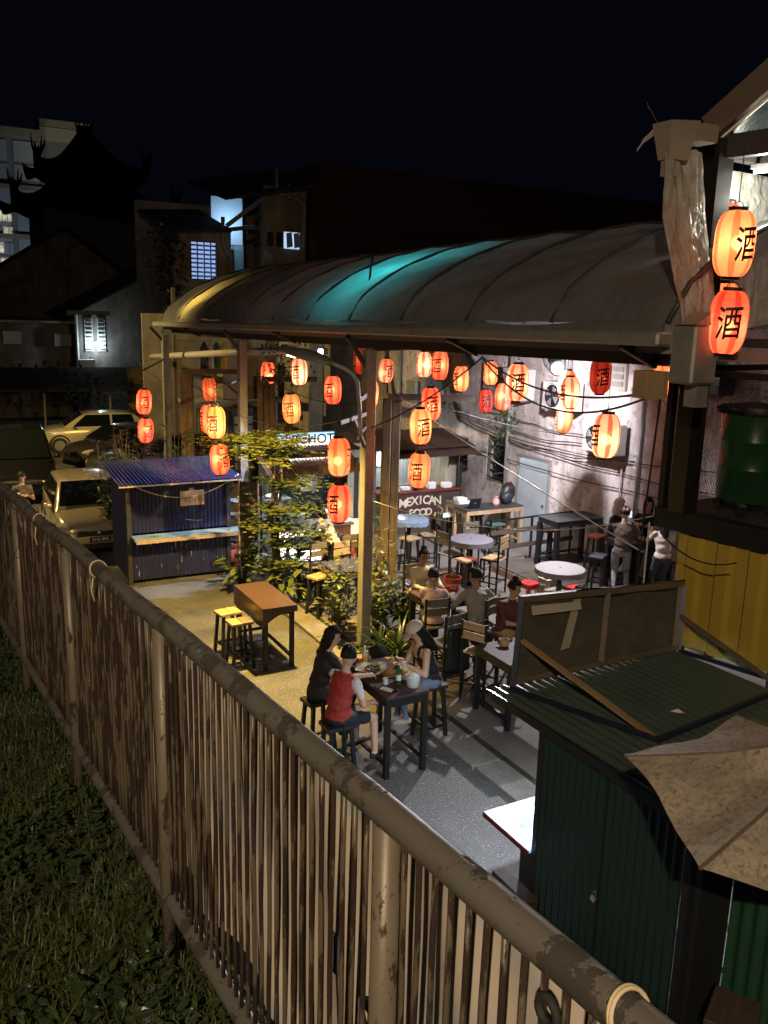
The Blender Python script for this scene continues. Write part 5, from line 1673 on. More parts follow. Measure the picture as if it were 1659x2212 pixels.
# ------------------------------------------------------------------ timber posts
def timber(lab, x, y, h, n, w_, arm=None):
    t = thing('timber_post', lab, 'post', (x, y, 0), 0, 'old timber posts')
    for k in range(n):
        c_ = Vector((x, y, 0)) + Matrix.Rotation(-.45, 3, 'Z') @ Vector((w_ * (k - (n - 1) / 2), .05 * k, 0))
        MB().box((c_.x, c_.y, (h - .03 * k) / 2), (w_ - .008, .19, h - .03 * k), -.45).build('timber', MT['postwood'], t, bevel=.012)
    if arm:
        MB().bar((x - .1, y, h + .04), arm, .12, .11).build('arm', MT['plank_dark'], t)
    return t
timber('thick double timber post right of the middle steel post', 7.68, 13.87, 3.78, 2, .17, (9.1, 13.3, 3.82))
timber('triple timber post behind the round leaved tree', 6.87, 18.2, 3.8, 3, .125, (8.0, 18.0, 3.84))
timber('weathered timber post behind the blue stall', 5.45, 19.5, 3.9, 1, .28, (6.6, 19.3, 3.94))

# ------------------------------------------------------------------ overhead cables
def cable(lab, pts, sag, r, mt, n=24):
    mb = MB()
    out = []
    for (a, b), s in zip(zip(pts[:-1], pts[1:]), sag):
        a, b = Vector(a), Vector(b)
        for i in range(n + 1):
            t = i / n
            p = a.lerp(b, t)
            p.z -= s * 4 * t * (1 - t)
            out.append(p)
    mb.tube(out, r, 6)
    tag(mb.build('overhead_cable', MT[mt], smooth=True), lab, 'cable', 'overhead cables')
cable('thick black cable looping from the beam down to the post lamp', [(5.9, 11.3, 3.62), (7.0, 10.07, 4.72), (6.05, 5.85, 4.62)], (.10, .25), .012, 'wirem')
cable('second black cable looping below the first along the beam', [(7.0, 10.07, 4.70), (6.05, 5.85, 4.60)], (.42,), .012, 'wirem')
cable('thin black cable from the timber post to the wall', [(7.8, 13.87, 3.9), (12.5, 13.2, 2.9)], (.15,), .009, 'wirem')
cable('white cable stretched down from timber post to the green stall', [(7.75, 13.8, 3.85), (6.4, 6.2, 2.95)], (.05,), .008, 'wirew')
cable('pale twin wire swagged low from middle post to deck corner', [(6.1, 11.7, 2.45), (6.6, 8.6, 2.62), (6.3, 6.0, 3.38)], (.08, .06), .006, 'wirew')
cable('thin cable from far post across to the middle post bracket', [(5.45, 19.5, 3.85), (6.0, 11.7, 3.8)], (.6,), .006, 'wirem')
cable('thin black cable between the timber posts', [(6.87, 18.2, 3.9), (7.8, 13.87, 3.85)], (.35,), .008, 'wirem')
cable('long thin dark cable passing before the far post', [(5.0, 23, 4.2), (5.45, 19.5, 3.7), (6.9, 18.1, 3.4)], (.3, .2), .008, 'wirem')
cable('black cable hanging down the cage corner', [(6.1, 5.85, 4.75), (6.12, 5.95, 3.3), (6.2, 6.05, 2.2)], (0.0, .0), .010, 'wirem')
cable('white cord hanging down from the deck corner', [(6.15, 5.9, 3.35), (6.25, 6.0, 2.1)], (0,), .009, 'wirew')
cable('thin cable hanging slack along the yellow hoarding', [(6.25, 5.75, 3.2), (6.2, 4.9, 3.2)], (.10,), .007, 'wirem')

# wall mounted machines
MT['acw'] = plain('ac_white', (.48, .46, .42), .5, 0, .35, 4)
def ac(lab, y, z, w_, h, d):
    t = thing('air_conditioner', lab, 'air conditioner', (12.6, y, z), 0, 'air conditioners on the rear wall')
    x = 12.58 - d
    MB().b2((x, y - w_ / 2, z), (12.58, y + w_ / 2, z + h)).build('casing', MT['acw'], t, bevel=.015)
    MB().cyl((x - .004, y + w_ * .14, z + h / 2), (x + .02, y + w_ * .14, z + h / 2), h * .40, n=28).build('fan_opening', MT['black'], t)
    for k in range(4):
        fb = MB()
        a = k * math.pi / 2 + .5
        c, s = math.cos(a), math.sin(a)
        r = h * .36
        fb.quad((x - .012, y + w_ * .14 + .03 * c, z + h / 2 + .03 * s), (x - .006, y + w_ * .14 + r * math.cos(a - .45), z + h / 2 + r * math.sin(a - .45)), (x - .018, y + w_ * .14 + r * math.cos(a + .35), z + h / 2 + r * math.sin(a + .35)))
        fb.build('fan_blade', MT['galv'], t)
    gr = MB()
    for k in range(5):
        rr = h * .09 * (k + 1)
        gr.tube([(x - .024, y + w_ * .14 + rr * math.cos(a), z + h / 2 + rr * math.sin(a)) for a in [6.283 * j / 24 for j in range(25)]], .003, 4, False)
    gr.build('guard', MT['black'], t)
    for s in (-1, 1):
        MB().bar((x, y + s * w_ * .35, z - .02), (12.69, y + s * w_ * .35, z - .02), .04, .03).build('bracket', MT['galv'], t)
ac('stained air conditioner with visible fan blades beside the floodlight', 14.75, 3.35, .95, .62, .35)
ac('air conditioner half hidden behind the red lantern, lit white', 16.35, 3.45, .85, .72, .32)
ac('lower air conditioner on the wall behind the largest lantern', 13.35, 2.62, .95, .62, .33)
ac('boxy unit high on the wall near the cage', 11.4, 4.0, .9, .6, .3)
for yy, lab in ((18.4, 'large round wall fan high on the wall, left one'), (15.1, 'large round wall fan behind the floodlight')):
    t = thing('wall_fan', lab, 'fan', (12.4, yy, 4.45), 0, 'round fans on the rear wall')
    MB().lathe([(.30, -.10), (.36, -.07), (.37, 0), (.36, .04)], 30, cap=False).build('cage', MT['galv'], t, True, world=False)
    MB().lathe([(.09, -.11), (.09, .08), (.03, .1)], 16).build('hub', MT['black'], t, True, world=False)
    for k in range(3):
        a = k * 2.1
        MB().add([(.08 * math.cos(a), .08 * math.sin(a), -.05), (.32 * math.cos(a - .4), .32 * math.sin(a - .4), -.07), (.33 * math.cos(a + .3), .33 * math.sin(a + .3), -.02)], [(0, 1, 2)]).build('blade', MT['steel_dark'], t, world=False)
    for k in range(12):
        a = k * .5236
        MB().bar((.09 * math.cos(a), .09 * math.sin(a), -.115), (.35 * math.cos(a), .35 * math.sin(a), -.085), .006).build('guard_wire', MT['black'], t, world=False)
    MB().cyl((0, 0, 0), (0, 0, .3), .02, n=8).build('arm', MT['dark'], t, world=False)
    t.rotation_euler = (0, math.radians(70), math.radians(-10))
pr = MB().b2((12.2, 10.4, 4.05), (12.6, 11.0, 4.5)).build('speaker_box', MT['black'], bevel=.02)
tag(pr, 'black speaker box high on the wall near the cage', 'speaker')
# ================================================================== furniture
def stool_tree(seat, leg=MT['black'], h=.74, name='bar_stool'):
    t = thing(name, '', 'stool')
    for k, m_ in enumerate(seat):
        w_ = .36 / len(seat)
        MB().b2((-.18 + w_ * k + .002, -.14, h - .045), (-.18 + w_ * (k + 1) - .002, .14, h)).build('seat_plank', m_, t, world=False, bevel=.005)
    for sx in (-1, 1):
        for sy in (-1, 1):
            MB().bar((sx * .12, sy * .10, h - .046), (sx * .165, sy * .145, 0), .042).build('leg', leg, t, world=False)
        MB().bar((sx * .152, -.13, .24), (sx * .152, .13, .24), .03).build('stretcher', leg, t, world=False)
    for sy in (-1, 1):
        MB().bar((-.145, sy * .137, .20), (.145, sy * .137, .20), .03).build('stretcher', leg, t, world=False)
    return t
def chair_tree(slat, leg=MT['black'], h=.72, nb=2):
    """back at -y, the sitter looks to +y"""
    t = thing('bar_chair', '', 'chair')
    for k in range(5):
        MB().b2((-.19, -.19 + .077 * k, h - .02), (.19, -.19 + .077 * k + .066, h)).build('seat_slat', slat, t, world=False)
    for k in range(nb):
        MB().b2((-.19, -.215, h + .20 + .14 * k), (.19, -.195, h + .31 + .14 * k)).build('back_slat', slat, t, world=False)
    for sx in (-1, 1):
        MB().bar((sx * .185, -.205 + .0, h + .5 if nb > 2 else h + .46), (sx * .185, -.18, 0), .03).build('leg', leg, t, world=False)
        MB().bar((sx * .185, .18, h - .02), (sx * .185, .18, 0), .03).build('leg', leg, t, world=False)
        MB().bar((sx * .185, -.18, h - .035), (sx * .185, .18, h - .035), .025).build('seat_rail', leg, t, world=False)
        MB().bar((sx * .185, -.18, .24), (sx * .185, .18, .24), .022).build('stretcher', leg, t, world=False)
    for sy in (-1, 1):
        MB().bar((-.185, sy * .18, .28), (.185, sy * .18, .28), .022).build('stretcher', leg, t, world=False)
    return t
def spread(proto, spots, group):
    tree = [(c, kids(c)) for c in kids(proto)]
    for i, (x, y, z, rz, lab) in enumerate(spots):
        if i == 0:
            proto.location = (x, y, z)
            proto.rotation_euler = (0, 0, math.radians(rz))
            proto['label'], proto['group'] = lab, group
        else:
            copy_tree(proto, (x, y, z), math.radians(rz), lab, group, tree)
G = .032
spread(stool_tree([MT['stoolwood'], MT['stoolwood']]), [
    (3.98, 12.25, 0, 8, 'pale wood bar stool behind another beside the lane table'),
    (6.00, 13.32, G, 20, 'pale wood bar stool at the corner of the small blue table'),
    (8.85, 15.05, G, 15, 'pale wood bar stool by the shiny round table')], 'wooden bar stools')
spread(stool_tree([MT['stoolwood2'], MT['greywood']]), [
    (4.00, 11.76, 0, 4, 'two toned wood bar stool nearest the lane table corner')], 'wooden bar stools')
spread(stool_tree([MT['stoolwood'], MT['redwood']]), [(9.04, 13.2, G, 12, 'bar stool with half red half pale seat at the middle round table')], 'wooden bar stools')
spread(stool_tree([MT['redwood'], MT['redwood']]), [
    (11.62, 13.9, .205, 0, 'red topped stool behind the platform table leg'), (12.2, 13.12, .205, 20, 'red topped stool in front of the platform table'), (12.3, 10.95, .205, 0, 'red topped stool behind the woman in white')], 'wooden bar stools')
spread(stool_tree([MT['dark'], MT['dark']]), [
    (3.96, 8.78, 0, 5, 'black bar stool under the man in the black shirt'), (3.90, 8.10, 0, 0, 'black bar stool under the man in the red shirt'), (5.42, 8.58, 0, 0, 'black bar stool under the woman in the white cap'),
    (11.16, 11.9, .205, 30, 'black bar stool beside the woman in the black cap')], 'black bar stools')
spread(stool_tree([MT['white'], MT['white']]), [(10.72, 16.62, G, 0, 'white topped bar stool at the laptop table')], 'wooden bar stools')
spread(stool_tree([MT['black'], MT['black']]), [(11.4, 16.42, G, 0, 'black bar stool behind the laptop table')], 'black bar stools')
spread(stool_tree([MT['greenwood'], MT['greenwood']]), [(11.3, 15.42, G, 0, 'green topped bar stool behind the platform fence')], 'wooden bar stools')
spread(chair_tree(MT['greywood']), [
    (9.0, 13.72, G, -80, 'grey slatted bar chair left of the middle round table'), (9.75, 14.02, G, 165, 'dark slatted bar chair behind the middle round table'),
    (6.20, 14.05, G, 10, 'dark bar chair left of the yellow backed one'), (6.98, 14.35, G, 6, 'dark bar chair behind the yellow backed one'), (7.05, 14.0, G, 170, 'dark bar chair by the small blue table far side'),
    (8.05, 14.25, G, 60, 'dark bar chair just behind the thick timber post'),
    (6.36, 9.72, G, 8, 'dark bar chair with a shoulder bag hung on its back'), (7.22, 10.12, G, 25, 'dark bar chair under the man in the grey shirt'),
    (6.55, 10.42, G, -8, 'dark bar chair under the woman in the pink shirt'), (7.15, 11.80, G, 180, 'dark bar chair under the woman in glasses'),
    (7.38, 9.72, G, 170, 'dark bar chair under the woman in the maroon shirt')], 'slatted bar chairs')
spread(chair_tree(MT['stoolwood'], nb=2), [
    (9.62, 13.12, G, 25, 'bar chair with pale seat right of the middle round table'), (6.65, 14.0, G, 5, 'bar chair with bright yellow wood back slats'), (6.62, 9.22, G, -65, 'bar chair with olive slats and a handbag on it')], 'slatted bar chairs')
spread(chair_tree(MT['stoolwood2'], nb=3), [(9.42, 15.2, G, 75, 'bar chair with shiny orange seat at the shiny round table')], 'slatted bar chairs')

MT['tabletop'] = wood('tabletop', (.085, .05, .045), (.05, .032, .03), .62, (8, 1.2, 8), 2)
MT['vinyl'] = plain('brown_vinyl', (.058, .032, .022), .36, 0, .3, 3, .15, 5)
MT['bluetop'] = plain('dark_top', (.055, .06, .10), .26, 0, .3, 4)
MT['vinylgrey'] = plain('dark_vinyl', (.035, .033, .036), .6, 0, .3, 4, .15, 8)
def bar_table(lab, x0, x1, y0, y1, h, top, leg=MT['black'], z0=G, apron=.10, lw=.06):
    t = thing('bar_table', lab, 'table', ((x0 + x1) / 2, (y0 + y1) / 2, z0))
    MB().b2((x0, y0, h - .03), (x1, y1, h)).build('table_top', top, t, bevel=.006)
    MB().b2((x0 + .012, y0 + .012, h - .03 - apron), (x1 - .012, y1 - .012, h - .031)).build('apron', leg, t)
    for x in (x0 + .04, x1 - .04):
        for y in (y0 + .04, y1 - .04):
            MB().b2((x - lw / 2, y - lw / 2, z0), (x + lw / 2, y + lw / 2, h - .032 - apron)).build('leg', leg, t)
    for x in (x0 + .04, x1 - .04):
        MB().bar((x, y0 + .07, z0 + .16), (x, y1 - .07, z0 + .16), .045, .035).build('stretcher', leg, t)
    MB().bar((x0 + .07, y1 - .04, z0 + .22), (x1 - .07, y1 - .04, z0 + .22), .045, .035).build('stretcher', leg, t)
    return t
bar_table('dark bar table with food and bottles standing on the lane', 4.40, 4.97, 7.88, 9.05, 1.02, MT['tabletop'], z0=0)
t = bar_table('bar table under brown vinyl cloth standing empty in the lane', 4.26, 4.76, 11.42, 12.68, .985, MT['vinyl'], z0=0)
MB().grid(lambda a, b: (4.235 - .012 * math.sin(9 * a), 11.40 + 1.30 * a, .99 - .30 * b + .006 * math.sin(20 * a)), 24, 4).build('cloth_drop', MT['vinyl'], t, True)
MB().grid(lambda a, b: (4.235 + .55 * a, 11.40 - .01 * math.sin(7 * a), .99 - (.10 + .20 * (1 - a) ** 3) * b), 12, 3).build('cloth_drop', MT['vinyl'], t, True)
MB().grid(lambda a, b: (4.235 + .55 * a, 11.395 + 1.31 * b, .992 + .003 * math.sin(9 * b) * math.sin(5 * a)), 8, 12).build('cloth', MT['vinyl'], t, True)
bar_table('dark table with paper bowl and cups beside the green stall', 6.36, 7.15, 8.2, 9.0, .95, MT['tabletop'])
bar_table('dark table with beer bucket shared by the seated group', 6.72, 7.62, 10.72, 11.42, .95, MT['tabletop'])
bar_table('dark table under the woman in the beige shirt', 6.18, 7.30, 14.72, 15.35, .95, MT['bluetop'])
bar_table('small dark blue topped table behind the planter leaves', 6.10, 6.88, 12.78, 13.5, .95, MT['bluetop'], MT['plank_dark'])
bar_table('dark cloth table by the wall with laptop and backpack', 10.75, 12.35, 15.78, 16.35, 1.03, MT['vinylgrey'], MT['newwood'], lw=.08)
bar_table('grey plank table by the wall with plastic boxes', 10.98, 11.6, 16.45, 17.05, 1.0, MT['greywood'], MT['newwood'], lw=.08)
bar_table('long dark table on the raised platform', 11.3, 12.55, 13.3, 13.95, 1.26, MT['vinylgrey'], z0=.205, lw=.09)
bar_table('dark table among the standing women', 11.55, 12.3, 11.55, 12.15, 1.2, MT['vinylgrey'], z0=.205, lw=.09)
MT['cloth_grey'] = plain('cloth_grey', (.15, .14, .17), .7, 0, .25, 12, .2, 30)
MT['cloth_pale'] = plain('cloth_pale', (.24, .22, .22), .7, 0, .25, 12, .2, 30)
MT['cloth_blue'] = plain('cloth_shiny', (.18, .26, .36), .22, 0, .4, 9, .5, 12)
for (x, y, mt, lab) in ((9.41, 13.62, 'cloth_grey', 'round bar table with grey cloth in the middle'), (9.71, 11.28, 'cloth_pale', 'round bar table with pale cloth above the red stools'), (9.15, 15.62, 'cloth_blue', 'round bar table under shiny blue plastic before the taco stall')):
    t = thing('round_bar_table', lab, 'table', (x, y, G), 0, 'round bar tables')
    MB().lathe([(.43, .90), (.435, .985), (.42, .995), (.02, .997)], 44, cap=False).build('table_top', MT[mt], t, 'auto', world=False)
    sk = MB()
    sk.add([(.437 * math.cos(a) * (1 + .012 * math.sin(13 * a)), .437 * math.sin(a) * (1 + .012 * math.sin(13 * a)), z) for z in (.985, .0) for a in [6.283 * k / 80 for k in range(80)]][:80] + [(.442 * math.cos(a), .442 * math.sin(a), .905 - .022 * abs(math.sin(9.5 * a)) - .012 * math.sin(4 * a)) for a in [6.283 * k / 80 for k in range(80)]], [(k, (k + 1) % 80, 80 + (k + 1) % 80, 80 + k) for k in range(80)])
    sk.build('cloth_hem', MT[mt], t, True, world=False)
    MB().cyl((0, 0, .03), (0, 0, .90), .045, n=14).build('pedestal', MT['black'], t, True, world=False)
    MB().box((0, 0, .015), (.5, .08, .03)).box((0, 0, .016), (.08, .5, .026)).build('foot', MT['black'], t, world=False)
# moulded plastic stools
def plastic_stool(lab, x, y, col, rz, h=.46):
    t = thing('plastic_stool', lab, 'stool', (x, y, G), rz, 'low plastic stools')
    m_ = bpy.data.materials.get('pst_' + col) or plain('pst_' + col, {'red': (.42, .025, .025), 'grey': (.25, .21, .17), 'beige': (.42, .36, .26)}[col], .35, 0, .15)
    MB().box((0, 0, h - .02), (.30, .30, .04)).build('seat', m_, t, world=False, bevel=.014)
    MB().box((0, 0, h + .0005), (.09, .022, .004)).build('grip_slot', MT['black'], t, world=False)
    MB().box((0, 0, h - .07), (.29, .29, .06)).build('skirt', m_, t, world=False)
    for sx in (-1, 1):
        for sy in (-1, 1):
            a, b = Vector((sx * .115, sy * .115, h - .04)), Vector((sx * .17, sy * .17, 0))
            MB().bar(a, b, .075, .035, (sx, sy, .2)).build('leg', m_, t, world=False)
plastic_stool('red plastic stool standing clear left of the round table', 9.78, 12.2, 'red', .15)
plastic_stool('grey plastic stool in front of the round table foot', 9.92, 11.62, 'grey', .2)
plastic_stool('red plastic stool behind the child', 10.42, 11.6, 'red', .1)
plastic_stool('beige plastic stool under the round table edge', 10.32, 12.3, 'beige', 0)
# platform fence
fc = thing('platform_fence', 'low timber rail fence along the raised platform', 'fence', (11.4, 14.4, .2))
for x in (10.42, 11.5, 12.6):
    MB().b2((x - .02, 14.36, .2), (x + .02, 14.40, 1.15)).build('post', MT['black'], fc)
for z, mt in ((1.12, 'black'), (.86, 'plank_dark'), (.52, 'plank_dark')):
    MB().bar((10.40, 14.345, z), (12.64, 14.345, z + .04), .024, .10 if mt != 'black' else .04).build('rail', MT[mt], fc)
tag(MB().bar((11.2, 9.2, .62), (12.6, 9.35, .72), .03, .12).build('plank', MT['newwood']), 'pale loose plank beside the woman in white', 'plank')

# ------------------------------------------------------------------ things on tables
def put(name, lab, cat, mb, mat, smooth='auto', grp=None, parts=()):
    o = mb.build(name, mat, smooth=smooth)
    tag(o, lab, cat, grp)
    for (n2, m2, mt2) in parts:
        m2.build(n2, mt2, o, 'auto')
    return o
TZ = 1.021
def bottle(lab, x, y, z, mat, lab_mat, r=.033, h=.24, capm=None):
    put('bottle', lab, 'bottle', MB().lathe([(r * .9, 0), (r, .008), (r, h * .6), (r * .45, h * .8), (r * .4, h * .97)], 16, (x, y, z)), mat, grp='drink bottles',
        parts=[('label', MB().lathe([(r * 1.02, h * .22), (r * 1.02, h * .5)], 16, (x, y, z), False), lab_mat), ('cap', MB().cyl((x, y, z + h * .965), (x, y, z + h * 1.03), r * .48, n=12), capm or MT['white'])])
MT['clear'] = glass('clear_plastic', (.75, .80, .80), .12, .45)
MT['gbottle'] = glass('green_glass', (.01, .10, .02), .08)
MT['orangelab'] = plain('orange_label', (.70, .33, .06), .5)
bottle('green glass beer bottle on the lane table', 4.72, 8.18, TZ, MT['gbottle'], MT['white'], .033, .25)
bottle('clear plastic bottle with orange label beside the green bottle', 4.86, 8.28, TZ, MT['clear'], MT['orangelab'], .034, .23)
bottle('clear plastic bottle with orange label at the far end of the lane table', 4.62, 8.86, TZ, MT['clear'], MT['orangelab'], .034, .24)
put('ice_bucket', 'cut glass ice bucket with wire handle on the lane table', 'ice bucket', MB().lathe([(.06, 0), (.075, .02), (.088, .12), (.09, .14), (.08, .135), (.06, .03)], 20, (4.84, 8.05, TZ)), MT['clear'],
    parts=[('ice', MB().ball((4.84, 8.05, TZ + .12), (.075, .075, .035)), plain('ice', (.75, .78, .8), .15, 0, .3, 60, .6, 80)), ('handle', MB().tube([(4.84 + .09 * math.cos(a), 8.05 - .05 * math.sin(a), TZ + .13 - .07 * math.sin(a)) for a in [math.pi * k / 12 for k in range(13)]], .004, 5), MT['galv'])])
fb = put('food_basket', 'paper lined basket of dark grilled food on the lane table', 'food basket', MB().grid(lambda a, b: (4.58 + (.03 + .17 * b) * math.cos(6.283 * a), 8.60 + (.03 + .17 * b) * math.sin(6.283 * a), TZ + .01 + .06 * b ** 2 + .02 * b * math.sin(25 * a)), 40, 5), plain('food_paper', (.62, .52, .30), .7), True)
fd = MB()
for k in range(60):
    a, r = rnd.uniform(0, 6.28), .10 * math.sqrt(rnd.random())
    fd.ball((4.58 + r * math.cos(a), 8.6 + r * math.sin(a), TZ + .04 + rnd.uniform(0, .035)), (rnd.uniform(.008, .02), rnd.uniform(.008, .02), .009), 6, 4)
fd.build('grilled_food', plain('charred', (.06, .022, .012), .5, 0, .5, 40), fb, True)
for i in range(3):
    x, y = 4.72 + .02 * i, 8.44 + .02 * i
put('snack_tray', 'brown paper tray with fries beside the basket', 'tray', MB().b2((4.68, 8.38, TZ), (4.86, 8.52, TZ + .03)), plain('kraft', (.34, .22, .11), .8), parts=[('fries', MB().box((4.77, 8.45, TZ + .04), (.12, .07, .02), .3), plain('fries', (.6, .36, .08), .6))])
put('snack_tray', 'white foam tray at the right end of the lane table', 'tray', MB().b2((4.86, 8.12, TZ), (4.96, 8.28, TZ + .03)), MT['white'])
put('shot_glass', 'small clear glass on the lane table', 'glass', MB().lathe([(.028, 0), (.034, .075), (.032, .075), (.026, .01)], 14, (4.58, 8.24, TZ)), MT['clear'])
put('wine_glass', 'wide clear glass beside the basket', 'glass', MB().lathe([(.04, 0), (.05, .09), (.048, .09), (.038, .01)], 16, (4.74, 8.62, TZ)), MT['clear'])
put('phone', 'white phone lying flat on the lane table', 'phone', MB().box((4.52, 8.10, TZ + .005), (.075, .15, .009), .5), MT['white'])
put('crushed_wrapper', 'dark crumpled wrapper on the lane table edge', 'wrapper', MB().ball((4.60, 8.02, TZ + .012), (.04, .025, .014), 8, 5), MT['black'])
put('soda_can', 'red soda can at the far end of the lane table', 'can', MB().lathe([(.028, 0), (.033, .01), (.033, .11), (.027, .12)], 14, (4.50, 8.80, TZ)), plain('can_red', (.4, .04, .03), .3, .4))
bg_ = MB().grid(lambda a, b: (4.78 + .26 * a, 8.98 + .12 * math.sin(3.14 * b), TZ + .14 * math.sin(math.pi * b) * (1 - .25 * abs(2 * a - 1))), 10, 8)
put('black_pouch', 'black soft pouch lying at the far end of the lane table', 'bag', bg_, MT['black'], True)
MT['bowl'] = plain('paper_bowl', (.44, .30, .15), .7)
put('paper_bowl', 'brown paper bowl with fork on the table by the green stall', 'bowl', MB().lathe([(.055, 0), (.075, .085), (.078, .085), (.07, .08), (.05, .02)], 18, (6.72, 8.82, .951)), MT['bowl'], parts=[('fork', MB().bar((6.72, 8.82, .98), (6.78, 8.86, 1.08), .008), MT['black'])])
put('plastic_cup', 'clear cup with pale lid beside the paper bowl', 'cup', MB().lathe([(.032, 0), (.045, .12), (.043, .12), (.03, .01)], 16, (6.98, 8.84, .951)), MT['clear'], parts=[('lid', MB().lathe([(.047, .12), (.047, .13), (.02, .14)], 16, (6.98, 8.84, .951)), MT['white'])])
put('glass_mug', 'tall glass with straw beside the pale lidded cup', 'glass', MB().lathe([(.035, 0), (.04, .13), (.038, .13), (.033, .01)], 16, (7.08, 8.86, .951)), MT['clear'], parts=[('straw', MB().cyl((7.08, 8.86, .97), (7.12, 8.88, 1.16), .005, n=6), MT['white'])])
put('soda_can', 'dark blue can on the table by the green stall', 'can', MB().lathe([(.028, 0), (.033, .01), (.033, .11), (.027, .12)], 14, (7.0, 8.58, .951)), plain('can_blue', (.02, .04, .09), .3, .4))
put('tissue', 'white tissue beside the paper bowl', 'tissue', MB().ball((6.6, 8.80, .965), (.035, .025, .014), 7, 5), MT['white'])
put('tissue', 'white tissue dropped on the yard floor', 'tissue', MB().ball((8.3, 10.55, G + .006), (.06, .03, .008), 7, 5), MT['white'])
bk_ = put('beer_bucket', 'red plastic beer bucket lettered ANCHOR on the group table', 'bucket', MB().lathe([(.10, 0), (.105, .01), (.135, .22), (.15, .225), (.15, .24), (.132, .24), (.1, .03)], 26, (7.36, 11.12, .951)), plain('bucket_red', (.26, .025, .015), .35, 0, .15),
          parts=[('bottle_neck', MB().cyl((7.33, 11.10, 1.0), (7.32, 11.10, 1.22), .016), MT['gbottle']), ('bottle_neck', MB().cyl((7.40, 11.14, 1.0), (7.41, 11.15, 1.23), .016), MT['gbottle'])])
text('lettering', 'ANCHOR', .052, MT['white'], bk_, (7.295, 10.985, 1.09), (.9, -.44, 0), (-.0, -.05, 1), .001)
text('lettering', 'Smooth', .03, MT['white'], bk_, (7.297, 10.988, 1.045), (.9, -.44, 0), (-.0, -.05, 1), .001)
put('snack_sheet', 'crumpled yellow paper of snacks on the group table', 'food', MB().grid(lambda a, b: (6.92 + .30 * a, 10.88 + .22 * b, .955 + .025 * math.sin(9 * a) * math.sin(7 * b) + .02), 10, 8), plain('snack_paper', (.58, .48, .24), .7), True)
put('shot_glass', 'small glass of drink on the group table', 'glass', MB().lathe([(.028, 0), (.034, .085), (.032, .085), (.026, .01)], 14, (7.18, 10.82, .951)), MT['clear'])
lp = thing('laptop', 'open black laptop on the wall table', 'laptop', (11.05, 16.0, 1.03))
MB().box((11.05, 16.0, 1.04), (.34, .24, .016), .1).build('base', MT['black'], lp)
MB().box((11.03, 15.88, 1.16), (.34, .012, .23), .1, Matrix.Rotation(.1, 3, 'Z') @ Matrix.Rotation(.25, 3, 'X')).build('screen_lid', MT['black'], lp)
MB().box((11.03, 15.868, 1.165), (.04, .004, .03), .1, Matrix.Rotation(.1, 3, 'Z') @ Matrix.Rotation(.25, 3, 'X')).build('badge', MT['galv'], lp)
bp_ = thing('backpack', 'large black backpack leaning on the wall table', 'backpack', (12.1, 16.1, 1.03))
MB().ball((12.1, 16.12, 1.27), (.20, .15, .27), 18, 12, Matrix.Rotation(.35, 3, 'Y')).build('body', MT['black'], bp_, True)
MB().ball((12.03, 16.0, 1.19), (.14, .08, .15), 14, 10, Matrix.Rotation(.3, 3, 'Y')).build('pocket', MT['dark'], bp_, True)
MB().tube([(12.12, 16.1, 1.52), (12.15, 16.08, 1.56), (12.2, 16.1, 1.53)], .012, 6).build('handle', plain('red_tag', (.5, .04, .03), .6), bp_)
put('pink_bag', 'small pink drawstring bag beside the backpack', 'bag', MB().lathe([(.06, 0), (.085, .04), (.07, .12), (.03, .17), (.045, .21)], 14, (11.72, 16.02, 1.031)), plain('pink', (.50, .24, .23), .7))
put('plastic_box', 'stack of clear plastic boxes on the plank table', 'box', MB().b2((11.06, 16.55, 1.001), (11.35, 16.8, 1.06)).b2((11.04, 16.6, 1.062), (11.3, 16.8, 1.13)), MT['white'])
# bags
hb_ = thing('handbag', 'black handbag with looped straps on a bar chair', 'handbag', (6.72, 9.35, .75))
MB().ball((6.72, 9.34, .87), (.21, .09, .12), 16, 10).build('body', MT['black'], hb_, True)
for k in (-1, 1):
    MB().tube([(6.72 + .14 * math.cos(a), 9.34 + k * .05, .95 + .20 * math.sin(a)) for a in [math.pi * j / 10 for j in range(11)]], .008, 6).build('strap', MT['black'], hb_, True)
tb_ = thing('tote_bag', 'long black tote bag hung on a bar chair back', 'bag', (6.3, 9.46, .4))
MB().grid(lambda a, b: (6.24 + .30 * a + (.04 * (2 * a - 1)) * b, 9.475 - .05 * math.sin(math.pi * a) * b, 1.02 - .62 * b), 8, 8).build('body', MT['black'], tb_, True, solid=.05)
for x in (6.28, 6.48):
    MB().tube([(x, 9.46, 1.0), (x + .02, 9.5, 1.2), (x + .04, 9.52, 1.02)], .01, 6).build('strap', MT['black'], tb_)
put('woven_basket', 'dark woven basket on the table beside the beige shirt', 'basket', MB().lathe([(.15, 0), (.2, .1), (.21, .16), (.19, .16)], 20, (6.62, 14.95, .951)), plain('wicker', (.09, .06, .035), .8, 0, .5, 60, .8, 60))
put('small_jar', 'small pale jar on the table edge by the basket', 'jar', MB().lathe([(.04, 0), (.045, .06), (.03, .07)], 14, (6.35, 15.1, .951)), MT['stoolwood'])
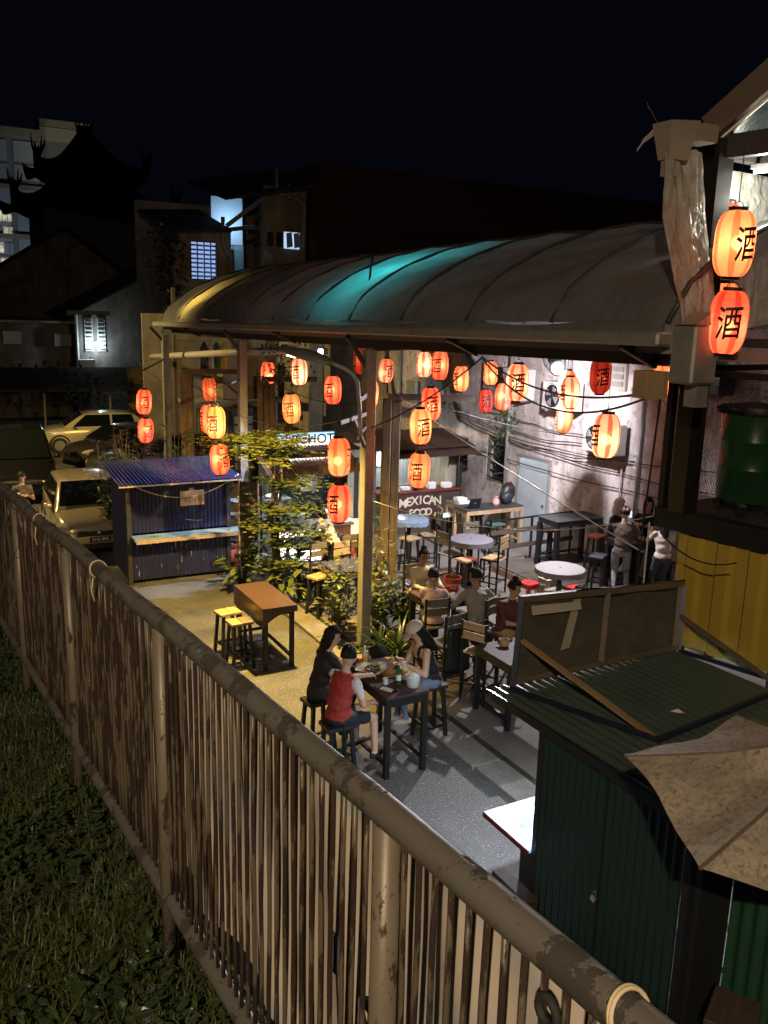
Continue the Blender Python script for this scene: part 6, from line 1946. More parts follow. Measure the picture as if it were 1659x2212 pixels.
# ================================================================== people
def cap_mesh(mb, p, q, r0, r1, n=10):
    p, q = Vector(p), Vector(q)
    d = (q - p)
    L = d.length
    d = d / L if L > 1e-6 else Vector((0, 0, 1))
    pts, rs = [], []
    for a in (-80, -50, -20):
        pts.append(p + d * (r0 * math.sin(math.radians(a))))
        rs.append(r0 * math.cos(math.radians(a)))
    pts += [p.lerp(q, .25), p.lerp(q, .5), p.lerp(q, .75)]
    rs += [r0 + (r1 - r0) * t for t in (.25, .5, .75)]
    for a in (20, 50, 80):
        pts.append(q + d * (r1 * math.sin(math.radians(a))))
        rs.append(r1 * math.cos(math.radians(a)))
    mb.tube(pts, rs, n)
def seg_d(c, p, q):
    d = q - p
    t = max(0, min(1, (c - p).dot(d) / max(1e-9, d.dot(d))))
    return (c - p - d * t).length, t
def person(label, hip, face, legs='sit', lean=8, hands=(None, None), feet=(None, None), top='shirt', topc=(.1, .1, .1), pants=(.03, .03, .04), sleeve='short', sleevec=None, skin='skin', hair='short', headyaw=0, headpitch=0, s=1.0, shoe=(.03, .03, .03), girth=1.0, shortpants=False, extra=None, cat='person', elbow_out=.5, side=0):
    F = Vector((math.cos(math.radians(face)), math.sin(math.radians(face)), 0))
    Lf = Vector((-F.y, F.x, 0))
    U = Vector((0, 0, 1))
    hip = Vector(hip)
    la = math.radians(lean)
    sp = (U * math.cos(la) + F * math.sin(la) + Lf * math.sin(math.radians(side))).normalized()
    chest = hip + sp * (.30 * s)
    sh = hip + sp * (.46 * s)
    neck = sh + (sp * .7 + U * .3).normalized() * (.07 * s)
    hc = neck + (sp * .45 + U * .55).normalized() * (.125 * s) + F * (.02 * s)
    ha = math.radians(face + headyaw)
    hf = Vector((math.cos(ha), math.sin(ha), 0))
    hl = Vector((-hf.y, hf.x, 0))
    hp = math.radians(headpitch)
    hf2 = hf * math.cos(hp) - U * math.sin(hp)
    hu = hf2.cross(hl)
    HM = Matrix((hf2, hl, hu)).transposed()
    B = []   # p, q, r0, r1, kind
    g = girth
    fl = Matrix((F, Lf, sp)).transposed()
    mb = MB()
    pel = hip + U * .0
    mb.ball(pel, (.135 * s * g, .165 * s * g, .13 * s), 14, 10, fl)
    mb.ball(hip + sp * .16 * s - F * .02 * s, (.118 * s * g, .145 * s * g, .15 * s), 14, 10, fl)
    mb.ball(chest + sp * .02 * s, (.125 * s * g, .172 * s * g, .17 * s), 14, 10, fl)
    mb.ball(sh - sp * .03 * s, (.075 * s, .155 * s * g, .06 * s), 12, 8, fl)
    B.append((hip, sh, .15 * s, .15 * s, 'top'))
    B.append((hip - U * .03, hip - U * .04 + F * .02, .15 * s, .15 * s, 'pants'))
    cap_mesh(mb, sh - sp * .01, neck + sp * .03 * s, .055 * s, .05 * s)
    B.append((sh + sp * .035 * s, hc, .05 * s, .09 * s, 'skin'))
    mb.ball(hc + hu * .02 * s, (.094 * s, .076 * s, .112 * s), 16, 12, HM)
    mb.ball(hc + hf2 * .03 * s - hu * .045 * s, (.062 * s, .06 * s, .075 * s), 12, 10, HM)
    mb.ball(hc + hf2 * .098 * s - hu * .015 * s, (.018 * s, .014 * s, .026 * s), 8, 6, HM)
    for k in (-1, 1):
        mb.ball(hc + hl * (k * .078 * s) - hu * .005 * s, (.018 * s, .01 * s, .03 * s), 8, 6, HM)
    fingers = MB()
    for k, tgt in ((1, hands[0]), (-1, hands[1])):
        S0 = sh + Lf * (k * .165 * s * (g ** .5)) - sp * .035 * s
        ua, fa = .275 * s, .25 * s
        tgt = Vector(tgt) if tgt is not None else (hip + F * .32 * s + Lf * (k * .14 * s) + U * .10 * s if legs == 'sit' else hip + Lf * (k * .25 * s) - U * .10 * s + F * .06)
        d = tgt - S0
        dist = min(d.length, (ua + fa) * .985)
        d.normalize()
        W_ = S0 + d * dist
        a = (ua * ua - fa * fa + dist * dist) / (2 * dist)
        hgt = math.sqrt(max(0, ua * ua - a * a))
        pole = (-U * .8 + Lf * k * elbow_out - F * .35)
        pole = (pole - d * pole.dot(d)).normalized()
        E_ = S0 + d * a + pole * hgt
        cap_mesh(mb, S0, E_, .052 * s * (g ** .6), .042 * s * (g ** .5))
        cap_mesh(mb, E_, W_, .042 * s, .028 * s)
        hd_ = (W_ - E_).normalized()
        hd_ = (hd_ + F * .25 - U * .1).normalized()
        pe = W_ + hd_ * .075 * s
        cap_mesh(mb, W_, pe, .028 * s, .034 * s)
        ka = {'none': -1, 'short': .72, 'long': 2, 'half': 1.1}[sleeve]
        B.append((S0, E_, .05 * s, .04 * s, ('arm', 0, ka)))
        B.append((E_, W_, .04 * s, .028 * s, ('arm', 1, ka)))
        B.append((W_, pe, .03 * s, .035 * s, 'skin'))
        sd = hd_.cross(U)
        sd = sd.normalized() if sd.length > .1 else Lf.copy()
        nn = sd.cross(hd_)
        for j in range(4):
            b0 = pe + sd * ((j - 1.5) * .017 * s) + hd_ * .01
            fl_ = (.062, .072, .068, .052)[j] * s
            fingers.tube([b0, b0 + hd_ * fl_ * .5 - nn * .006, b0 + hd_ * fl_ * .82 - nn * .028, b0 + hd_ * fl_ * .9 - nn * .045], [.0088 * s, .0084 * s, .0078 * s, .005 * s], 6)
        b0 = W_ + hd_ * .03 * s - sd * (k * .022 * s)
        fingers.tube([b0, b0 - sd * k * .03 * s + hd_ * .025, b0 - sd * k * .036 * s + hd_ * .055 * s], [.011 * s, .010 * s, .006 * s], 6)
    shoes = MB()
    for k, ft in ((1, feet[0]), (-1, feet[1])):
        H0 = hip + Lf * (k * .088 * s) - U * .03 * s
        if legs == 'sit':
            ft = Vector(ft) if ft is not None else hip + F * .36 * s + Lf * (k * .11 * s) - U * (.50 * s)
            ft = ft + U * .07
            th, shn = .43 * s, .42 * s
            pole = F * .7 + U * .9
        else:
            ft = Vector(ft) if ft is not None else Vector((hip.x, hip.y, 0)) + Lf * (k * .10 * s)
            ft = ft + U * .075
            th, shn = .43 * s, .42 * s
            pole = F.copy()
        d = ft - H0
        dist = min(d.length, (th + shn) * .995)
        d.normalize()
        A_ = H0 + d * dist
        a = (th * th - shn * shn + dist * dist) / (2 * dist)
        hgt = math.sqrt(max(0, th * th - a * a))
        pole = (pole - d * pole.dot(d)).normalized()
        K_ = H0 + d * a + pole * hgt
        cap_mesh(mb, H0, K_, .088 * s * (g ** .7), .058 * s)
        cap_mesh(mb, K_, A_, .056 * s, .038 * s)
        toe = A_ + F * .16 * s - U * .045
        cap_mesh(mb, A_ - U * .03 - F * .04 * s, toe, .042 * s, .034 * s)
        B.append((H0, K_, .08 * s, .06 * s, 'pants' if not shortpants else ('leg', 0, .80)))
        B.append((K_, A_, .055 * s, .04 * s, 'pants' if not shortpants else 'skin'))
        B.append((A_ - U * .02, toe, .045 * s, .04 * s, 'shoe'))
    me = bpy.data.meshes.new('body')
    me.from_pydata(mb.v, [], mb.f)
    tmp = bpy.data.objects.new('tmp', me)
    COL.objects.link(tmp)
    rm = tmp.modifiers.new('r', 'REMESH')
    rm.mode = 'VOXEL'
    rm.voxel_size = .015
    sm = tmp.modifiers.new('s', 'SMOOTH')
    sm.iterations = 3
    ev = tmp.evaluated_get(bpy.context.evaluated_depsgraph_get())
    em = bpy.data.meshes.new_from_object(ev)
    bpy.data.objects.remove(tmp)
    nb = len(em.vertices)
    V = np.empty(nb * 3)
    em.vertices.foreach_get('co', V)
    V = V.reshape(-1, 3)
    cen = np.empty(len(em.polygons) * 3)
    em.polygons.foreach_get('center', cen)
    cen = cen.reshape(-1, 3)
    best = np.full(len(cen), 1e9)
    slot = np.zeros(len(cen), int)
    SL = {'skin': 0, 'top': 1, 'pants': 2, 'shoe': 3, 'sleeve': 4}
    for (p, q, r0, r1, kd) in B:
        p_, q_ = np.array(p), np.array(q)
        d = q_ - p_
        t = np.clip(((cen - p_) @ d) / max(1e-9, d @ d), 0, 1)
        ds = np.linalg.norm(cen - p_ - t[:, None] * d, axis=1) / (r0 + (r1 - r0) * t)
        if isinstance(kd, tuple):
            if kd[0] == 'arm':
                sl_ = np.where(kd[1] + t < kd[2], SL['sleeve'], 0)
            else:
                sl_ = np.where(kd[1] + t < kd[2], SL['pants'], 0)
        else:
            sl_ = np.full(len(cen), SL[kd])
        m_ = ds < best
        best[m_] = ds[m_]
        slot[m_] = sl_[m_]
    # straps: bare shoulders and neckline for a vest
    if top == 'vest':
        hgt = (cen - np.array(hip)) @ np.array(sp)
        latd = np.abs((cen - np.array(hip)) @ np.array(Lf))
        fr = (cen - np.array(hip)) @ np.array(F) - hgt * math.tan(la)
        bare = (slot == 1) & (hgt > .36 * s) & ((latd > .115 * s) | ((latd < .07 * s) & (fr > -.02)))
        slot[bare] = 0
    else:
        hgt = (cen - np.array(sh)) @ np.array(sp)
        latd = np.abs((cen - np.array(sh)) @ np.array(Lf))
        slot[(slot == 1) & (hgt > .03 * s) & (latd < .075 * s)] = 0
    # folds in the cloth
    cloth = np.zeros(nb)
    for p_, sl_ in zip(em.polygons, slot):
        if sl_ in (1, 2, 4):
            for vi in p_.vertices:
                cloth[vi] = 1
    NRM = np.empty(nb * 3)
    em.vertices.foreach_get('normal', NRM)
    NRM = NRM.reshape(-1, 3)
    for vi in np.nonzero(cloth)[0]:
        q = Vector(V[vi]) * 9 + Vector((hip.x * 3, 0, 0))
        q.z *= 1.6
        f_ = mnoise.noise(q) + .5 * abs(mnoise.noise(q * 2.3)) * 2 - .5
        V[vi] += NRM[vi] * (.006 + .012 * f_)
    ff = np.array(fingers.v)
    fb0 = nb
    allv = V.tolist() + fingers.v
    polys = [tuple(p.vertices) for p in em.polygons] + [tuple(i + fb0 for i in f) for f in fingers.f]
    slots = slot.tolist() + [0] * len(fingers.f)
    bm_ = bpy.data.meshes.new('person')
    bm_.from_pydata(allv, [], polys)
    uid = label[:24]
    cl = lambda n_, c: plain(n_ + uid, c, .8, 0, .3, 9, .5, 26)
    mats = [MT[skin], cl('top_', topc), cl('pants_', pants), cl('shoe_', shoe), cl('sleeve_', sleevec or topc)]
    for m_ in mats:
        bm_.materials.append(m_)
    bm_.polygons.foreach_set('material_index', slots)
    bm_.polygons.foreach_set('use_smooth', [True] * len(polys))
    bm_.update()
    bpy.data.meshes.remove(em)
    t = bpy.data.objects.new('person', bm_)
    COL.objects.link(t)
    tag(t, label, cat)
    # eyes, brows, mouth
    fm = MB()
    for k in (-1, 1):
        fm.ball(hc + hf2 * .082 * s + hl * (k * .031 * s) + hu * .012 * s, (.010 * s, .013 * s, .006 * s), 8, 5, HM)
        fm.ball(hc + hf2 * .086 * s + hl * (k * .032 * s) + hu * .034 * s, (.008 * s, .020 * s, .0045 * s), 8, 5, HM)
    fm.build('eyes', MT['hair'], t, True)
    MB().ball(hc + hf2 * .084 * s - hu * .058 * s, (.010 * s, .024 * s, .006 * s), 8, 5, HM).build('mouth', bpy.data.materials.get('lips') or plain('lips', (.30, .08, .07), .5), t, True)
    # hair
    def shell(rx, ry, rz, off, cut=.30, low=.42, drop=0, n=44, m=30, dropback=.1):
        vs = []
        for i in range(m + 1):
            th = math.pi * i / m
            for j in range(n):
                a = 2 * math.pi * j / n
                d = Vector((math.sin(th) * math.cos(a), math.sin(th) * math.sin(a), math.cos(th)))
                r = 1 + .05 * math.sin(9 * a + 5 * th) + .05 * mnoise.noise(Vector((d.x * 6, d.y * 6, d.z * 2.5 + hip.x * 5)))
                p = Vector((d.x * rx, d.y * ry, d.z * rz)) * r
                if d.x > cut and d.z < low:
                    p *= .70
                elif d.z < -.22 and not drop:
                    p *= .78
                elif drop and d.z < .1 and d.x <= cut:
                    p.z -= drop * min(1, (.1 - d.z) * 1.1)
                    p.x = p.x * .9 - dropback * min(1, (.1 - d.z)) * .6
                vs.append(hc + off + HM @ (p * s))
        mb_ = MB()
        mb_.add(vs, [(i * n + j, (i + 1) * n + j, (i + 1) * n + (j + 1) % n, i * n + (j + 1) % n) for i in range(m) for j in range(n)])
        return mb_
    o_ = hu * (.022 * s)
    if hair in ('short', 'bun', 'clip', 'cap', 'cap_dark', 'mullet'):
        shell(.108, .090, .122, o_, .35, .50 if hair != 'mullet' else .42, .10 if hair == 'mullet' else 0).build('hair', MT['hair'], t, True)
    if hair == 'long':
        shell(.110, .095, .124, o_, .40, .62, .26).build('hair', MT['hair'], t, True)
    if hair == 'longback':
        shell(.112, .098, .124, o_, .30, .5, .34).build('hair', MT['hair'], t, True)
    if hair == 'afro':
        hm_ = MB()
        rr_ = random.Random(3)
        for q in range(60):
            d = Vector((rr_.gauss(0, 1), rr_.gauss(0, 1), rr_.gauss(.5, .8))).normalized()
            hm_.ball(hc + HM @ Vector((d.x * .11 - .02, d.y * .12, d.z * .12 + .03)) * s, .045 * s, 8, 6)
        hm_.build('hair', MT['hair'], t, True)
    if hair == 'bun':
        MB().ball(hc + hu * .15 * s - hf2 * .03 * s, (.05 * s, .05 * s, .045 * s), 12, 8).build('hair_bun', MT['hair'], t, True)
        MB().tube([hc + hu * .115 * s - hf2 * .03 * s + (hf2 * math.cos(a) + hl * math.sin(a)) * .038 * s for a in [6.283 * q / 16 for q in range(17)]], .009, 6, False).build('hair_tie', MT['cream'], t, True)
    if hair == 'clip':
        MB().ball(hc - hf2 * .11 * s - hu * .02 * s, (.02 * s, .03 * s, .018 * s), 10, 6, HM).build('hair_clip', MT['skin3'], t, True)
    if hair in ('cap', 'cap_dark'):
        cm = bpy.data.materials.get('cap_' + hair) or (plain('cap_cap', (.58, .50, .40), .8, 0, .2, 20, .3) if hair == 'cap' else plain('cap_cap_dark', (.012, .012, .013), .7))
        cp = MB()
        cp.grid(lambda a, b: hc + o_ + HM @ (Vector((.116 * math.cos(6.283 * a) * math.cos(1.571 * b), .099 * math.sin(6.283 * a) * math.cos(1.571 * b), .028 + .108 * math.sin(1.571 * b))) * s), 28, 8)
        cp = cp.build('cap', cm, t, True)
        MB().grid(lambda a, b: hc + o_ + HM @ (Vector((.095 + .115 * b * math.sin(math.pi * (.12 + .76 * a)) ** .6, (.16 * a - .08) * (1 - .15 * b), .03 - .035 * b)) * s), 12, 5).build('brim', cm, cp, True, solid=.006)
        if hair == 'cap':
            shell(.106, .092, .11, o_ - hu * .02, .30, .6, .26).build('hair', MT['hair'], t, True)
        else:
            text('lettering', '3-8', .085, MT['stoolwood'], cp, hc + o_ - hf2 * .118 * s + hu * .075 * s, -hl, (hu + hf2 * .35).normalized(), .001, .003)
    if hair == 'hijab':
        hm_ = bpy.data.materials.get('hijab') or plain('hijab', (.52, .42, .36), .8, 0, .2, 12, .4, 20)
        shell(.122, .104, .135, o_, .62, .42, .16, dropback=.02).build('headscarf', hm_, t, True)
        MB().ball(neck + sp * .0, (.11 * s, .12 * s, .09 * s), 16, 10).build('scarf_fold', hm_, t, True)
    if extra:
        extra(dict(t=t, hc=hc, hf=hf2, hl=hl, hu=hu, sh=sh, hip=hip, F=F, L=Lf, sp=sp, s=s, HM=HM))
    return t
def specs(c):
    mb = MB()
    for k in (-1, 1):
        ctr = c['hc'] + c['hf'] * .096 + c['hl'] * (k * .034) + c['hu'] * .012
        mb.tube([ctr + c['hl'] * (.027 * math.cos(a)) + c['hu'] * (.018 * math.sin(a)) for a in [6.283 * q / 14 for q in range(15)]], .0035, 5, False)
        mb.tube([ctr + c['hl'] * k * .027, c['hc'] + c['hl'] * (k * .08)], .003, 5)
    mb.build('glasses', MT['black'], c['t'])
def phone_in(p, lit=True):
    def f(c):
        o = MB().box(p, (.075, .012, .15), 0, Matrix((c['L'], c['F'] * .8 + Vector((0, 0, -.6)), (c['F'] * .6 + Vector((0, 0, .8))))).transposed()).build('phone', MT['black'])
        tag(o, 'phone held by ' + c['t']['label'], 'phone')
        if lit:
            M_ = Matrix((c['L'], c['F'] * .8 + Vector((0, 0, -.6)), (c['F'] * .6 + Vector((0, 0, .8))))).transposed()
            MB().box(Vector(p) - (M_ @ Vector((0, .0075, 0))), (.066, .002, .135), 0, M_).build('screen', glow('screen_glow' + c['t']['label'][:8], (.7, .85, 1), 1.2), o)
    return f
# the three at the lane table
person('person in black shirt sitting on the left of the lane table', (3.97, 8.80, .84), 5, lean=16, hands=((4.52, 8.86, 1.06), (4.46, 8.62, 1.04)), feet=((4.30, 8.95, .25), (4.28, 8.72, .22)), topc=(.016, .015, .015), pants=(.015, .015, .017), hair='mullet', headyaw=-30, headpitch=12, sleeve='short', skin='skin3')
def trim(c):
    pass
person('person in red shirt with white sleeves and shorts at the lane table', (3.90, 8.10, .84), 22, lean=14, hands=((4.56, 8.44, 1.05), (4.30, 8.06, .92)), feet=((4.26, 8.36, .25), (4.34, 8.02, .24)), topc=(.34, .035, .028), sleevec=(.62, .62, .64), pants=(.014, .016, .026), shortpants=True, hair='short', headyaw=25, headpitch=14, skin='skin3', girth=1.05, shoe=(.012, .012, .013))
person('person in cream cap and black vest looking at a phone', (5.42, 8.58, .83), 172, lean=20, hands=((5.0, 8.46, 1.10), (4.99, 8.66, 1.11)), feet=((5.02, 8.50, .30), (5.0, 8.66, .28)), top='vest', topc=(.012, .012, .013), sleeve='none', pants=(.16, .22, .32), hair='cap', headpitch=34, skin='skin3', shoe=(.50, .45, .36), extra=phone_in((4.90, 8.56, 1.16), False))
# group table
person('smiling person in glasses and pale yellow shirt behind the group table', (7.10, 11.74, .80), -95, lean=14, hands=((7.28, 11.30, .99), (6.95, 11.28, .99)), topc=(.56, .48, .30), sleeve='long', pants=(.03, .03, .03), hair='bun', headyaw=-6, headpitch=8, skin='skin2', extra=specs)
person('person in pink shirt seen from behind at the group table', (6.58, 10.42, .80), 68, lean=10, hands=((6.78, 10.84, .99), (7.02, 10.80, .99)), topc=(.46, .34, .32), sleeve='long', pants=(.015, .015, .017), hair='clip', headyaw=-10, headpitch=10, skin='skin2')
person('person in grey shirt seen from behind at the group table', (7.20, 10.16, .80), 82, lean=10, hands=((6.86, 10.50, .92), (7.55, 10.42, .92)), topc=(.24, .235, .20), sleeve='long', pants=(.02, .022, .03), hair='short', headyaw=38, headpitch=6, skin='skin2', girth=1.15, elbow_out=1.0)
person('smiling person in maroon shirt with hair in a bun', (7.40, 9.66, .80), -88, lean=8, hands=((7.72, 9.30, 1.0), (7.32, 9.24, 1.0)), topc=(.085, .022, .018), sleeve='half', pants=(.42, .33, .17), hair='bun', headyaw=38, headpitch=14, skin='skin', girth=1.35)
person('child with black curls hidden behind the sign board', (9.05, 9.92, .52), 95, lean=6, topc=(.16, .05, .05), pants=(.03, .03, .03), hair='afro', s=.80, skin='skin2')
plastic_stool('low beige plastic stool under the child', 9.05, 9.9, 'beige', 0, .40)
# standing women by the wall
PZ = .205
person('person in beige headscarf and black clothes beside the wall', (11.98, 12.42, PZ + .88), -60, 'stand', lean=6, feet=((12.08, 12.45, PZ), (11.9, 12.38, PZ)), hands=((12.05, 12.05, 1.28), (11.85, 12.0, 1.28)), topc=(.014, .014, .015), sleeve='long', pants=(.012, .012, .013), hair='hijab', headyaw=30, headpitch=6, skin='skin3')
person('person in black cap and brown top with grey jeans, seen from behind', (11.40, 11.55, PZ + .90), 48, 'stand', lean=3, feet=((11.32, 11.62, PZ), (11.5, 11.45, PZ)), hands=((11.66, 11.82, 1.60), (11.72, 11.55, 1.52)), topc=(.075, .05, .038), sleeve='short', pants=(.22, .235, .26), hair='cap_dark', headpitch=8, skin='skin3', s=1.03, extra=phone_in((11.78, 11.80, 1.70)))
person('person with long black hair facing the walkway', (12.42, 11.98, PZ + .92), -132, 'stand', lean=2, feet=((12.5, 11.9, PZ), (12.35, 12.05, PZ)), hands=((12.2, 11.7, 1.45), (12.1, 11.86, 1.45)), topc=(.013, .013, .014), sleeve='short', pants=(.014, .014, .016), hair='long', headpitch=10, skin='skin3', s=1.04)
person('person in white shirt and dark jeans with long hair, seen from behind', (11.90, 11.02, PZ + .86), 60, 'stand', lean=6, feet=((11.82, 11.1, PZ), (12.0, 10.95, PZ)), hands=((11.98, 11.42, 1.45), (12.2, 11.3, 1.3)), topc=(.60, .52, .45), sleeve='short', pants=(.07, .08, .09), hair='longback', headpitch=8, skin='skin3', s=.98)
# woman bending over the table
person('person in beige shirt bending over the far dark table', (6.96, 14.80, .94), 118, 'stand', lean=34, feet=((6.9, 14.75, G), (7.08, 14.85, G)), hands=((6.5, 15.1, 1.0), (6.75, 15.25, 1.0)), topc=(.50, .41, .28), sleeve='long', pants=(.02, .02, .022), hair='mullet', headpitch=22, headyaw=10, skin='skin3')
# people beside the parked car
person('person in olive shirt standing by the pale car looking at a phone', (1.93, 20.5, .90), -84, 'stand', lean=3, hands=((2.02, 20.2, 1.18), (1.86, 20.2, 1.18)), topc=(.10, .08, .05), sleeve='short', pants=(.06, .05, .035), hair='short', headpitch=30, skin='skin')
person('person with dark hair sitting low by the railing end', (1.66, 19.35, .72), -70, lean=4, topc=(.30, .18, .14), pants=(.02, .02, .02), hair='long', headyaw=30, headpitch=10, skin='skin3')
tag(MB().b2((1.45, 19.15, 0), (1.9, 19.6, .62)).build('low_block', MT['kerb'], bevel=.02), 'low concrete block under the seated person by the cars', 'block')
# ================================================================== parked cars
MT['tyre'] = MT['rubber']
MT['carglass'] = glass('car_glass', (.006, .007, .008), .03)
MT['chrome'] = plain('chrome', (.55, .55, .55), .12, .9, .1)
MT['lens'] = glass('headlamp', (.35, .35, .34), .06)
def carpaint(name, c, rough=.22):
    m_, nt, bs = newmat(name)
    bs.inputs['Base Color'].default_value = rgba(c)
    bs.inputs['Roughness'].default_value = rough
    bs.inputs['Metallic'].default_value = .25
    bs.inputs['Coat Weight'].default_value = .8
    bs.inputs['Coat Roughness'].default_value = .04
    return m_
def car(lab, x, y, rz, paint, L=3.85, Wd=1.68, H=1.50, belt=.97, cowl=.225, rtop=.43, ctop=.88, rear=.985, plate=None, van=False):
    t = thing('parked_car', lab, 'car', (x, y, 0), rz, 'parked cars')
    w = Wd / 2
    X = lambda f: L / 2 - L * f            # f = 0 at the nose
    st = [(0, .62, .58, .34), (.008, .76, .70, .26), (.025, .86, .79, .20), (.06, .94, .86, .18), (.12, .99, .92, .18), (cowl, 1, belt, .18), (.42, 1.01, belt + .015, .18), (.65, 1.01, belt + .04, .18), (.84, 1, belt + .06, .19), (.94, .97, belt + .05, .22), (.98, .92, belt - .02, .28), (1, .82, .74, .36)]
    rows = []
    for (f, wf, zb, z0) in st:
        ww = w * wf
        rows.append([(X(f), s_ * a, z) for s_, a, z in ((-1, 0, z0), (-1, ww * .90, z0), (-1, ww * .99, z0 + .14), (-1, ww, z0 + (zb - z0) * .5), (-1, ww * .985, zb - .09), (-1, ww * .94, zb - .015), (-1, ww * .5, zb + .025), (1, 0, zb + .035))] + [(X(f), a, z) for a, z in ((ww * .5, zb + .025), (ww * .94, zb - .015), (ww * .985, zb - .09), (ww, z0 + (zb - z0) * .5), (ww * .99, z0 + .14), (ww * .90, z0))])
    n = len(rows[0])
    b = MB()
    b.add([p for r in rows for p in r], [(i * n + j, i * n + (j + 1) % n, (i + 1) * n + (j + 1) % n, (i + 1) * n + j) for i in range(len(rows) - 1) for j in range(n)] + [tuple(range(n))[::-1], tuple((len(rows) - 1) * n + j for j in range(n))])
    bo = b.build('body', paint, t, True, world=False)
    md = bo.modifiers.new('s', 'SUBSURF')
    md.levels = md.render_levels = 1
    # greenhouse
    gs = [(cowl - .015, belt - .03, .90), (cowl + .045, belt + .15, .86), (rtop - .05, H - .09, .775), (rtop + .03, H - .012, .74), ((rtop + ctop) / 2, H, .735), (ctop - .06, H - .035, .725), (ctop + .01, H - .09, .73), (rear - .03, belt + .22, .80), (rear, belt + .02, .88)]
    grows = []
    for (f, z, wf) in gs:
        zb = belt - .04
        grows.append([(X(f), -w * .955, zb), (X(f), -w * (wf + (.955 - wf) * .12), z - .05 * min(1, (z - zb))), (X(f), -w * (wf - .06), z), (X(f), 0, z + .018), (X(f), w * (wf - .06), z), (X(f), w * (wf + (.955 - wf) * .12), z - .05 * min(1, (z - zb))), (X(f), w * .955, zb)])
    n = 7
    MB().add([p for r in grows for p in r], [(i * n + j, i * n + j + 1, (i + 1) * n + j + 1, (i + 1) * n + j) for i in range(len(grows) - 1) for j in range(n - 1)]).build('roof', paint, t, True, world=False)
    for o_ in [c for c in COL.objects if c.parent == t and c.name.startswith('roof')]:
        md = o_.modifiers.new('s', 'SUBSURF')
        md.levels = md.render_levels = 2
    def P(f, k, zz=None):
        return Vector((X(f), 0, 0))
    # windscreen and rear glass
    o1 = .05
    MB().quad((X(cowl + .01) + o1, -w * .84, belt + .07), (X(cowl + .01) + o1, w * .84, belt + .07), (X(rtop - .03) + o1 * 1.3, w * .69, H - .025), (X(rtop - .03) + o1 * 1.3, -w * .69, H - .025)).build('windscreen', MT['carglass'], t, world=False)
    MB().quad((X(rear - .008) - .02, -w * .78, belt + .10), (X(rear - .008) - .02, w * .78, belt + .10), (X(ctop + .03) - .03, w * .67, H - .10), (X(ctop + .03) - .03, -w * .67, H - .10)).build('rear_window', MT['carglass'], t, world=False)
    mid = (rtop + ctop) / 2 + .0
    for s_ in (-1, 1):
        for (fa, fb, fc, fd) in ((cowl + .075, mid - .012, mid - .012, rtop - .005), (mid + .012, rear - .10, ctop - .03, mid + .012)):
            MB().quad((X(fa), s_ * (w * .955 + .006), belt + .03), (X(fb), s_ * (w * .955 + .006), belt + .04), (X(fc), s_ * (w * .765 + .016), H - .085), (X(fd), s_ * (w * .765 + .016), H - .085)).build('side_window', MT['carglass'], t, world=False)
        mo = MB().ball((X(cowl + .07), s_ * (w + .07), belt + .06), (.07, .09, .06), 12, 8).build('mirror', paint, t, True, world=False)
        MB().ball((X(.062), s_ * w * .80, .745), (.22, .10, .07), 16, 10, Matrix.Rotation(s_ * -.42, 3, 'Z') @ Matrix.Rotation(.22, 3, 'Y')).build('headlight', MT['lens'], t, True, world=False)
        MB().ball((X(.985), s_ * w * .80, .86), (.04, .10, .12), 12, 8).build('tail_light', MT['redwood'], t, True, world=False)
        MB().b2((X(.47), s_ * (w + .012) - .012, belt - .13), (X(.51), s_ * (w + .012) + .012, belt - .105)).build('door_handle', paint, t, world=False)
        for f in (.175, .83):
            wh = MB().cyl((X(f), s_ * (w - .19), .30), (X(f), s_ * (w + .005), .30), .30, n=26).build('wheel', MT['tyre'], t, 'auto', world=False)
            MB().cyl((X(f), s_ * (w - .02), .30), (X(f), s_ * (w + .012), .30), .19, n=20).build('rim', MT['galv'], wh, 'auto', world=False)
            MB().tube([(X(f) + .36 * math.cos(a), s_ * (w - .005), .32 + .36 * math.sin(a)) for a in [math.pi * k / 14 for k in range(15)]], .03, 6).build('wheel_arch', MT['black'], t, True, world=False)
    MB().b2((X(.006) - .03, -w * .55, .52), (X(-.002), w * .55, .62)).build('grille', MT['black'], t, world=False, bevel=.01)
    MB().b2((X(-.001) - .03, -w * .62, .24), (X(-.004), w * .62, .36)).build('bumper_intake', MT['black'], t, world=False, bevel=.01)
    MB().tube([(X(-.006), -w * .5, .645), (X(-.008), 0, .62), (X(-.006), w * .5, .645)], .010, 6).build('grille_trim', MT['chrome'], t, world=False)
    MB().ball((X(-.009), 0, .60), (.012, .06, .04), 14, 8).build('badge', MT['chrome'], t, True, world=False)
    if plate:
        pl_ = MB().b2((X(-.008) - .005, -.22, .40), (X(-.008) + .008, .22, .50)).build('number_plate', MT['black'], t, world=False)
        bpy.context.view_layer.update()
        m_ = Matrix.Translation((x, y, 0)) @ Matrix.Rotation(rz, 4, 'Z')
        text('lettering', plate, .085, MT['white'], pl_, m_ @ Vector((X(-.008) + .010, 0, .45)), m_.to_3x3() @ Vector((0, 1, 0)), (0, 0, 1), .001, .001, spacing=1.1)
    return t
car('pale gold hatchback with plate SYQ 890 beside the blue stall', 3.30, 20.52, math.radians(-92), carpaint('gold_paint', (.36, .30, .22)), plate='SYQ 890')
car('pale cream hatchback parked side on at the back', 5.9, 34.4, math.radians(176), carpaint('cream_paint', (.55, .50, .36)), L=3.9)
car('dark brown saloon parked nose left behind the others', 6.35, 30.3, math.radians(200), carpaint('dark_paint_a', (.045, .035, .035)), L=4.3, H=1.46, ctop=.78, rear=.93)
car('dark brown saloon in front of the other dark saloon', 6.55, 27.4, math.radians(204), carpaint('dark_paint_b', (.055, .042, .042)), L=4.3, H=1.46)
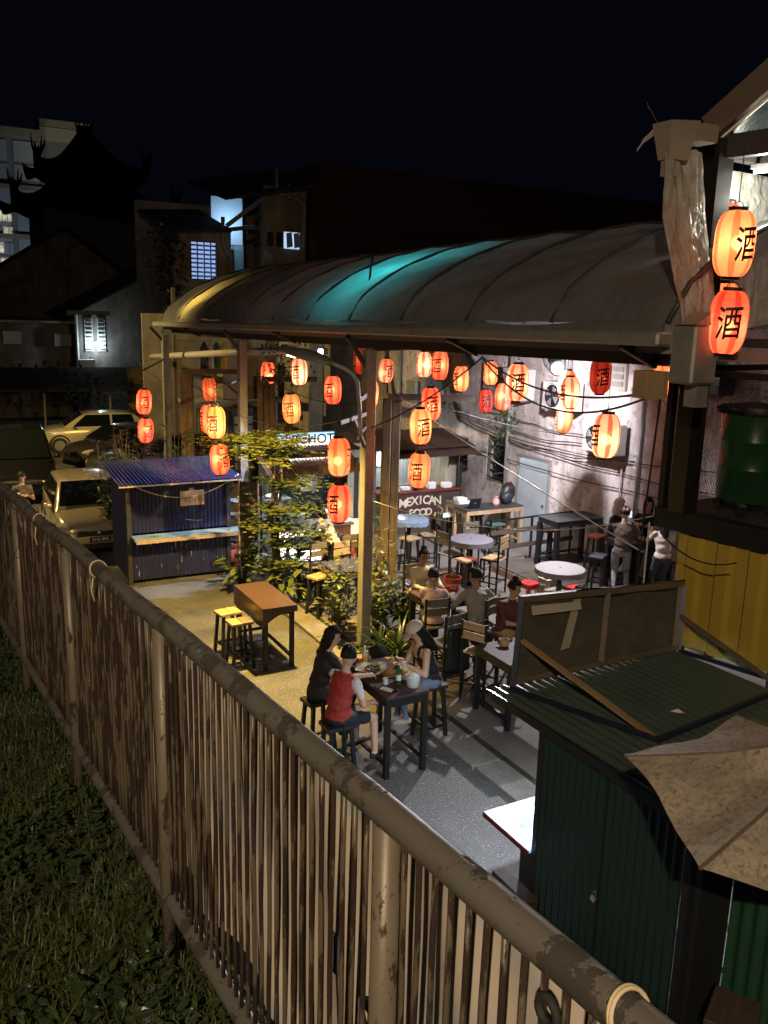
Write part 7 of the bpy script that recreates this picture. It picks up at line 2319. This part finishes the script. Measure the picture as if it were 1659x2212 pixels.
car('black tall van at the left edge behind the standing person', 2.55, 27.2, math.radians(-95), carpaint('black_paint', (.010, .010, .011)), L=4.6, Wd=1.9, H=1.85, belt=1.05)
car('black car half out of the picture at the left edge', .35, 27.6, math.radians(-100), carpaint('black_paint_b', (.012, .012, .012)), L=4.4, Wd=1.8, H=1.6)

# ================================================================== trees and plants
MT['bark'] = plain('bark', (.10, .075, .05), .9, 0, .5, 8, .6, 20)
MT['tleaf'] = leafmat('tree_leaf', (.08, .11, .020), (.16, .18, .045), .38, .3)
MT['vleaf'] = leafmat('vine_leaf', (.035, .065, .02), (.07, .10, .03), .42)
MT['bigleaf'] = leafmat('big_leaf', (.075, .11, .025), (.16, .18, .05), .3)
MT['darkleaf'] = leafmat('dark_leaf', (.022, .045, .018), (.05, .07, .025), .35)
MT['redleaf'] = leafmat('red_leaf', (.055, .05, .022), (.10, .06, .03), .35)
MT['fern'] = leafmat('fern', (.05, .13, .04), (.09, .18, .06), .45)
def rosettes(mb, pts, r, L, w_, k=6, up=.35):
    for p in pts:
        a0 = r.uniform(0, 6.28)
        n_ = Vector((r.uniform(-.4, .4), r.uniform(-.4, .4), 1)).normalized()
        for j in range(k):
            a = a0 + 6.283 * j / k + r.uniform(-.3, .3)
            d = Vector((math.cos(a), math.sin(a), r.uniform(0, up)))
            leafmesh(mb, p, d, n_, L * r.uniform(.7, 1.2), w_ * r.uniform(.8, 1.2), .2)
def layer_tree(lab, x, y, tiers, trunk_h, L=.05, w_=.028, seed=1, mat='tleaf', trunk_r=.05, stems=2):
    t = thing('tree', lab, 'tree', (x, y, 0))
    r = random.Random(seed)
    tk = MB()
    for q in range(stems):
        ox, oy = (q - (stems - 1) / 2) * .10, (q % 2) * .06
        tk.tube([(x + ox * (1 + .8 * k / 8) + .03 * math.sin(k * 1.1 + q), y + oy + .02 * math.cos(k * 1.7), trunk_h * k / 8) for k in range(9)], [trunk_r * (1 - .07 * k) for k in range(9)], 9)
    tk.build('trunk', MT['bark'], t, True)
    bm_, cr = MB(), MB()
    for (cx, cy, cz, rx, ry, n_, dens) in tiers:
        for b in range(n_):
            a = 6.283 * b / n_ + r.uniform(-.25, .25)
            ln = r.uniform(.65, 1.1)
            end = Vector((cx + rx * ln * math.cos(a), cy + ry * ln * math.sin(a), cz + r.uniform(-.12, .08)))
            st_ = Vector((x + .03 * math.sin(b), y, min(trunk_h, cz - .12)))
            pts = [st_.lerp(end, k / 6) + Vector((0, 0, .06 * math.sin(math.pi * k / 6))) for k in range(7)]
            bm_.tube(pts, [.014 - .0018 * k for k in range(7)], 5)
            ros = []
            for k in range(dens):
                u = r.random() ** .6
                p = st_.lerp(end, .15 + .9 * u) + Vector((0, 0, .06 * math.sin(math.pi * u)))
                sp_ = .05 + .16 * u
                ros.append(p + Vector((r.gauss(0, sp_), r.gauss(0, sp_), r.gauss(.01, .035))))
            rosettes(cr, ros, r, L, w_)
    bm_.build('branch', MT['bark'], t, True)
    tag(cr.build('crown', MT[mat], t), kind='stuff')
    return t
layer_tree('small leaved layered tree glowing yellow under the street lamp', 5.72, 14.62, [
    (5.30, 14.6, 3.02, 1.0, .75, 13, 62), (5.3, 14.6, 2.80, .9, .7, 11, 44), (6.1, 14.5, 2.22, .62, .5, 9, 34), (6.0, 14.6, 1.75, .62, .55, 11, 50), (5.75, 14.5, 1.42, .62, .55, 11, 50), (6.1, 14.55, 1.12, .52, .45, 10, 44), (5.75, 14.5, .75, .5, .4, 9, 36), (5.9, 14.5, .5, .5, .4, 8, 30)], 2.95, .056, .036, 2)
def bigleaf_plant(lab, x, y, z0, n_, h0, h1, L, w_, mat, seed, spread_=.35, name='leafy_plant'):
    t = thing(name, lab, 'plant', (x, y, z0))
    r = random.Random(seed)
    st_, lf = MB(), MB()
    for k in range(n_):
        a = r.uniform(0, 6.283)
        h = r.uniform(h0, h1)
        rr = spread_ * r.uniform(.3, 1)
        p1 = Vector((x + rr * math.cos(a), y + rr * math.sin(a), z0 + h))
        st_.tube([(x + r.uniform(-.05, .05), y + r.uniform(-.05, .05), z0), Vector((x, y, z0)).lerp(p1, .5) + Vector((0, 0, .08)), p1], [.010, .008, .005], 5)
        d = Vector((math.cos(a), math.sin(a), r.uniform(-.9, .2)))
        LL = L * r.uniform(.7, 1.2)
        s_ = d.normalized().cross(Vector((0, 0, 1)))
        if s_.length < .05:
            s_ = Vector((1, 0, 0))
        s_.normalize()
        dd = d.normalized()
        nn = s_.cross(dd)
        q = lambda u, v, c: p1 + dd * (LL * u) + s_ * (w_ * v) + nn * (c * LL)
        lf.add([q(-.12, 0, 0), q(.0, .42, .06), q(.35, .5, .07), q(.75, .28, -.02), q(1, 0, -.15), q(.75, -.28, -.02), q(.35, -.5, .07), q(0, -.42, .06), q(.3, 0, -.02), q(.7, 0, -.06)], [(0, 1, 8), (1, 2, 8), (2, 3, 9, 8), (3, 4, 9), (4, 5, 9), (5, 6, 8, 9), (6, 7, 8), (7, 0, 8)])
    st_.build('stem', MT['darkleaf'], t, True)
    tag(lf.build('leaves', MT[mat], t, True), kind='stuff')
    return t
bigleaf_plant('elephant ear plant at the blue stall corner', 5.30, 15.4, 0, 34, .25, .95, .24, .15, 'bigleaf', 3, .42)
bigleaf_plant('broad glossy leaved plant under the layered tree', 6.22, 14.35, 0, 46, .2, .85, .24, .15, 'bigleaf', 4, .45)
bigleaf_plant('low leafy plant at the tree foot by the kerb', 5.65, 14.25, 0, 30, .15, .6, .2, .12, 'bigleaf', 14, .35)
# planter by the middle post
def shrub(lab, x, y, z0, h, rr, n_, L, w_, mat, seed, name='shrub'):
    t = thing(name, lab, 'shrub', (x, y, z0))
    r = random.Random(seed)
    st_, lf = MB(), MB()
    for k in range(n_):
        a = r.uniform(0, 6.283)
        ln = rr * r.uniform(.3, 1)
        hh = h * r.uniform(.55, 1.05)
        pts = [Vector((x + ln * (q / 6) ** 1.4 * math.cos(a) + .02 * math.sin(q * 2 + k), y + ln * (q / 6) ** 1.4 * math.sin(a), z0 + hh * q / 6)) for q in range(7)]
        st_.tube(pts, [.010 - .001 * q for q in range(7)], 5)
        for q in range(14):
            u = r.uniform(.25, 1) * 5.99
            i = int(u)
            p = pts[i].lerp(pts[min(6, i + 1)], u - i)
            leafmesh(lf, p, rdir(r, r.uniform(-.3, .8)), (0, 0, 1), L * r.uniform(.7, 1.25), w_ * r.uniform(.8, 1.2), .25)
    st_.build('stem', MT['bark'], t, True)
    tag(lf.build('leaves', MT[mat], t), kind='stuff')
    return t
shrub('yellow lit leafy shrub left of the middle post', 5.78, 12.0, 0, 1.45, .50, 22, .12, .065, 'bigleaf', 21)
shrub('leafy shrub low behind the middle post', 6.45, 11.95, G, 1.0, .45, 14, .12, .06, 'bigleaf', 22)
shrub('dark broad leaved shrub beside the timber post', 7.0, 12.0, G, 1.05, .5, 20, .20, .055, 'darkleaf', 23)
shrub('dark shrub behind the seated group', 6.9, 12.5, G, .9, .5, 16, .2, .06, 'redleaf', 24)
shrub('tall leafy plant rising between the posts', 6.65, 12.3, G, 2.0, .3, 9, .12, .06, 'bigleaf', 29)
def agave(lab, x, y, z0, n_, L, w_, mat, seed, name='agave', arch_=.5):
    t = thing(name, lab, 'plant', (x, y, z0))
    r = random.Random(seed)
    lf = MB()
    for k in range(n_):
        a = 6.283 * k * .382 + r.uniform(-.2, .2)
        el = r.uniform(.35, 1.35)
        LL = L * r.uniform(.7, 1.1)
        c, s_ = math.cos(a), math.sin(a)
        side_ = Vector((-s_, c, 0))
        row = []
        for q in range(8):
            u = q / 7
            e = el - arch_ * u * u
            p = Vector((x, y, z0 + .02)) + Vector((c * math.cos(e), s_ * math.cos(e), math.sin(e))) * (LL * u)
            ww = w_ * (1 - u) ** .5 * (.6 + .8 * u * (1 - u))
            row += [p - side_ * ww, p + Vector((0, 0, -.012 * (1 - u))), p + side_ * ww]
        lf.add(row, [(q * 3 + j, q * 3 + j + 1, q * 3 + j + 4, q * 3 + j + 3) for q in range(7) for j in range(2)])
    tag(lf.build('leaves', MT[mat], t, True), kind='stuff')
    return t
agave('spiky pineapple like plant behind the lane table', 6.35, 11.05, G, 34, .85, .035, 'darkleaf', 31)
agave('strappy dark plant at the middle post foot', 6.2, 11.4, G, 22, .7, .035, 'darkleaf', 32)
agave('palm like plant behind the blue stall', 5.2, 20.6, .9, 24, 1.1, .05, 'bigleaf', 33, arch_=.9)
agave('small bright spiky plant beside the far timber post', 6.3, 20.4, 1.2, 20, .5, .03, 'fern', 34)
for i, (x, y, sd, lab) in enumerate(((3.9, 18.9, 41, 'red tinged leafy shrub behind the blue stall left end'), (4.5, 18.8, 42, 'red tinged leafy shrub behind the blue stall middle'), (5.05, 18.7, 43, 'green leafy shrub behind the blue stall right end'), (5.9, 18.9, 44, 'leafy shrub beside the second canopy post'), (3.55, 18.8, 45, 'small broad leaved shrub beside the pale gold car'))):
    shrub(lab, x, y, 0, 2.75 - .3 * (i == 4), .45, 18, .26, .075, 'redleaf' if i in (0, 1) else 'vleaf', sd)
shrub('potted leafy plant by the orange gas cylinder', 8.75, 16.1, G, 1.2, .25, 8, .16, .07, 'fern', 61)
# hanging vines and ferns
def vine(lab, pts, n_, L, w_, mat, seed, sp_=.2, name='vine'):
    t = thing(name, lab, 'vine', pts[0])
    r = random.Random(seed)
    st_, lf = MB(), MB()
    for (a, b) in zip(pts[:-1], pts[1:]):
        a, b = Vector(a), Vector(b)
        st_.tube([a.lerp(b, k / 6) + Vector((r.gauss(0, .02), r.gauss(0, .02), 0)) for k in range(7)], .012, 5)
        for k in range(n_):
            p = a.lerp(b, r.random()) + Vector((r.gauss(0, sp_), r.gauss(0, sp_), r.gauss(0, sp_ * .8)))
            leafmesh(lf, p, rdir(r, r.uniform(-1, .4)), (0, 0, 1), L * r.uniform(.7, 1.3), w_ * r.uniform(.7, 1.2), .2)
    st_.build('stem', MT['bark'], t, True)
    tag(lf.build('leaves', MT[mat], t), kind='stuff')
vine('leafy vine hanging under the canopy beside the street lamp', [(6.6, 17.0, 4.95), (6.55, 16.6, 4.6), (6.9, 17.2, 4.05), (6.85, 17.6, 3.9)], 130, .085, .06, 'vleaf', 51, .24)
vine('dark creeper hanging down the lit house corner', [(8.9, 33.7, 8.4), (8.8, 33.7, 7.0), (8.9, 33.7, 5.2)], 200, .22, .16, 'darkleaf', 52, .3)
vine('bright green fern growing out of the wall pipe', [(12.5, 16.85, 3.25), (12.45, 16.8, 2.6)], 160, .12, .03, 'fern', 53, .16, 'wall_fern')
vine('thin fern trailing lower down the wall pipe', [(12.5, 17.1, 2.6), (12.48, 17.25, 1.9)], 50, .10, .025, 'fern', 54, .12, 'wall_fern')
vine('dark bushy growth along the carport roof', [(0, 38, 2.6), (5, 38, 2.3), (7.6, 37.2, 1.9)], 260, .3, .14, 'darkleaf', 55, .55, 'creeper')
# broad leaved weeds by the near green stall
agave('dark palm fronds beside the near green stall', 4.22, 2.05, .9, 16, .45, .018, 'darkleaf', 35, arch_=.8)
